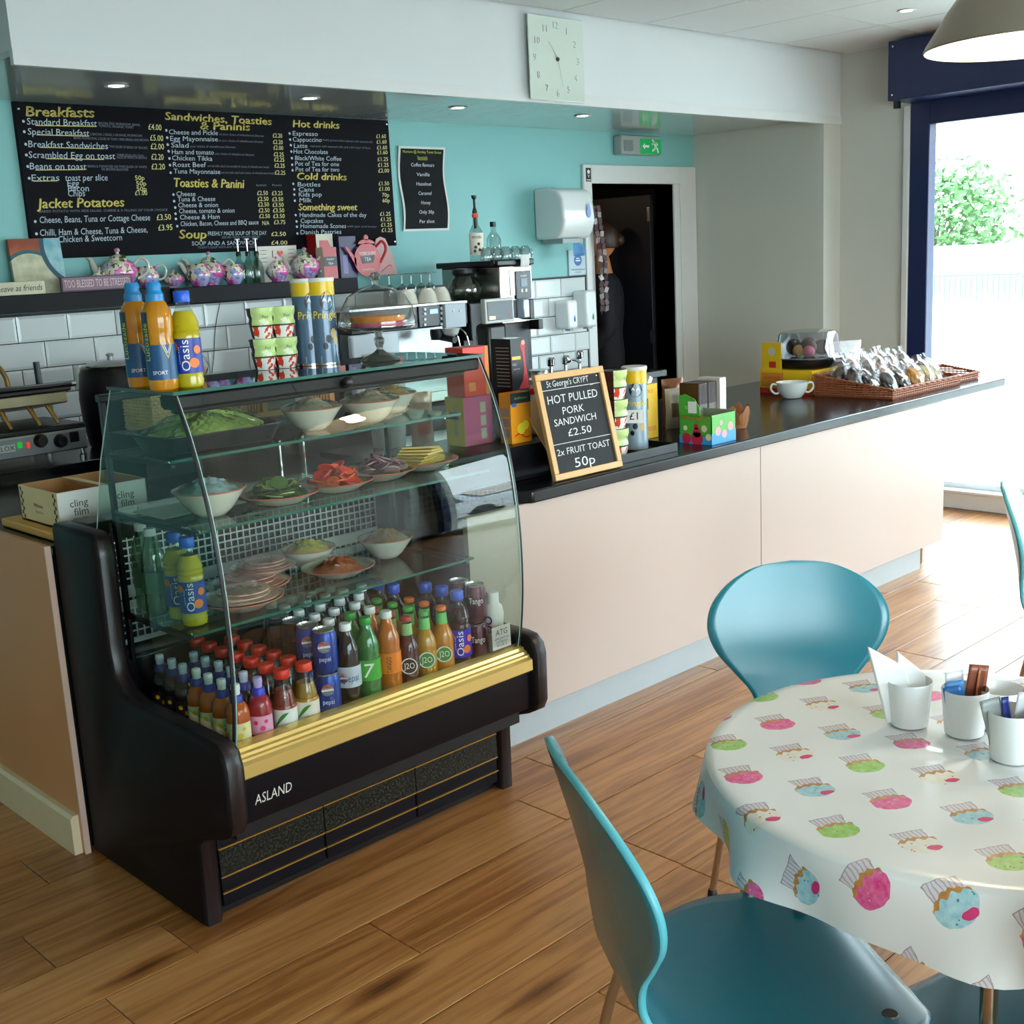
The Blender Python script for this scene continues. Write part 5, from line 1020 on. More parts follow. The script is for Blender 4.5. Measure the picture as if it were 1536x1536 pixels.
for nm, a, L, w_ in (('hour_hand', 128, .095, .004), ('minute_hand', -78, .125, .003)):
    a = R(a); d = Vector((math.cos(a), 0, math.sin(a))); n_ = Vector((-d.z, 0, d.x)); o_ = Vector((cx, 4.0225, cz)); W(ck).add([o_+n_*w_/2, o_-n_*w_/2, o_+d*L-n_*w_/4, o_+d*L+n_*w_/4], [(0, 1, 2, 3)]).obj(nm, mat('hand_grey', '8A928C', .3, .5), ck, smooth=0)
M().lathe([(.010, 0), (.008, .006)], 14).obj('hub', mat('hub_dark', '3A3F3C', .3), ck, loc=(cx-4.09, 4.026-4.03, cz-2.31)).rotation_euler = (R(90), 0, 0)
# exit sign
ex = thing('exit_sign', 'green emergency exit light with white arrow and running figure above the doorway', 'exit sign', (5.82, 5.0, 2.19))
W(ex).box(5.825, 6.21, 4.97, 5.038, 2.195, 2.31).obj('housing', mat('sign_grey', '9FA8A6', .3), ex, bevel=.008)
W(ex).box(6.0, 6.205, 4.966, 4.97, 2.20, 2.293).obj('green_panel', mat('exit_green', '0F8A4A', .25, emit='1FB060', es=.25), ex, bevel=.002)
W(ex).box(5.845, 5.93, 4.967, 4.97, 2.215, 2.28).obj('grey_label', mat('label_grey', '7A8684', .4), ex)
m = W(ex); Y_ = 4.9655; X_, Z_ = 6.02, 2.247
m.add([(X_, Y_, Z_), (X_+.022, Y_, Z_+.02), (X_+.022, Y_, Z_+.007), (X_+.065, Y_, Z_+.007), (X_+.065, Y_, Z_-.007), (X_+.022, Y_, Z_-.007), (X_+.022, Y_, Z_-.02)], [tuple(range(7))])
F_ = [((6.130, 2.278), (6.150, 2.245), .010), ((6.150, 2.245), (6.128, 2.225), .007), ((6.128, 2.225), (6.112, 2.222), .006), ((6.150, 2.245), (6.168, 2.228), .007), ((6.168, 2.228), (6.172, 2.210), .006), ((6.133, 2.270), (6.112, 2.258), .005), ((6.133, 2.270), (6.158, 2.268), .005), ((6.158, 2.268), (6.168, 2.255), .005)]
for (xa, za), (xb, zb), r in F_:
    d = Vector((xb-xa, 0, zb-za)).normalized(); n_ = Vector((-d.z, 0, d.x))*r; m.add([Vector((xa, Y_, za))+n_, Vector((xa, Y_, za))-n_, Vector((xb, Y_, zb))-n_, Vector((xb, Y_, zb))+n_], [(0, 1, 2, 3)])
m.disc((6.122, Y_, 2.284), .008, (0, -1, 0)); m.obj('pictogram', TX('print_white', 'F2F2F0'), ex, smooth=0)
# recessed downlights in the soffit and one in the ceiling
GLOWW = glow('downlight_glow', 'FFFFFF', 14)
def downlight(x, y, z, lab_):
    t = thing('downlight', lab_, 'downlight', (x, y, z), 0, 'recessed downlights')
    M().lathe([(.030, .0), (.044, -.001), (.047, -.004), (.045, -.006), (.030, -.004)], 28, cap=False).obj('bezel', mat('white_bezel', 'E2E4E4', .3), t)
    M().disc((0, 0, -.0035), .031, (0, 0, -1)).obj('lamp', GLOWW, t)
    l = D.lights.new('downlight_lamp', 'SPOT'); l.energy = 9; l.spot_size = R(75); l.spot_blend = .6; l.shadow_soft_size = .03; l.color = (.93, .96, 1)
    lo = D.objects.new('downlight_lamp', l); COL.objects.link(lo); lo.parent = t; lo.location = (0, 0, -.02)
for k, (x, w_) in enumerate(((2.311, 'leftmost'), (3.207, 'second from the left'), (4.07, 'third from the left'), (4.963, 'fourth, nearest the doorway'))): downlight(x, 4.50, ZSB, f'recessed downlight in the glossy soffit, {w_}')
downlight(5.865, 3.126, ZC, 'recessed downlight in the tiled ceiling near the shutter box')
# ---- shelf and what stands on it
SHM = mat('shelf_black', '0C0B14', .5, spec=.2)
for x0, x1, yf, z1, l_ in ((1.30, 2.64, 4.86, 1.560, 'left black floating shelf below the menu board'), (2.642, 3.64, 4.83, 1.552, 'right black floating shelf carrying teapots and tea tins')):
    t = thing('wall_shelf', l_, 'shelf', (x0, yf, z1-.07)); W(t).box(x0, x1, yf, YB-.001, z1-.07, z1).obj('plank', SHM, t, bevel=.002)
ZH, ZH2 = 1.561, 1.553
g = G('floral_china'); c = g.co(); n1 = g.noise(c, 11, 3, .6); n2 = g.noise(g.vadd(c, g.vec(3.1, 1.7, .4)), 11, 3, .6); n3 = g.noise(c, 42, 2)
x, y, z = g.xyz(c)
cc = g.mix(n3 > .56, 'D8D2BC', '4A5A34'); cc = g.mix(n1 > .50, cc, g.ramp(n3, (.35, 'B8308A'), (.6, 'E27AB8'))); cc = g.mix(n2 > .545, cc, g.ramp(n3, (.35, '6A78C0'), (.6, 'A8B0D8')))
FLOR = g.bsdf(cc, .1, coat=.6, spec=.6); IVC = mat('teapot_ivory', 'D4D2C2', .1, coat=.5)
def teapot(loc, rz, s_, label, spout=True, handle=True, lid=True, group='floral china on the shelf', name='teapot', cat='teapot'):
    t = thing(name, label, cat, loc, rz, group); t.scale = (s_, s_, s_)
    M().lathe([(.040, 0), (.044, .003), (.040, .008), (.062, .028), (.078, .060), (.078, .080), (.064, .108), (.042, .122), (.038, .124)], 32).obj('body', FLOR, t)
    if lid:
        l = M().lathe([(.041, .122), (.040, .130), (.026, .142), (.010, .147), (.006, .150), (.007, .156), (.011, .160), (.012, .166), (.009, .171), (.003, .174)], 28).obj('lid', FLOR, t)
        M().lathe([(.006, .148), (.007, .156), (.011, .160), (.012, .166), (.009, .171), (.003, .174)], 20).obj('lid_knob', IVC, l)
    if spout: M().tube(bez([(-.060, 0, .050), (-.088, 0, .066), (-.102, 0, .095), (-.112, 0, .128), (-.132, 0, .142)], 6), [.022-.014*min(1, k/20) for k in range(25)], 12).obj('spout', IVC, t)
    if handle: M().tube(bez([(.066, 0, .104), (.098, 0, .128), (.124, 0, .105), (.118, 0, .066), (.076, 0, .040)], 7), .0065, 10).obj('handle', IVC, t)
    return t
def jug(loc, rz, s_, label, hd=True):
    t = thing('milk_jug', label, 'jug', loc, rz, 'floral china on the shelf'); t.scale = (s_, s_, s_)
    M().lathe([(.030, 0), (.034, .003), (.052, .030), (.058, .055), (.050, .080), (.040, .092), (.044, .104), (.042, .104), (.037, .092), (.046, .078)], 28, cap=False, wob=lambda a, j: 1+(.28*max(0, math.cos(a-PI))**6 if j >= 6 else 0)).obj('body', FLOR, t)
    if hd: M().tube(bez([(.044, 0, .098), (.075, 0, .108), (.092, 0, .080), (.080, 0, .045), (.052, 0, .035)], 6), .0052, 10).obj('handle', IVC, t)
    return t
def sx(px, y, py=410): return at(px, py, y=y).x
RZ = R(-38)
teapot((sx(176, 4.96)+.01, 4.96, ZH), RZ, 1.0, 'large floral teapot at the left, behind the blessed sign')
teapot((sx(153, 4.925)-.01, 4.928, ZH), RZ, .56, 'small floral sugar pot half hidden by the blessed sign', spout=False, handle=False, name='sugar_pot', cat='pot')
jug((sx(222, 4.93), 4.935, ZH), RZ, .88, 'floral milk jug with a big handle, right of the blessed sign')
teapot((sx(262, 4.92), 4.935, ZH-.02), RZ, .62, 'low floral dish with a white knob between jug and teapots', spout=False, handle=False, name='lidded_dish', cat='dish').scale = (.62, .62, .42)
D.objects['lidded_dish'].location.z = ZH
teapot((sx(315, 4.95), 4.95, ZH2), RZ, .88, 'floral teapot in the middle of the shelf')
jug((sx(297, 4.89), 4.885, ZH2), RZ, .95, 'floral jug with a tall spout, front of the middle teapot', False)
M().tube(bez([(-.038, 0, .055), (-.062, 0, .078), (-.076, 0, .105), (-.094, 0, .112)], 5), [.015-.009*k/15 for k in range(16)], 10).obj('spout', IVC, D.objects['milk_jug.001'])
jug((sx(349, 4.90), 4.895, ZH2), RZ, .86, 'round floral jug right of the middle teapot', False)
teapot((sx(417, 4.90), 4.905, ZH2), RZ, .68, 'round floral sugar pot beside the right teapot', spout=False, handle=False, name='sugar_pot', cat='pot')
teapot((sx(460, 4.93), 4.935, ZH2), RZ, .90, 'floral teapot at the right near the red tea tins')
def oil(px, l_, c='pale'):
    t = thing('pump_bottle', l_, 'bottle', (sx(px, 4.955), 4.965, ZH2), 0, 'glass bottles with pourers'); 
    M().lathe([(.026, 0), (.028, .005), (.028, .075), (.022, .095), (.011, .112), (.010, .135)], 20).obj('bottle', glass('bottle_glass', 'D2E2DA', 1.8, .03, 1.5, .03), t)
    M().lathe([(.012, .125), (.012, .142), (.008, .148)], 14).obj('stopper', mat('stopper_dark', '1C1A1E', .3), t); M().tube([(0, 0, .145), (0, 0, .20)], .004, 8).obj('pourer', CHROME, t)
    M().cbox((.0, 0, .203), (.022, .010, .006)).obj('nozzle', mat('nozzle_white', 'C8CCCC', .3), t)
for px, l_ in ((362, 'glass pourer bottle left of the love heart card'), (376, 'middle of the three glass pourer bottles on the shelf'), (389, 'glass pourer bottle in front of the love heart card')): oil(px, l_)
c1 = thing('greeting_card', 'white card reading I love, with a red heart, behind the pots', 'card', (sx(388, 5.0, 390), 5.005, ZH2))
x0, x1 = sx(388, 5.0, 390), sx(446, 5.0, 390); W(c1).box(x0, x1, 5.0, 5.012, ZH2, ZH2+.168).obj('card', mat('card_white2', 'C8CBC8', .5), c1)
m = W(c1); m.text('I', .05, ((x0+x1)/2-.03, 4.9988, ZH2+.128)); m.text('LONDON', .022, ((x0+x1)/2, 4.9988, ZH2+.092), fit=.07)
for k in range(4):
    for xx in (x0+.012, x1-.05): m.box(xx, xx+.038-.006*(k % 2), 4.9988, 4.9992, ZH2+.148-.018*k, ZH2+.150-.018*k)
m.obj('lettering', mat('print_black', '1B1B1B'), c1, smooth=0)
def heart(cx, y, cz, s_): return [(cx+s_*16*math.sin(t)**3/16, y, cz+s_*(13*math.cos(t)-5*math.cos(2*t)-2*math.cos(3*t)-math.cos(4*t))/16) for t in [2*PI*k/24 for k in range(24)]]
W(c1).add(heart((x0+x1)/2+.012, 4.9985, ZH2+.132, .018), [tuple(range(24))[::-1]]).obj('heart_print', REDB, c1, smooth=0)
def sbox(name, l_, px0, px1, y, dy, h, mats, mis, group=None):
    x0, x1 = sx(px0, y), sx(px1, y); t = thing(name, l_, 'tea box', (x0, y, ZH2), 0, group); fbox(W(t), x0, x1, y, y+dy, ZH2, ZH2+h, mis).obj('carton', mats, t, smooth=0); return t, x0, x1
TR, TW, TGN = C_('tea_red', 'B81E1E', .3), C_('tea_pale', 'C9C6AE', .35), C_('tea_green', '4A4A2A')
t, x0, x1 = sbox('tea_box', 'tall pale tea box with red side, stacked above the others', 478, 503, 4.93, .08, .215, [TW, TR, TGN], (0, 0, 0, 0, 0, 1)); art(t, 'red_print', TR, lambda m: m.prism([(x0+.015, ZH2+.10), (x1-.005, ZH2+.10), (x1-.015, ZH2+.15), (x1-.03, ZH2+.185), (x0+.02, ZH2+.185)], 4.9288, 4.93, 'y'))
t, x0, x1 = sbox('tea_box', 'red tea box with green and white edges in front of the tall box', 487, 507, 4.86, .06, .150, [TR, TW, TGN], (0, 1, 0, 1, 0, 1)); art(t, 'dark_band', C_('black', '15131A'), lambda m: m.box(x0, x1, 4.8588, 4.86, ZH2+.06, ZH2+.105)); art(t, 'lettering', TX('print_white', 'F2F2F0'), lambda m: (m.text('FINEST', .012, ((x0+x1)/2, 4.858, ZH2+.092), fit=.045), m.text('TEA', .014, ((x0+x1)/2, 4.858, ZH2+.072), fit=.03)))
t, x0, x1 = sbox('tea_box', 'purple tea box left of the red teapot sign', 512, 537, 4.90, .06, .20, [C_('purple', '2A1E4E', .35), C_('lilac', '8A7FB0')], (0, 0, 0, 0, 0, 0)); art(t, 'label_print', C_('lilac', '8A7FB0'), lambda m: m.box(x0+.015, x0+.045, 4.8988, 4.90, ZH2+.02, ZH2+.11))
rt = thing('teapot_sign', "red cut-out teapot shaped sign with white lettering at the right end of the shelf", 'sign', (sx(555, 4.88), 4.885, ZH2)); cxx = sx(553, 4.88)
m = W(rt); Yt = 4.88; b = [(cxx+.082*math.cos(a), ZH2+.082+.082*math.sin(a)) for a in [2*PI*k/36 for k in range(36)]]; m.prism(b, Yt, Yt+.006, 'y')
m.prism([(cxx+.052*math.cos(a), ZH2+.160+.022*math.sin(a)) for a in [PI*k/12 for k in range(13)]], Yt, Yt+.006, 'y'); m.prism([(cxx+.014*math.cos(a), ZH2+.190+.014*math.sin(a)) for a in [2*PI*k/16 for k in range(16)]], Yt, Yt+.006, 'y')
m.prism([(cxx-.07, ZH2+.05), (cxx-.07, ZH2+.09), (cxx-.12, ZH2+.15), (cxx-.135, ZH2+.15)], Yt, Yt+.006, 'y'); m.tube(bez([(cxx+.060, Yt+.003, ZH2+.145), (cxx+.100, Yt+.003, ZH2+.170), (cxx+.122, Yt+.003, ZH2+.130), (cxx+.080, Yt+.003, ZH2+.065)], 7), .007, 8); m.obj('cutout', C_('teapot_red', 'B81822', .3), rt, smooth=0)
W(rt).prism([(cxx-.045, ZH2+.10), (cxx+.045, ZH2+.105), (cxx+.035, ZH2+.068), (cxx-.035, ZH2+.064)], Yt-.001, Yt, 'y').obj('dark_panel', C_('black', '15131A'), rt, smooth=0)
m = W(rt); m.text('YORKSHIRE', .024, (cxx, Yt-.0016, ZH2+.112), fit=.105); m.text('TEA', .026, (cxx, Yt-.0016, ZH2+.084), fit=.042); m.text('served here', .016, (cxx, Yt-.0016, ZH2+.036), fit=.08); m.obj('lettering', TX('print_white', 'F2F2F0'), rt, smooth=0)
pk = thing('card_sign', 'pale pink curved card standing behind the red teapot sign', 'card', (sx(575, 4.98), 4.985, ZH2)); cx2 = sx(577, 4.98)
W(pk).prism([(cx2-.075, ZH2), (cx2+.085, ZH2), (cx2+.06, ZH2+.10), (cx2+.02, ZH2+.185), (cx2-.01, ZH2+.195), (cx2-.04, ZH2+.185), (cx2-.07, ZH2+.10)], 4.98, 4.985, 'y').obj('card', C_('pale_pink', 'D8A8A8'), pk, smooth=0)
W(pk).tube(bez([(cx2-.02, 4.979, ZH2+.02), (cx2+.03, 4.979, ZH2+.05), (cx2+.05, 4.979, ZH2+.045)]), .002, 5).obj('red_line', REDB, pk)
# canvas, signs
g = G('cupcake_painting'); x, y, z = g.xyz(g.co()); r1 = g.m('SQRT', (x-.30)*(x-.30)+(z-.19)*(z-.19)); r2 = g.m('SQRT', (x-.075)*(x-.075)+(z-.045)*(z-.045)); wv = g.noise(g.co(), 22, 2)
c_ = g.ramp(z+wv*.06, (.12, 'B8C4B8'), (.17, 'C8662A'), (.23, '8A3A1E')); c_ = g.mix(r2 < .135, c_, '2A5A62'); c_ = g.mix(r2 < .120, c_, g.ramp(wv, (.3, 'A8A888'), (.7, 'D0CCB0'))); c_ = g.mix(r1 < .175, c_, '1A4A5A'); c_ = g.mix(r1 < .155, c_, g.ramp(wv, (.35, '6AA8B8'), (.7, 'A8CCD0')))
PNT = g.bsdf(c_, .5)
cv = thing('painting', 'small canvas painting of cupcakes leaning at the left end of the shelf', 'painting', (sx(18, 4.97, 390), 4.965, ZH), rot=(R(-6), 0, 0)); wd_ = sx(96, 4.97, 390)-sx(18, 4.97, 390)
M().box(0, wd_, 0, .02, 0, .225).obj('canvas', PNT, cv)
sg = thing('wooden_sign', 'cream wooden sign ending leave as friends, front left of the shelf', 'sign', (1.62, 4.865, ZH)); xr = sx(67, 4.87, 428)
W(sg).box(1.50, xr, 4.867, 4.885, ZH+.0005, ZH+.052).obj('block', mat('cream_wood', 'C8C4A8', .5, var=.08), sg, bevel=.002)
m = W(sg); m.text('Arrive as guests \u2022 Leave as friends', .034, (xr-.012, 4.8662, ZH+.026), al='r', fit=.395, shear=.25); m.obj('lettering', mat('print_black', '1B1B1B'), sg, smooth=0)
sg = thing('wooden_sign', 'mauve framed sign reading too blessed to be stressed', 'sign', (sx(91, 4.865, 420), 4.863, ZH)); xa, xb = sx(91, 4.865, 420), sx(198, 4.865, 420)
W(sg).box(xa, xb, 4.865, 4.878, ZH+.0005, ZH+.062).obj('frame', mat('sign_dark', '2E2230', .5), sg); W(sg).box(xa+.006, xb-.006, 4.8635, 4.865, ZH+.006, ZH+.057).obj('panel', mat('sign_mauve', '7E5F70', .5), sg)
m = W(sg); m.text('TOO BLESSED TO BE STRESSED', .044, ((xa+xb)/2, 4.8628, ZH+.031), fit=(xb-xa)*.92); m.obj('lettering', mat('print_pale2', 'C8B8B8'), sg, smooth=0)
# a loose thin cable on the tiles
cb_ = thing('wall_cable', 'thin dark cable hanging loose against the white tiles', 'cable', (2.72, 5.02, 1.2)); W(cb_).tube(bez([at(330, 455, y=5.022), at(325, 480, y=5.02), at(322, 505, y=5.02), at(321, 530, y=5.018), at(318, 560, y=5.018)], 5), .0016, 6).obj('cable', mat('cable_dark', '3A3E42', .5), cb_)
# ---- dispensers
def rbox(t, nm, mt, x0, x1, y0, y1, z0, z1, b): return W(t).box(x0, x1, y0, y1, z0, z1).obj(nm, mt, t, bevel=b, seg=5)
def drop(t, cx, y, cz, s_, c): W(t).add([(cx+s_*.42*math.sin(a)*(math.sin(a/2)**1.4), y, cz+s_*math.cos(a)*.85) for a in [2*PI*k/24 for k in range(24)]], [tuple(range(24))]).obj('drop_window', mat('drop'+c, c, .15), t, smooth=0)
PW2 = mat('dispenser_white', 'E2E6E6', .22, var=.02, coat=.3)
td = thing('towel_dispenser', 'large white rounded paper towel dispenser with a blue drop window', 'towel dispenser', (5.10, 5.03, 1.68))
m = W(td); m.prism([(YB-.001, 1.70), (4.86, 1.70), (4.82, 1.74), (4.80, 1.80), (4.815, 1.93), (4.85, 1.975), (4.92, 1.99), (YB-.001, 1.99)], 5.105, 5.375, 'x'); m.obj('casing', PW2, td, bevel=.018, seg=4, fix=True)
W(td).box(5.13, 5.30, 4.84, 5.0, 1.675, 1.70).obj('slot', mat('slot_grey', '8E9696', .4), td); drop(td, 5.315, 4.797, 1.86, .055, '2F6FC0')
W(td).grid(lambda u, v: (5.25+.10*u, 4.87+.03*math.sin(u*3), 1.60+.09*v*(.4+.6*math.sin(PI*(.2+.7*u)))), 8, 3).obj('blue_towel', mat('towel_blue', '5A8FC0', .8), td, solid=.002)
for nm, l_, x0, x1, z0, z1, c in (('soap_dispenser', 'white soap dispenser with a blue drop, left one on the tiles', 5.225, 5.315, 1.165, 1.345, '2A62C0'), ('soap_dispenser', 'white soap dispenser with a green drop, right one on the tiles', 5.385, 5.485, 1.165, 1.395, '2A9A4A')):
    t = thing(nm, l_, 'soap dispenser', (x0, 4.92, z0), 0, 'soap dispensers'); rbox(t, 'casing', PW2, x0, x1, 4.91, YB-.012, z0+.01, z1, .02); W(t).box(x0+.03, x1-.03, 4.93, 4.97, z0, z0+.012).obj('nozzle', mat('slot_grey', '8E9696', .4), t); drop(t, (x0+x1)/2+.008, 4.9085, z0+.075, .026, c)
ps = thing('hygiene_notice', 'small white notice with a blue hand-washing circle beside the doorway', 'notice', (5.38, 5.03, 1.48)); x0, x1, z0, z1 = bx(846, 372, 877, 416, 5.03)
W(ps).box(5.375, 5.535, 5.03, YB-.001, 1.487, 1.635).obj('sheet', mat('notice_pale', 'B8CCD4', .4), ps); W(ps).disc((5.455, 5.029, 1.575), .034, (0, -1, 0), seg=24).obj('blue_circle', TX('notice_blue', '2A6AB0'), ps, smooth=0)
m = W(ps); m.box(5.435, 5.475, 5.0284, 5.0288, 1.568, 1.576); m.box(5.44, 5.47, 5.0284, 5.0288, 1.583, 1.588); m.obj('hand_print', WHT, ps, smooth=0)
m = W(ps); m.text('NOW WASH YOUR HANDS', .012, (5.455, 5.0288, 1.518), fit=.12); m.text('PLEASE', .010, (5.455, 5.0288, 1.503), fit=.05); m.obj('lettering', mat('print_navy', '1A2A4A'), ps, smooth=0)
sk = thing('door_sticker', 'small black award sticker at the top left of the door frame', 'sticker', (5.56, 5.018, 2.05)); W(sk).box(5.545, 5.590, 5.018, 5.0195, 2.035, 2.115).obj('sheet', mat('print_black', '1B1B1B'), sk); m = W(sk); m.disc((5.568, 5.0176, 2.092), .012, (0, -1, 0)); m.text('V', .03, (5.568, 5.0176, 2.065)); m.box(5.55, 5.586, 5.0174, 5.0178, 2.042, 2.047); m.obj('print', WHT, sk, smooth=0)
for k, z in enumerate((1.93, 1.87)): m = W(sk); m.box(5.55, 5.585, 5.018, 5.0192, z, z+.006)
# clip strip of small sachets
cs = thing('sachet_strip', 'hanging strip of small brown and silver sachets beside the dark doorway', 'sachet strip', (5.60, 4.99, 1.93))
W(cs).tube(bez([(5.565, 5.005, 1.94), (5.58, 4.99, 1.86), (5.60, 4.985, 1.70), (5.605, 4.985, 1.24)], 5), .003, 6).obj('strip', mat('strip_dark', '2A2224', .4), cs)
SA = [mat('sachet_brown', '4A3030', .3, .2), mat('sachet_silver', 'B0AAA8', .25, .7), mat('sachet_plum', '5A4048', .3)]
for k in range(17):
    for j in range(2):
        z = 1.875-k*.0375; x = 5.565+.012*min(4, k*.5)-.0+j*.034; s_ = W(cs).cbox((x, 4.985-.006*j, z), (.032, .008, .034), 0, Matrix.Rotation(random.uniform(-.35, .35), 3, 'Y') @ Matrix.Rotation(random.uniform(-.3, .3), 3, 'X')); s_.obj('sachet', SA[(k*2+j*5) % 3], cs, smooth=0)
# ---- machines on the back worktop
ZM = .931
kt = thing('soup_kettle', 'large black soup kettle with pale lid rim at the left of the tiled wall', 'soup kettle', (2.25, 4.70, ZM)); M().lathe([(.115, 0), (.12, .01), (.135, .10), (.140, .20), (.130, .30), (.118, .325)], 36).obj('body', mat('kettle_black', '0C090C', .4, spec=.25), kt); M().lathe([(.122, .322), (.125, .330), (.122, .336)], 36).obj('rim', STEEL, kt); M().lathe([(.117, .334), (.08, .345), (.012, .350), (.012, .365), (.018, .372), (.010, .378)], 30).obj('lid', mat('lid_grey', '9A9FA0', .3, .4), kt)
gr = thing('contact_grill', 'stainless contact grill with raised black top plate at the far left', 'contact grill', (1.5, 4.42, ZM))
SS = mat('brushed_steel', 'A8A8A4', .3, .85, vs=40)
W(gr).box(1.40, 1.99, 4.43, 4.80, .975, 1.055).obj('body', SS, gr, bevel=.004); W(gr).box(1.405, 1.985, 4.425, 4.43, .982, 1.047).obj('control_panel', mat('panel_grey', '8D9496', .35, .3), gr)
W(gr).box(1.40, 1.99, 4.43, 4.80, 1.055, 1.075).obj('lower_plate', BLACK, gr, bevel=.004)
for xx in (1.42, 1.975):
    for yy in (4.45, 4.77): W(gr).lathe([(.014, 0), (.014, .02), (.008, .024), (.008, .046)], 14, (xx, yy, ZM)).obj('foot', CHROME, gr)
for k, px in enumerate((60, 90)):
    x = at(px, 660, y=4.425).x; d = M().lathe([(.026, 0), (.026, .010), (.020, .022), (.018, .026)], 20).obj('dial', BLACK, gr, loc=(x-1.5, .003, at(px, 661, y=4.425).z-ZM)); d.rotation_euler = (R(90), 0, 0)
for px, c, w_ in ((30, '1FA03A', .018), (43, 'E0301E', .011)): p = at(px, 668, y=4.42); W(gr).box(p.x-w_/2, p.x+w_/2, 4.421, 4.425, p.z-.011, p.z+.011).obj('indicator', mat('ind'+c, c, .2, emit=c, es=.6), gr)
p = at(112, 655, y=4.42); W(gr).box(p.x-.018, p.x+.018, 4.42, 4.425, p.z-.02, p.z+.02).obj('switch', BLACK, gr, bevel=.003)
p = at(8, 674, y=4.42); W(gr).box(p.x-.05, p.x+.038, 4.4215, 4.425, p.z-.013, p.z+.013).obj('name_plate', mat('plate_white', 'D0D4D4', .3), gr); m = W(gr); m.text('VELOX', .026, (p.x-.005, 4.421, p.z), fit=.080); m.obj('lettering', mat('print_black', '1B1B1B'), gr, smooth=0)
T1 = W(gr); T1.prism([(4.45, 1.20), (4.80, 1.14), (4.80, 1.17), (4.45, 1.235)], 1.40, 1.96, 'x'); T1.obj('top_plate', BLACK, gr, fix=True, bevel=.004)
T1 = W(gr); T1.prism([(4.46, 1.155), (4.80, 1.11), (4.80, 1.138), (4.46, 1.198)], 1.42, 1.945, 'x'); T1.obj('heater_housing', mat('warm_steel', '9A8F74', .3, .8), gr, fix=True, bevel=.004)
W(gr).tube([(1.30, 4.445, 1.225), (1.965, 4.445, 1.225)], .011, 12).obj('handle_bar', BLACK, gr); W(gr).tube([(1.958, 4.445, 1.225), (1.975, 4.445, 1.225)], .0125, 12).obj('handle_cap', CHROME, gr)
W(gr).tube([(1.862, 4.50, 1.20), (1.86, 4.50, 1.315)], .012, 10).obj('upright', BLACK, gr); W(gr).tube(bez([(1.60, 4.55, 1.30), (1.70, 4.52, 1.325), (1.735, 4.50, 1.28), (1.74, 4.49, 1.235)], 6), .009, 8).obj('spring_cable', mat('brass', '8A6A3A', .3, .7), gr)
for px in (8, 52, 80): x = at(px, 630, y=4.47).x; W(gr).tube([(x-.01, 4.50, 1.165), (x+.012, 4.455, 1.08)], [.012, .006], 10).obj('hinge_arm', mat('brass_arm', 'B08A4A', .2, .8), gr)
# espresso machine
em = thing('espresso_machine', 'black and white espresso machine with cups on top behind the cake dome', 'coffee machine', (4.0, 4.45, ZM)); YM = 4.45
ex0, ex1 = at(525, 480, y=YM).x, at(702, 480, y=YM).x; pz0 = at(660, 490, y=YM).z; pz1 = at(660, 456, y=YM).z
W(em).box(ex0, ex1, YM+.12, 4.93, ZM+.02, pz1-.005).obj('body', mat('machine_dark', '1A1C22', .3), em, bevel=.006)
W(em).box(ex0, ex1, YM, YM+.12, pz0, pz1).obj('head', mat('machine_dark', '1A1C22', .3), em, bevel=.006); W(em).box(ex0, ex1, YM, 4.93, pz1-.004, pz1+.006).obj('cup_tray', STEEL, em)
W(em).box(ex0+.02, ex1-.02, YM+.11, YM+.12, ZM+.06, pz0).obj('splash_plate', mat('steel_panel', 'B8BDC0', .25, .5), em); W(em).box(ex0, ex1, YM, YM+.13, ZM+.01, ZM+.06).obj('drip_tray', STEEL, em, bevel=.004)
a, b = at(527, 520, y=YM-.01).x, at(598, 520, y=YM-.01).x; W(em).box(a, b, YM-.02, YM+.02, ZM+.05, pz1-.11).obj('white_side', mat('machine_white', 'C9D2DA', .3), em, bevel=.01)
a, b = at(627, 480, y=YM).x, at(664, 480, y=YM).x; W(em).box(a, b, YM-.008, YM, pz0+.005, pz1-.002).obj('button_panel', mat('panel_navy', '171B26', .3), em, bevel=.003)
p = at(649, 467, y=YM); W(em).box(p.x-.025, p.x+.025, YM-.010, YM-.008, p.z-.011, p.z+.011).obj('display', mat('lcd', '9AC0E0', .2, emit='9AC0E8', es=.4), em)
for px in (637, 662):
    for py in (463, 470, 478, 486): p = at(px, py+(0 if px > 650 else 1), y=YM-.009); M().lathe([(.0085, 0), (.007, .005)], 12).obj('button', GLOSSW, em, loc=p-em.location).rotation_euler = (R(90), 0, 0)
a, b = at(666, 475, y=YM-.02).x, at(697, 475, y=YM-.02).x; W(em).box(a, b, YM-.03, YM, pz0-.01, pz1+.0).obj('card_reader', mat('pale_plastic', 'B9C4CE', .4), em, bevel=.004)
for px in (680, 690): p = at(px, 466, y=YM-.031); M().lathe([(.007, 0), (.006, .004)], 12).obj('reader_button', GLOSSW, em, loc=p-em.location).rotation_euler = (R(90), 0, 0)
p = at(657, 500, y=YM-.02); W(em).lathe([(.036, -.03), (.040, .0), (.038, .02)], 22, p).obj('group_head', BLACK, em); W(em).tube([p+Vector((0, 0, -.02)), p+Vector((.0, -.12, -.03))], [.012, .016], 12).obj('portafilter_handle', BLACK, em)
sc_ = M().lathe([(.012, -.03), (.035, -.015), (.045, .01), (.046, .012), (.030, -.005)], 24, cap=False).obj('cup_in_use', WC, em, loc=p+Vector((.03, -.06, .01))-em.location)
for px in (676, 690): p = at(px, 492, y=YM-.02); W(em).tube(bez([p, p+Vector((.01, -.03, -.03)), p+Vector((.025, -.035, -.10)), p+Vector((.03, -.04, -.13))], 5), .004, 8).obj('steam_wand', CHROME, em)
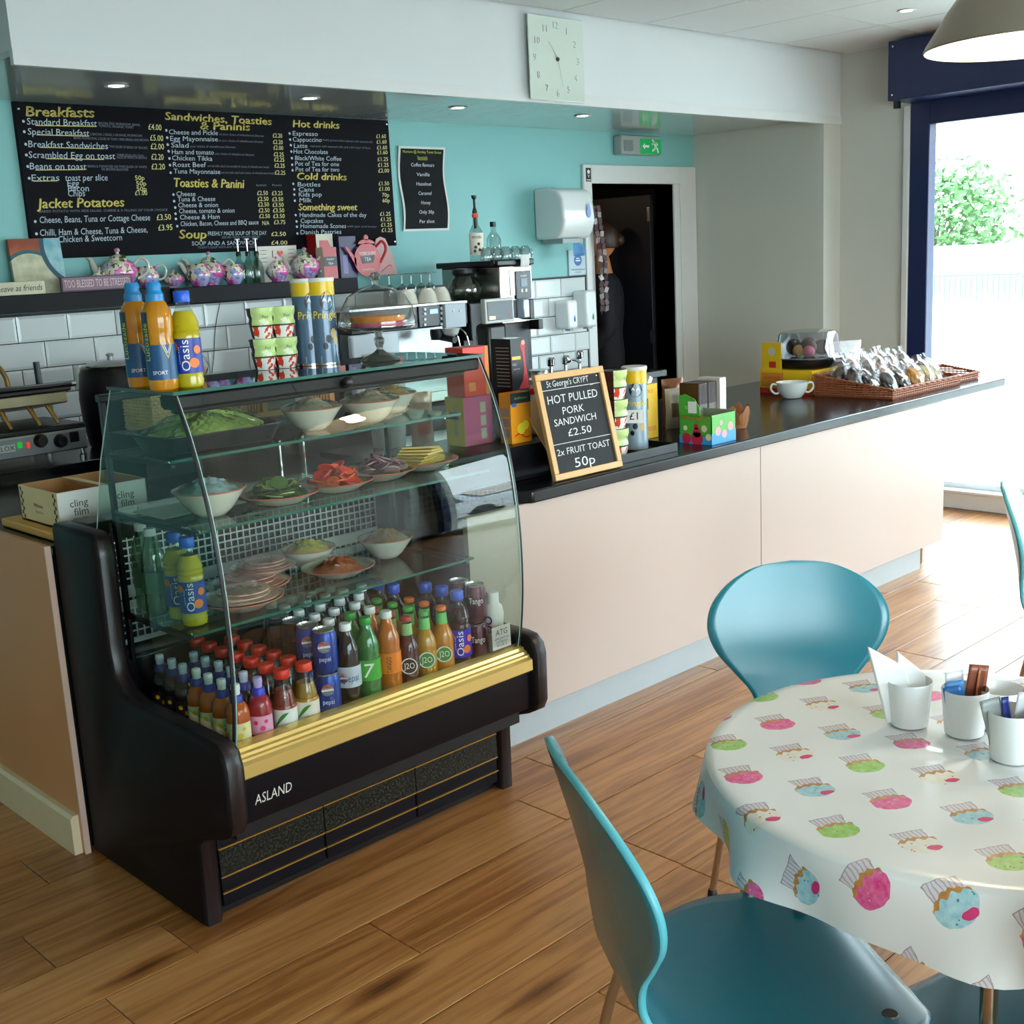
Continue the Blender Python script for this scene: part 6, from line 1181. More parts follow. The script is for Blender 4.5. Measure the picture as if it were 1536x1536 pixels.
for k, (px, yy) in enumerate(((612, 4.55), (642, 4.52), (662, 4.58))):
    p = at(px, 456, y=yy); t = thing('coffee_cup', f'upturned white cup on the espresso machine, {["left", "middle", "right"][k]} of three', 'cup', (p.x, yy, pz1+.008), 0, 'upturned cups'); M().lathe([(.052, 0), (.050, .004), (.042, .040), (.030, .062), (.024, .066), (.024, .070), (.020, .070)], 28).obj('cup', mat('cup_cream', 'CFCDBE', .2, coat=.3), t)
for k, (px, yy) in enumerate(((585, 4.80), (604, 4.72), (618, 4.70), (633, 4.68), (646, 4.66))):
    p = at(px, 440, y=yy); t = thing('sundae_glass', f'upturned clear sundae glass behind the cups, number {["one", "two", "three", "four", "five"][k]} from the left', 'glass', (p.x, yy, pz1+.008), 0, 'sundae glasses')
    t['label'] = 'upturned clear stemmed glass on the machine, ' + ['farthest left beside the dome', 'second from the left', 'in the middle of the row', 'second from the right', 'farthest right by the coffee jug'][k]
    M().lathe([(.036, 0), (.037, .002), (.030, .075), (.012, .088), (.005, .094), (.005, .135), (.034, .140), (.035, .143)], 20, cap=False).obj('glass', glass('stemware', 'E4ECEA', 2.0, .02, 1.5, .02), t)
# glass coffee jug and instanta boiler
bo = thing('water_boiler', 'stainless countertop water boiler with a dark control panel, glasses stacked on top', 'boiler', (5.0, 4.50, 1.1)); YB2 = 4.42
bx0, bx1 = at(751, 450, y=YB2).x, at(800, 450, y=YB2).x; bz0, bz1 = at(780, 490, y=YB2).z, at(790, 388, y=YB2).z
W(bo).box(bx0, bx1, YB2, 4.86, bz0+.02, bz1-.03).obj('casing', STEEL, bo, bevel=.006); W(bo).box(bx0-.02, bx1+.01, YB2-.01, 4.88, bz1-.03, bz1).obj('top', BLACK, bo, bevel=.006)
W(bo).box(bx0+.07, bx1-.015, YB2-.004, YB2, bz0+.16, bz1-.05).obj('fascia', mat('bright_steel', 'D8D2C0', .2, .6), bo); 
p0, p1 = at(773, 407, y=YB2-.01), at(798, 447, y=YB2-.01); W(bo).box(p0.x, p1.x, YB2-.010, YB2-.004, p1.z, p0.z).obj('control_panel', mat('panel_plum', '2C2A38', .3), bo, bevel=.003)
p = at(786, 423, y=YB2-.011); W(bo).box(p.x-.022, p.x+.022, YB2-.012, YB2-.010, p.z-.022, p.z+.018).obj('display', mat('lcd_grey', '6A7A88', .2), bo); m = W(bo); m.text('bravilor', .014, (p.x, YB2-.0115, p.z+.032), fit=.045); [m.box(p.x-.022+.03*k, p.x-.010+.03*k, YB2-.0115, YB2-.011, p.z-.05, p.z-.034) for k in range(2)]; m.obj('panel_print', WHT, bo, smooth=0)
p = at(786, 462, y=YB2-.03); W(bo).box(p.x-.022, p.x+.022, YB2-.05, YB2, p.z-.05, p.z+.045).obj('dispense_bay', mat('bay_blue', 'A8B8CC', .2, .4), bo, bevel=.006); W(bo).box(p.x+.03, p.x+.065, YB2-.04, YB2, p.z-.06, p.z+.045).obj('side_tap', BLACK, bo, bevel=.006)
W(bo).box(bx1-.02, bx1+.015, YB2-.05, YB2+.02, bz0-.02, bz0+.03).obj('foot', BLACK, bo, bevel=.004); W(bo).box(bx0+.02, bx1, YB2+.03, 4.86, ZM, bz0+.02).obj('stand', mat('stand_dark', '15161A', .4), bo)
W(bo).tube([(bx0-.03, YB2+.02, bz1-.012), (bx0+.16, YB2+.0, bz1-.016)], .016, 12).obj('front_rail', BLACK, bo)
nt_ = thing('paper_note', 'small curled white note hanging over the boiler top', 'note', (0, 0, 0)); p = at(785, 388, y=YB2-.02); nt_.location = p; M().grid(lambda u, v: ((u-.5)*.062, -.004-.008*math.sin(PI*v), -.062*v+.02), 4, 8).obj('sheet', mat('paper_white', 'DADDD9', .6), nt_, solid=.001)
for k in range(5):
    px = 730+k*14.5; p = at(px, 388, y=4.52+.03*(k % 2)); t = thing('small_glass', 'upturned tumbler on the boiler, ' + ['leftmost', 'second from the left', 'in the middle', 'second from the right', 'rightmost'][k], 'glass', (p.x, p.y, bz1+.001), 0, 'upturned tumblers'); M().lathe([(.034, 0), (.035, .002), (.033, .03), (.024, .058), (.016, .066)], 20).obj('glass', glass('tumbler', 'DDE3E3', 2.4, .08, 1.5, .10), t); M().tube(bez([(.033, 0, .012), (.05, 0, .02), (.05, 0, .04), (.027, 0, .05)], 4), .004, 6).obj('handle', glass('tumbler', 'C4CCCC'), t)
def spirit(px, yy, h, l_, cap_, pump=False):
    p = at(px, 388, y=yy); t = thing('syrup_bottle', l_, 'bottle', (p.x, yy, bz1+.001)); k = h/.30
    M().lathe([(.036, 0), (.038, .006), (.038, .165*k), (.030, .19*k), (.014, .225*k), (.013, .27*k)], 24).obj('bottle', glass('syrup_glass', 'E0EAE8', 1.8, .03, 1.5, .04), t)
    if pump:
        M().lathe([(.016, .265*k), (.016, .285*k), (.012, .292*k)], 16).obj('collar', C_('red_collar', 'B83A2A'), t); M().tube([(0, 0, .20*k), (0, 0, .30*k)], .009, 8).obj('pump_tube', BLACK, t); M().lathe([(.012, .29*k), (.014, .30*k), (.006, .33*k), (.006, .375*k), (.013, .385*k), (.014, .40*k)], 14).obj('pump', BLACK, t)
        wrapband(.0390, .03, .14, -1.2, 1.2, 16).obj('label', TX('label_cream', 'D8D4C0'), t).rotation_euler = (0, 0, RZ); m = M(); lab(m, 'MONIN', .02, .118, .0400, fit=.05); m.T = Matrix.Identity(4)
        for a, z in ((-.2, .07), (.2, .085), (.3, .055), (-.3, .05)): m.disc((.040*math.sin(a), -.0402*math.cos(a), z), .008, (0, -1, 0), seg=8)
        m.obj('label_print', mat('print_black', '1B1B1B'), t, smooth=0).rotation_euler = (0, 0, RZ)
    else: M().lathe([(.016, .262*k), (.016, .30*k), (.014, .302*k)], 16).obj('cap', BLACK, t)
spirit(716, 4.62, .245, 'tall syrup bottle with a long black pump on the boiler', 1, True); spirit(742, 4.66, .195, 'clear bottle with black screw cap on the boiler', 0)
jg = thing('coffee_jug', 'round glass filter coffee jug with black collar left of the boiler', 'jug', (at(697, 430, y=4.60).x, 4.60, at(697, 452, y=4.60).z))
M().lathe([(.060, 0), (.080, .02), (.088, .055), (.080, .09), (.055, .12), (.048, .135)], 28, cap=False).obj('bowl', glass('jug_glass', '9AA89C', 2.0, .03, 1.5, .1), jg); M().lathe([(.050, .125), (.062, .14), (.060, .16), (.02, .165)], 24).obj('collar', BLACK, jg)
M().tube(bez([(.05, 0, .15), (.10, 0, .17), (.13, 0, .13), (.12, 0, .06)], 5), .011, 10).obj('handle', BLACK, jg); M().box(.105, .125, -.015, .0, .05, .115).obj('orange_tag', C_('orange', 'EE9A1E'), jg); M().lathe([(.065, -.005), (.07, -.001)], 24).obj('hot_plate', BLACK, jg)
js = thing('jug_stand', 'black warming stand and filter machine under the coffee jug', 'machine', (4.5, 4.5, ZM)); W(js).box(at(706, 480, y=4.50).x, at(744, 470, y=4.50).x-.005, 4.50, 4.88, ZM+.28, jg.location.z-.007).obj('body', mat('stand_dark', '15161A', .4), js, bevel=.006); W(js).box(at(700, 480, y=4.50).x, at(748, 470, y=4.50).x, 4.53, 4.86, ZM, ZM+.28).obj('column', mat('stand_dark', '15161A', .4), js)
tl = thing('till_display', 'white-framed till screen facing back, on a dark pole behind the cartons', 'till display', (at(745, 470, y=3.9).x, 3.9, 1.0)); q0, q1 = at(727, 449, y=3.90), at(772, 482, y=3.90)
sc2 = W(tl).box(q0.x, q1.x, 3.90, 3.93, q1.z, q0.z); sc2.obj('frame', mat('till_pale', 'C9C8C0', .35), tl, bevel=.004); W(tl).box(q0.x+.012, q1.x-.012, 3.897, 3.90, q1.z+.012, q0.z-.012).obj('screen', mat('screen_grey', '3A3E48', .15), tl)
W(tl).box(q0.x+.02, q0.x+.055, 3.896, 3.897, q1.z+.018, q1.z+.032).obj('gold_label', GOLD, tl); W(tl).box(q1.x-.03, q1.x-.024, 3.896, 3.897, q1.z+.03, q1.z+.04).obj('red_light', C_('red', 'D8331C'), tl)
xm = (q0.x+q1.x)/2; W(tl).box(xm-.07, xm+.05, 3.91, 4.0, ZW+.13, q1.z-.0).obj('base', mat('till_black', '0E0E13', .3), tl, bevel=.02); W(tl).lathe([(.07, 0), (.07, .01), (.02, .02), (.02, .14)], 20, (xm-.01, 3.96, ZW-.012)).obj('pole', BLACK, tl)
D.objects['till_display'].location.z = 1.0
sh2 = thing('under_shelf', 'dark service shelf behind the counter under the till', 'shelf', (3.2, 3.87, .8)); W(sh2).box(2.86, 4.6, 3.87, 4.15, ZW-.04, ZW-.013).obj('board', LAM, sh2)
bt = thing('squeeze_bottle', 'white conical bottle between the till display and espresso machine', 'bottle', (at(716, 500, y=4.05).x, 4.05, ZW-.012)); M().lathe([(.045, 0), (.048, .01), (.048, .20), (.018, .40), (.006, .44)], 24).obj('bottle', PLAST, bt)
sj = thing('steel_jug', 'stainless milk jug with handle right of the black carton', 'jug', (at(806, 545, y=3.75).x, 3.75, ZW+.001)); M().lathe([(.055, 0), (.058, .004), (.058, .20), (.052, .23), (.054, .25)], 28).obj('body', STEEL, sj); M().tube(bez([(.056, 0, .22), (.095, 0, .225), (.10, 0, .16), (.058, 0, .08)], 5), .006, 8).obj('handle', STEEL, sj)
sj.rotation_euler = (0, 0, RZ); sj.location.x += .0
# sink taps
for k, (px, h) in enumerate(((826, 0), (848, 0), (869, .02))):
    p = at(px, 545, y=4.78); t = thing('sink_tap', 'chrome tap at the wash basin, ' + ['left one', 'middle spout', 'right one'][k], 'tap', (p.x, 4.78, ZM), 0, 'basin taps')
    M().lathe([(.02, 0), (.02, .01), (.012, .02), (.012, .06+h), (.024, .07+h), (.026, .10+h), (.018, .112+h)], 18).obj('body', CHROME, t)
    if k == 1: M().tube(bez([(0, 0, .06), (0, -.06, .09), (0, -.12, .075)], 5), .009, 10).obj('spout', CHROME, t)
wbn = thing('scales', 'dark grey kitchen scales tray behind the packets', 'scales', (at(836, 570, y=3.60).x, 3.60, ZW+.001)); M().box(-.12, .13, -.02, .18, 0, .05).obj('base', mat('slate_grey', '2E3440', .3), wbn, bevel=.006); M().box(-.13, .14, -.03, .19, .055, .062).obj('plate', mat('slate_grey2', '3A4250', .25), wbn, bevel=.002); M().box(-.02, .02, .06, .10, .05, .055).obj('pillar', BLACK, wbn)
# inside view behind the case: basket, wooden rack
wk = thing('cutlery_basket', 'cream woven basket seen through the case behind the top shelf', 'basket', (1.86, 3.95, 1.06)); 
m = M(); weave(m, [(0, 0), (.34, 0), (.34, .22), (0, .22)], .004, lambda x, y: .145, .012, .0045, .003); tag(m.obj('woven_side', mat('pale_wicker', 'D8C08A', .5, var=.25), wk), kind='stuff'); M().box(.003, .337, .003, .217, 0, .006).obj('base', mat('pale_wicker', 'D8C08A'), wk)
isl = thing('prep_table', 'dark low prep table standing behind the display case', 'table', (1.95, 3.5, 0)); W(isl).box(1.94, 2.595, 3.45, 4.20, .86, .90).obj('top', LAM, isl, bevel=.004)
for x, y in ((1.97, 3.50), (2.53, 3.50), (1.97, 4.15), (2.53, 4.15)): W(isl).box(x-.02, x+.02, y-.02, y+.02, 0, .86).obj('leg', STEEL, isl)
W(isl).box(1.96, 2.84, 3.92, 4.18, .90, 1.055).obj('riser', mat('riser_dark', '22262A', .5), isl)
wk.location = (2.02, 3.94, 1.057)
rk = thing('wooden_rack', 'wooden slatted rack seen behind the bowls of the top shelf', 'rack', (2.38, 3.95, 1.057)); rk.scale = (.9, 1, 1); PIN = mat('pine_rack', 'C88A4A', .45, var=.15, vs=25)
M().box(0, .50, 0, .14, 0, .02).obj('base', PIN, rk)
for x in (0, .11, .35, .46): M().box(x, x+.025, 0, .02, .02, .125).obj('post', PIN, rk)
for x in (.03, .045, .06, .075, .09, .385, .40, .415, .43, .445): M().box(x, x+.005, .005, .015, .02, .11).obj('slat', PIN, rk)
M().box(.135, .35, .003, .01, .03, .115).obj('label_panel', mat('grey_label2', '6A7068', .5), rk); m = M(); m.box(.15, .33, .0022, .0028, .10, .104); m.box(.16, .32, .0022, .0028, .09, .092); m.obj('label_print', mat('print_black', '1B1B1B'), rk, smooth=0)
wc_ = thing('white_container', 'white rounded container seen behind the bowls at the case top right', 'container', (3.10, 3.98, ZW-.012)); M().lathe([(.07, 0), (.08, .20), (.092, .38), (.088, .39)], 28).obj('tub', PLAST, wc_)
# cake stand on the case
ca = at(573, 541, z=ZT); cx_, cy_ = ca.x, ca.y; pl = at(563, 493, y=cy_); s_ = thing('cake_stand', 'glass pedestal cake stand with domed cover and a tart on top of the case', 'cake stand', (cx_-.005, cy_, ZT+.001)); hz = pl.z-ZT
GS = glass('pressed_glass', 'DDE2DE', 2.2, .02, 1.5, .08)
M().lathe([(.055, 0), (.056, .003), (.045, .010), (.020, .022), (.010, .030), (.009, .036), (.014, .050), (.015, .060), (.010, .066), (.012, hz-.008), (.030, hz-.003)], 32, cap=False).obj('pedestal', mat('thick_glass', 'B0B4B0', .04, trans=.85, ior=1.45), s_)
M().lathe([(.001, hz-.004), (.095, hz-.002), (.110, hz+.006), (.110, hz+.009), (.094, hz+.002), (.001, hz+.001)], 40, cap=False).obj('plate', GS, s_)
M().lathe([(.106, hz+.003), (.109, hz+.012), (.107, hz+.025), (.100, hz+.055), (.080, hz+.088), (.050, hz+.108), (.016, hz+.116), (.008, hz+.120)], 44, cap=False).obj('dome', glass('dome_glass', 'F4F6F5', 1.8, .01, 1.5, .01), s_)
M().lathe([(.008, hz+.118), (.008, hz+.128), (.016, hz+.134), (.018, hz+.142), (.012, hz+.150), (.003, hz+.152)], 20).obj('knob', mat('thick_glass', 'B0B4B0', .04), s_)
tt = M().lathe([(.070, hz+.016), (.075, hz+.020), (.078, hz+.034), (.068, hz+.036), (.001, hz+.033)], 44, wob=lambda a, j: 1+.02*math.cos(30*a)*(j in (1, 2))).obj('tart', mat('pastry', 'D88A2E', .35, var=.2, vs=50, coat=.3), s_)
M().lathe([(.070, hz+.003), (.074, hz+.005), (.073, hz+.015), (.070, hz+.016)], 44, wob=lambda a, j: 1+.015*math.cos(34*a)).obj('pink_case', mat('pink_paper', 'C83A72', .5), s_)
lf = at(322, 573, z=ZT); lo = thing('bread_bag', 'small clear bag of bread rolls at the back of the case top', 'bag', (lf.x+.02, 2.79, ZT+.001))
for k, (x, y) in enumerate(((-.022, 0), (.022, .004))): M().ball((x, y, .024), (.024, .020, .024), 0, 14, 9).obj('roll', mat('bread', 'C8843A', .6, bmp=.2, var=.2, vs=60), lo)
M().grid(lambda u, v: ((.050*math.sin(PI*(.25+.72*v))+.003)*math.cos(2*PI*u)*(1+.08*math.sin(9*2*PI*u+6*v)), .75*(.045*math.sin(PI*(.25+.72*v))+.003)*math.sin(2*PI*u), .075*v**.8), 26, 10, closeu=True).obj('film', FILM, lo, smooth=30); M().grid(lambda u, v: ((.004+.022*v)*math.cos(2*PI*u)*(1+.2*math.sin(5*2*PI*u)), (.004+.012*v)*math.sin(2*PI*u), .072+.030*v), 20, 4, closeu=True).obj('bag_neck', FILM, lo, smooth=30)

p0, p1 = at(757, 488, y=4.95), at(806, 520, y=4.95); wp_ = thing('paper_notices', 'white paper sheets pinned on the tiles beneath the boiler', 'papers', ((p0.x+p1.x)/2, 4.95, p1.z))
W(wp_).box(p0.x, p1.x-.04, 5.018, 5.021, p1.z, p0.z).obj('sheet', mat('paper_white', 'DADDD9', .6), wp_); W(wp_).box(p0.x+.06, p1.x, 5.014, 5.017, p1.z+.015, p0.z-.01).obj('sheet', mat('paper_white', 'DADDD9', .6), wp_)
# ================================================================== TABLE, CHAIRS, LAMP
TC = (1.835, .835); TR_ = .444; TZ = .742
tb_ = thing('round_table', 'round cafe table under the cupcake-print cloth', 'table', (TC[0], TC[1], 0))
M().lathe([(TR_-.012, TZ-.030), (TR_-.004, TZ-.024), (TR_-.004, TZ-.006), (TR_-.010, TZ-.001)], 56).obj('table_top', mat('table_white', 'D8D4CC', .4), tb_)
LEG = mat('warm_chrome', 'B59A80', .22, .9)
for k in range(4):
    a = R(119+90*k); M().tube([(.36*math.cos(a), .36*math.sin(a), TZ-.03), (.41*math.cos(a), .41*math.sin(a), .008)], .0125, 14).obj('leg', LEG, tb_); M().lathe([(.017, 0), (.017, .012), (.012, .016)], 14, (.41*math.cos(a), .41*math.sin(a), 0)).obj('foot', BLACK, tb_)
# printed cloth: the pattern is a formula over the flat cloth (uv in metres)
g = G('cupcake_oilcloth'); u_, v_, _z = g.xyz(g.scale(g.co('UV'), 4.0)); u_ = u_-2.0; v_ = v_-2.0
e1, e2, o_ = (.1305, -.0145), (.0345, -.1135), (1.762-TC[0], 1.178-TC[1]); det = e1[0]*e2[1]-e1[1]*e2[0]
rx, ry = u_-o_[0], v_-o_[1]
A_ = (rx*e2[1]-ry*e2[0])*(1/det); B_ = (ry*e1[0]-rx*e1[1])*(1/det)
ai, bi = g.m('ROUND', A_), g.m('ROUND', B_); fa, fb = A_-ai, B_-bi
dx = fa*e1[0]+fb*e2[0]; dy = fa*e1[1]+fb*e2[1]
wp = g.noise(g.vec(u_, v_), 55, 1); wp2 = g.noise(g.vec(u_+3.0, v_), 55, 1)
dx = dx+(wp-.5)*.006; dy = dy+(wp2-.5)*.006
U = (.51, .86); q = (dx*U[0]+dy*U[1])*100.0; p_ = (dx*U[1]-dy*U[0])*100.0
cid = g.m('FLOORED_MODULO', ai+2.0*g.m('FLOORED_MODULO', bi, 2.0), 4.0)
def AND(*a):
    r = a[0]
    for b in a[1:]: r = g.m('MULTIPLY', r, b)
    return r
def ABS(a): return g.m('ABSOLUTE', a)
def is_(k): return AND(cid > (k-.5), cid < (k+.5))
base = g.mix(g.noise(g.vec(u_, v_), 3, 2), 'F2F2F0', 'F8F8F6')
wrapm = AND(q > .55, q < 3.0, ABS(p_) < (1.95+.22*q)); edge = AND(q > .4, q < 3.12, ABS(p_) < (2.07+.22*q))
stripe = g.m('SINE', p_*9.0) > .55
col = g.mix(edge, base, 'A890A0'); col = g.mix(wrapm, col, g.mix(stripe, 'E4DCDE', 'BEB0BC'))
capy = 1.15-.10*p_*p_+.16*g.m('SINE', p_*5.0)
cake = AND(q < capy, q > -1.2, ABS(p_) < 3.05); col = g.mix(cake, col, g.ramp(wp, (.3, 'B57A3A'), (.7, 'D89A52')))
ice = AND((p_*p_*.098+(q+1.25)*(q+1.25)*.17) < 1.0, q < (.35-.06*p_*p_+.28*g.m('SINE', p_*3.6)))
shade_ = g.noise(g.vec(u_, v_), 90, 2)
icol = g.mix(is_(0), g.mix(is_(1), g.mix(is_(2), g.ramp(shade_, (.3, '8FC850'), (.7, 'B8E080')), g.ramp(shade_, (.3, '8FCBD8'), (.7, 'C4E4EA'))), g.ramp(shade_, (.35, 'F2ECD8'), (.6, 'F6F2E6'))), g.ramp(shade_, (.3, 'E83A86'), (.7, 'F282B0')))
col = g.mix(ice, col, icol)
vd = g.voro(g.vec(u_, v_), 95); vc = g.voro(g.vec(u_, v_), 95, out='Color'); r_, gg_, b_ = g.xyz(vc)
dots = AND(ice, vd < .17, q < -.3); dcol = g.mix(is_(0), g.mix(is_(2), g.mix(r_ > .5, 'C8304A', 'D86A3A'), g.mix(r_ > .5, '3A8A9A', '4A9AB0')), 'F4B8CC'); dcol = g.mix(AND(is_(3), gg_ > .6), dcol, '2A6A8A')
col = g.mix(dots, col, dcol)
ch = AND(((p_-1.3)*(p_-1.3)*.55+(q+2.6)*(q+2.6)*1.7) < .85, g.m('MAXIMUM', is_(1), is_(2))); col = g.mix(ch, col, 'E22A78')
OIL = g.bsdf(col, .28, 0, g.bump(g.noise(g.vec(u_, v_), 14, 2), .12, .01), spec=.5, coat=.25, coatr=.15)
n = 144; NR = 34; NZ = 30; vs = [(0, 0, TZ+.002)]; uv = [(0, 0)]
for j in range(1, NR+1):
    r = TR_*j/NR
    for k in range(n):
        a = 2*PI*k/n; vs.append((r*math.cos(a), r*math.sin(a), TZ+.002+.0012*math.sin(7*a+r*9)*math.sin(r*20)-(.004 if j == NR else 0))); uv.append((r*math.cos(a), r*math.sin(a)))
def drop_(a): return .092+.042*math.cos(a-R(245))+.010*math.sin(3*a+.5)
for j in range(1, NZ+1):
    for k in range(n):
        a = 2*PI*k/n; t = j/NZ; L = drop_(a)*t; f_ = math.sin(9*a+1.1)+.55*math.sin(14*a+.6)+.35*math.sin(5*a+2.0)
        amp = .015*t**1.2; r = TR_+.004*math.sin(min(1, t*4)*PI/2)+.004*t+amp*f_
        vs.append((r*math.cos(a), r*math.sin(a), TZ-.002-L*.985-.006*(1-math.cos(min(1, t*6)*PI/2)))); uv.append(((TR_+L)*math.cos(a), (TR_+L)*math.sin(a)))
fs = [(0, 1+k, 1+(k+1) % n) for k in range(n)]+[(1+(j-1)*n+k, 1+j*n+k, 1+j*n+(k+1) % n, 1+(j-1)*n+(k+1) % n) for j in range(1, NR+NZ) for k in range(n)]
me = D.meshes.new('tablecloth'); me.from_pydata(vs, [], fs); me.materials.append(OIL); ul = me.uv_layers.new(name='flat')
for lp_ in me.loops: x_, y_ = uv[lp_.vertex_index]; ul.data[lp_.index].uv = ((x_+2)/4, (y_+2)/4)
me.polygons.foreach_set('use_smooth', [True]*len(fs)); cl = D.objects.new('tablecloth', me); COL.objects.link(cl); cl.location = (TC[0], TC[1], 0); tag(cl, 'white oilcloth printed with colourful cupcakes, draped over the round table', 'tablecloth')
# pots of napkins, sachets
CZ = TZ+.004; PC = mat('pot_white', 'F0F1F0', .22, var=.01, coat=.3)
def cupw(px, py, label, h=.085, r0=.033, r1=.040):
    p = at(px, py, z=CZ); t = thing('condiment_pot', label, 'pot', (p.x+.0, p.y+.0, CZ), 0); w_ = .0022
    M().lathe([(r0-.004, 0), (r0, .003), (r1, h-.003), (r1-.001, h), (r1-w_, h-.002), (r0-w_, .006), (.001, .005)], 40, cap=False).obj('pot', PC, t); return t
c1_ = cupw(1363, 1086, 'white pot holding a folded white napkin, left one on the table', .084)
m = M()
for k, (w_, h_, ox, an) in enumerate(((.058, .150, -.012, .28), (.052, .128, .010, .10))):
    T0 = Matrix.Rotation(R(-45), 4, 'Z') @ Matrix.Translation((ox, .004*k, .012)) @ Matrix.Rotation(-an, 4, 'Y')
    q_ = M(); q_.T = T0; q_.prism([(-w_/2, 0), (w_/2, 0), (w_/2, h_*.62), (-w_/2+.006, h_)], -.006, .006, 'y'); q_.obj('napkin', mat('napkin_white', 'F6F6F4', .8), c1_, bevel=.003, smooth=40)
c2_ = cupw(1446, 1100, 'white pot holding blue and brown sachets, middle one on the table', .084)
def sachets(t, L):
    for k, (c, x, y, w_, h_, ry, rz) in enumerate(L):
        q_ = M(); q_.T = Matrix.Rotation(R(-45)+rz, 4, 'Z') @ Matrix.Translation((x, y, .012)) @ Matrix.Rotation(ry, 4, 'Y'); q_.grid(lambda u, v: ((u-.5)*w_, .003*math.sin(PI*u)*math.sin(PI*v), v*h_), 6, 8); q_.obj('sachet', mat('sach'+c, c, .35, .1), t, smooth=60, solid=.0015)
sachets(c2_, [('8A4A32', .012, .006, .034, .112, .12, 0), ('A86040', .024, -.002, .020, .106, .10, .3), ('4A90D0', -.008, .002, .034, .086, -.14, .1), ('3A7AC0', -.012, -.012, .030, .080, -.18, -.1), ('E8E8EC', -.006, .014, .034, .100, -.08, .2)])
c3_ = cupw(1516, 1138, 'white pot holding silver and blue packets, front one on the table', .086)
sachets(c3_, [('9AA09E', -.014, .0, .034, .098, -.25, 0), ('20307A', .000, -.004, .012, .100, -.15, 0), ('C8C8CC', .012, .002, .034, .102, .15, .2), ('2A44B0', .022, -.004, .012, .094, .35, 0), ('E8A878', .018, .010, .030, .104, .3, .4)])
c4_ = cupw(1500, 1092, 'white pot standing behind the sachet pots at the right', .075)
# ---- moulded plywood chairs
g = G('teal_lacquer'); c = g.co(); TEALC = g.bsdf(g.mix(g.noise(c, 4, 3), '0E7386', '1A8598'), .26, 0, None, spec=.55, coat=.35, coatr=.22)
TEALE = mat('teal_edge', '58AEB8', .35)
PROF = [(.205, .408, .0), (.204, .412, .055), (.198, .420, .095), (.180, .432, .140), (.140, .441, .178), (.060, .445, .205), (-.02, .443, .208), (-.10, .440, .180), (-.15, .444, .140), (-.185, .460, .112), (-.205, .495, .100), (-.214, .545, .112), (-.222, .60, .150), (-.232, .655, .190), (-.244, .71, .208), (-.256, .76, .198), (-.266, .80, .165), (-.273, .828, .120), (-.277, .844, .072), (-.279, .850, .0)]
def catm(L, t):
    n_ = len(L)-1; x = min(max(t*n_, 0), n_-1e-6); i = int(x); f = x-i; g_ = lambda k: L[min(max(k, 0), n_)]; a, b, c, d = g_(i-1), g_(i), g_(i+1), g_(i+2)
    return tuple(.5*((2*b[k])+(-a[k]+c[k])*f+(2*a[k]-5*b[k]+4*c[k]-d[k])*f*f+(-a[k]+3*b[k]-3*c[k]+d[k])*f**3) for k in range(len(a)))
def shellf(u, v):
    x, z, w_ = catm(PROF, v); s = (u*2-1); w_ = max(w_, .0004); back = min(1, max(0, (z-.47)/.12)); y = s*w_
    x += back*.55*y*y*1.3; z += (1-back)*.25*y*y
    return (x, y, z)
seat_m = M().grid(shellf, 22, 76).mesh('shell', [TEALC, TEALE], 180)
CHR = mat('chair_chrome', 'C4B8A8', .14, .95)
legms = [M().tube(bez([(.0+sx_*.03, sy_*.03, .425), (sx_*.11, sy_*.11, .424), (sx_*.155, sy_*.150, .405), (sx_*.20, sy_*.185, .20), (sx_*.235, sy_*.205, .012)], 6), .0085, 12).mesh('leg', CHR) for sx_ in (1, -1) for sy_ in (1, -1)]
footms = [M().lathe([(.012, 0), (.012, .010), (.0095, .02)], 14, (sx_*.235, sy_*.205, 0)).mesh('foot', BLACK) for sx_ in (1, -1) for sy_ in (1, -1)]
hubm = M().lathe([(.05, .428), (.052, .436)], 24).mesh('mount_plate', CHR); boltm = M().lathe([(.011, .0), (.010, .0018)], 16).mesh('bolt', mat('bolt_grey', '5A5450', .35, .6))
def chair(x, y, fwd, label, k=1.0, kz=1.0):
    t = thing('plywood_chair', label, 'chair', (x, y, 0), math.atan2(fwd[1], fwd[0]), 'teal plywood chairs'); t.scale = (k, k, kz)
    sh = link('shell', seat_m, t); d = sh.modifiers.new('solid', 'SOLIDIFY'); d.thickness = .011; d.offset = 0; d.material_offset_rim = 1; d.use_even_offset = False
    for i in range(4): l_ = link('leg', legms[i], t); link('foot', footms[i], l_)
    link('mount_plate', hubm, t)
    for sx_ in (-.125, .125):
        for sy_ in (-.135, .135): link('bolt', boltm, sh, (sx_, sy_, .4525+.25*.135**2))
    return t
chair(1.428, .985, (.85, -.53), 'teal plywood chair seen from behind its backrest, nearest the camera', 1.12, 1.042)
chair(2.235, 1.35, (-.65, -.76), 'teal plywood chair on the far side of the cupcake table', 1.06)
chair(1.63, .60, (.25, .97), 'teal plywood chair at the bottom right corner, only its seat in view', 1.1)
chair(3.70, 1.315, (.35, -.94), 'teal plywood chair at the right edge, beyond the round table')
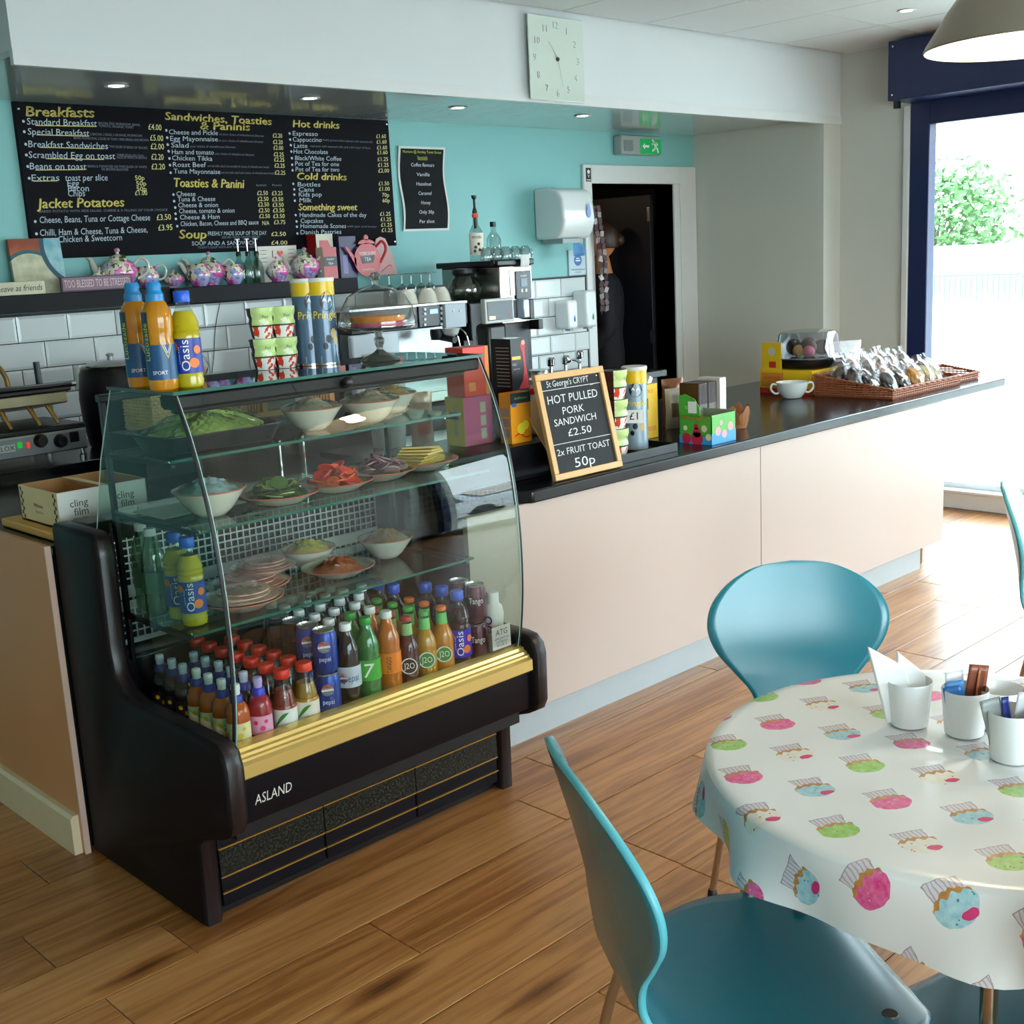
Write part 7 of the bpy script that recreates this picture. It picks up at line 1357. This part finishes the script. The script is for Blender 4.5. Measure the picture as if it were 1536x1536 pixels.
# ---- pendant lamp
lc = CAM+(_f+_r*((1544-768)/FPX)-_u*((68-768)/FPX))*2.75
pl_ = thing('pendant_lamp', 'grey metal dome pendant lamp with a glowing white inside', 'pendant lamp', tuple(lc))
prof_o = [(.230, .0), (.232, .004), (.226, .016), (.205, .048), (.180, .088), (.148, .130), (.105, .170), (.060, .196), (.042, .205), (.040, .25), (.022, .262)]
M().lathe(prof_o, 56, cap=False).obj('shade', mat('lamp_grey', '9A968A', .32, .5, bmp=.05), pl_)
M().lathe([(.229, .001), (.222, .016), (.201, .048), (.176, .087), (.144, .128), (.102, .167), (.04, .190), (.001, .192)], 56, cap=False).obj('reflector', mat('lamp_inside', 'FFF6E2', .5), pl_)
M().ball((0, 0, .095), (.042, .042, .055)).obj('bulb', glow('bulb_glow', 'FFF0D0', 40), pl_)
M().lathe([(.018, .14), (.018, .19)], 16).obj('bulb_holder', PLAST, pl_); M().tube([(0, 0, .25), (0, 0, ZC-lc.z)], .004, 8).obj('cord', BLACK, pl_)
L_ = D.lights.new('pendant_bulb', 'POINT'); L_.energy = 9; L_.color = (1, .86, .62); L_.shadow_soft_size = .04; Lo = D.objects.new('pendant_bulb', L_); COL.objects.link(Lo); Lo.parent = pl_; Lo.location = (0, 0, .03)
# ================================================================== PERSON IN THE DOORWAY
pp = at(924, 365, y=5.36); per = thing('person', 'person in black clothes with hair tied back, standing turned away in the doorway', 'person', (6.15, 5.43, 0), R(128))
SKIN = mat('skin', 'C98A5E', .5, sss=.1); HAIR = mat('hair_brown', '3A2416', .45, bmp=.5, bs=140, var=.3, vs=40); CLO = mat('black_cloth', '0A0A10', .8)
hz_ = 1.69
def headf(u, v):
    a, b = 2*PI*u, PI*v; cx_, cy_, cz_ = math.cos(a)*math.sin(b), math.sin(a)*math.sin(b), -math.cos(b); x, y, z = .092*cx_, .074*cy_, .118*cz_
    if z < 0: k = 1-.30*(-cz_)**1.5; y *= k; x = x*(1-.12*(-cz_)) + .012*(-cz_)
    if cx_ > .8: x += .022*math.exp(-((z+.012)/.022)**2)*math.exp(-(y/.014)**2) + .006*math.exp(-((z+.055)/.012)**2)*math.exp(-(y/.026)**2); x -= .010*math.exp(-((z-.012)/.014)**2)*math.exp(-((abs(y)-.030)/.014)**2)
    return (x, y, hz_+z)
# one skin-grown body: pelvis root, spine, legs, arms with fingers
J = {'pel': (0, 0, .95, .095), 'waist': (0, 0, 1.10, .088), 'chest': (.0, 0, 1.30, .100), 'neckb': (0, 0, 1.46, .062), 'neck': (.008, 0, 1.53, .052), 'head': (.02, 0, 1.62, .055)}
E_ = [('pel', 'waist'), ('waist', 'chest'), ('chest', 'neckb'), ('neckb', 'neck'), ('neck', 'head')]
for s_, nm in ((1, 'l'), (-1, 'r')):
    J.update({'hip'+nm: (0, .09*s_, .90, .095), 'kn'+nm: (.02, .10*s_, .50, .062), 'an'+nm: (-.01, .10*s_, .09, .042), 'toe'+nm: (.15, .11*s_, .035, .035), 'sh'+nm: (0, .175*s_, 1.40, .060), 'el'+nm: (-.02, .235*s_, 1.12, .034), 'wr'+nm: (.17, .20*s_, .93, .027), 'pa'+nm: (.24, .185*s_, .90, .030)})
    E_ += [('pel', 'hip'+nm), ('hip'+nm, 'kn'+nm), ('kn'+nm, 'an'+nm), ('an'+nm, 'toe'+nm), ('chest', 'sh'+nm), ('sh'+nm, 'el'+nm), ('el'+nm, 'wr'+nm), ('wr'+nm, 'pa'+nm)]
    for f in range(4):
        oy = (.027-.018*f); ln_ = (.045, .052, .048, .036)[f]; J.update({f'f{f}a{nm}': (.27, (.185+oy*.9)*s_, .892, .0095), f'f{f}b{nm}': (.27+ln_*.6, (.185+oy*1.1)*s_, .876, .0088), f'f{f}c{nm}': (.27+ln_, (.185+oy*1.1)*s_, .850, .0078)}); E_ += [('pa'+nm, f'f{f}a{nm}'), (f'f{f}a{nm}', f'f{f}b{nm}'), (f'f{f}b{nm}', f'f{f}c{nm}')]
    J.update({'tha'+nm: (.215, .150*s_, .895, .011), 'thb'+nm: (.248, .132*s_, .875, .0095)}); E_ += [('wr'+nm, 'tha'+nm), ('tha'+nm, 'thb'+nm)]
ks = list(J); me = D.meshes.new('body'); me.from_pydata([J[k][:3] for k in ks], [(ks.index(a), ks.index(b)) for a, b in E_], []); me.materials.append(SKIN)
bo_ = D.objects.new('body', me); COL.objects.link(bo_); bo_.parent = per; sk_ = bo_.modifiers.new('skin', 'SKIN'); sk_.use_smooth_shade = True
for i, k in enumerate(ks): me.skin_vertices[0].data[i].radius = (J[k][3], J[k][3]*(1.25 if k in ('pel', 'waist', 'chest') else 1)); me.skin_vertices[0].data[i].use_root = (k == 'pel')
ss_ = bo_.modifiers.new('sub', 'SUBSURF'); ss_.levels = ss_.render_levels = 2
hd_ = M().grid(headf, 40, 32, closeu=True).obj('head', SKIN, per, smooth=180)
for s_ in (1, -1):
    e_ = M(); e_.T = Matrix.Translation((.0, .073*s_, hz_-.005)) @ Matrix.Rotation(R(20*s_), 4, 'Z'); e_.ball((0, 0, 0), (.020, .007, .032), 0, 12, 8); e_.obj('ear', SKIN, hd_)
    M().ball((.083, .030*s_, hz_+.010), (.009, .012, .008), 0, 10, 6).obj('eye', mat('eye_white', 'E8E4E0', .2), hd_); M().ball((.0905, .030*s_, hz_+.010), (.003, .005, .005), 0, 8, 5).obj('iris', mat('iris', '3A2A1A', .2), hd_)
M().ball((.096, 0, hz_-.060), (.006, .022, .006), 0, 10, 6).obj('mouth', mat('lips', 'A85A4A', .4), hd_)
def hairf(u, v):
    a, b = 2*PI*u, PI*(.30+.70*v); x, y, z = .098*math.cos(a)*math.sin(b)-.008, .081*math.sin(a)*math.sin(b), -.126*math.cos(b)+.004
    low = -.05 if math.cos(a) < .1 else .045
    if z < low: z = low; 
    return (x, y, hz_+z)
hr = M().grid(hairf, 40, 24, closeu=True).obj('hair', HAIR, per, smooth=180); M().ball((-.105, 0, hz_+.0), (.035, .038, .040), 0, 16, 10).obj('hair_bun', HAIR, hr)
def tors(u, v):
    z, rx_, ry_, ox = catm([(.84, .115, .165, 0), (.95, .118, .165, 0), (1.08, .108, .145, 0), (1.22, .122, .165, 0), (1.34, .122, .190, 0), (1.42, .100, .185, 0), (1.465, .070, .105, .0), (1.475, .062, .072, .004)], v); a = 2*PI*u; return (ox+rx_*math.cos(a), ry_*math.sin(a), z)
M().grid(tors, 36, 30, closeu=True).obj('tshirt', CLO, per, smooth=180)
for s_ in (1, -1):
    M().tube(bez([(0, .15*s_, 1.415), (-.005, .195*s_, 1.37), (-.018, .228*s_, 1.20)], 6), [.078-.020*k/12 for k in range(13)], 18, cap=False).obj('sleeve', CLO, per)
    M().tube(bez([(-.018, .232*s_, 1.22), (-.02, .236*s_, 1.12), (.07, .22*s_, 1.03), (.15, .203*s_, .95)], 6), [.060-.014*k/18 for k in range(19)], 16, cap=False).obj('sleeve', CLO, per)
    M().tube(bez([(0, .085*s_, .93), (.02, .10*s_, .50), (-.01, .10*s_, .06)], 8), [.112-.045*k/16 for k in range(17)], 20, cap=False).obj('trouser_leg', CLO, per)
    M().grid(lambda u, v: (-.06+.25*v, .10*s_+.048*math.sin(PI*min(1, .25+.75*v))**.5*math.cos(2*PI*u), .046+.045*math.sin(2*PI*u)*(1-.4*v)), 18, 10, closeu=True).obj('shoe', BLACK, per, smooth=60)
# ================================================================== OUTSIDE
GRD = mat('pale_paving', 'C9C4BA', .8, vs=1)
st(M().box(XR+.2, 60, -45, 60, -.12, -.05).obj('ground_outside', GRD)); st(M().box(-8, XR+.2, -25, YF-.15, -.12, -.05).obj('ground_front', GRD))
D.objects['ground_outside'].name = 'floor_outside'; D.objects['ground_front'].name = 'floor_front'
wl = thing('boundary_wall', 'long low white rendered wall across the yard outside', 'wall', (33, 0, -.05)); W(wl).box(33, 33.3, -30, 45, -.05, 1.22).obj('render', mat('render_white', 'D5D8D8', .7), wl); W(wl).box(32.93, 33.37, -30, 45, 1.22, 1.34).obj('coping', mat('coping', 'B8C0C4', .7), wl); W(wl).box(32.97, 33, -30, 45, 0.05, .45).obj('teal_base', mat('base_teal', '7FB8B0', .7), wl)
fn = thing('railing', 'grey metal railings with hooped tops before the white wall outside', 'railing', (29.5, 8, -.05)); RM = mat('rail_grey', '46605E', .5)
FY0, FY1 = 9.0, 15.2
k = 0; y = FY0
while y < 20.0:
    hp = y < 12.6; h_ = 1.12 if hp else .62; W(fn).tube([(29.5, y, -.05), (29.5, y, h_)], .014, 5).obj('bar', RM, fn)
    if hp: W(fn).tube([(29.5, y, h_), (29.5, y+.05, h_+.09), (29.5, y+.12, h_+.09), (29.5, y+.17, h_)], .014, 5).obj('hoop', RM, fn)
    y += .17 if hp else .14; k += 1
W(fn).box(29.48, 29.52, 12.6, 20.2, .60, .64).obj('rail', RM, fn); W(fn).box(29.48, 29.52, FY0, 12.6, .55, .58).obj('rail', RM, fn); W(fn).box(29.45, 29.55, 18.1, 18.2, -.05, .95).obj('post', RM, fn)
bd = thing('brick_building', 'pale sunlit red brick building beyond the white wall outside', 'building', (46, 5, 0))
g = G('far_brick'); br_ = g.n('ShaderNodeTexBrick'); mp = g.n('ShaderNodeMapping'); mp.inputs['Rotation'].default_value = (R(90), 0, R(90)); g.nt.links.new(g.co().k, mp.inputs[0]); g.nt.links.new(mp.outputs[0], br_.inputs[0])
br_.inputs['Scale'].default_value = 3.0; br_.inputs['Color1'].default_value = lin('75584F'); br_.inputs['Color2'].default_value = lin('664A42'); br_.inputs['Mortar'].default_value = lin('80706A'); br_.inputs['Mortar Size'].default_value = .015
BRK = g.bsdf(S(g, br_.outputs[0]), .85)
W(bd).box(46, 54, -22, 19.6, 0, 11).obj('brick_wall', BRK, bd); W(bd).prism([(45.6, 11), (54.4, 11), (50, 14.5)], -22.4, 20.0, 'y').obj('roof', mat('roof_slate', '6A6A70', .8), bd, fix=True)
for y_ in range(-20, 18, 4):
    for z_ in (2.2, 6.2): w_ = W(bd).box(45.96, 46.0, y_, y_+1.4, z_, z_+1.8).obj('window', mat('far_frame', 'D8D8D4', .5), bd); W(bd).box(45.93, 45.97, y_+.1, y_+1.3, z_+.1, z_+1.7).obj('pane', mat('far_pane', '4A5A66', .2), w_)
LEAF = mat('leaf_far', '5E8450', .7, var=.45, vs=3)
def bush(loc, R_, n, label, seed, name='tree'):
    rd = random.Random(seed); t = thing(name, label, 'tree', loc); m = M()
    for k in range(n):
        a, b, r = rd.random()*2*PI, math.acos(rd.uniform(-.8, 1)), R_*rd.uniform(.35, 1)**.5*(1+.25*math.sin(5*rd.random()))
        c_ = Vector((r*math.sin(b)*math.cos(a), r*math.sin(b)*math.sin(a)*1.2, R_*1.05+r*math.cos(b)*.95)); s_ = R_*rd.uniform(.03, .075); e_ = Matrix.Rotation(rd.random()*6, 3, (rd.random()-.5, rd.random()-.5, rd.random()-.5))
        m.add([c_+e_ @ Vector(v)*s_ for v in ((-1, -.5, 0), (1, -.5, .3), (1.2, .5, 0), (-.8, .6, .3))], [(0, 1, 2, 3)])
    tag(m.obj('foliage', LEAF, t, smooth=0), kind='stuff'); tr_ = M(); tr_.tube([(0, 0, 0), (.1, 0, R_*.6), (0, .1, R_*1.1)], [.14*R_/2, .1*R_/2, .05], 8)
    for k in range(5): a = k*1.25; tr_.tube([(0.05, 0, R_*.6), (R_*.5*math.cos(a), R_*.5*math.sin(a), R_*1.25)], [.05*R_/2, .02], 6)
    tr_.obj('trunk', mat('bark', '5A4A3A', .8), t); return t
bush((38.2, 19.2, 0), 1.95, 2600, 'pale green bushy tree beyond the white wall outside', 3); bush((38.5, 12.6, 0), 1.25, 900, 'small light green shrub at the right beyond the white wall', 5, 'shrub')
# parked white estate car, mirrored in the curved glass of the display case
cr = thing('parked_car', 'white estate car parked outside, mirrored in the curved front glass', 'car', (12.6, -9.5, -.05), R(100))
CARW = mat('car_white', 'E4E6E8', .2, coat=.6); CARG = mat('car_glass', '11161A', .05, spec=.8)
sd = [(-2.35, .35), (-2.38, .75), (-2.25, 1.02), (-2.10, 1.42), (-1.9, 1.52), (.25, 1.56), (.55, 1.50), (1.15, 1.08), (2.15, .92), (2.38, .72), (2.38, .35)]
M().prism(sd, -.86, .86, 'y').obj('body', CARW, cr, bevel=.07, seg=3, fix=True)
for s_ in (-1, 1):
    for x0, x1 in ((-1.95, -1.2), (-1.12, -.25), (-.17, .55)): M().prism([(x0, 1.04), (x1+(.35 if x1 > .5 else 0), 1.04), (x1, 1.44), (x0+.06, 1.44)], s_*.865-.006, s_*.865+.006, 'y').obj('side_window', CARG, cr, fix=True)
    for x in (-1.45, 1.45): w_ = M().lathe([(.20, -.10), (.32, -.10), (.335, -.06), (.335, .06), (.32, .10), (.20, .10)], 28).obj('wheel', BLACK, cr, loc=(x, s_*.80, .335)); w_.rotation_euler = (R(90), 0, 0); M().lathe([(.05, -.09), (.20, -.06), (.21, .06), (.05, .09)], 20).obj('hub_cap', STEEL, w_)
    M().box(2.33, 2.40, s_*.62-.16, s_*.62+.16, .66, .80).obj('headlamp', mat('lamp_clear', 'D0D8DC', .1), cr); M().box(-2.42, -2.36, s_*.74-.09, s_*.74+.09, .78, 1.02).obj('tail_lamp', C_('red', 'D8331C'), cr)
M().prism([(.62, 1.47), (1.16, 1.10), (1.18, 1.13), (.64, 1.50)], -.72, .72, 'y').obj('windscreen', CARG, cr, fix=True)
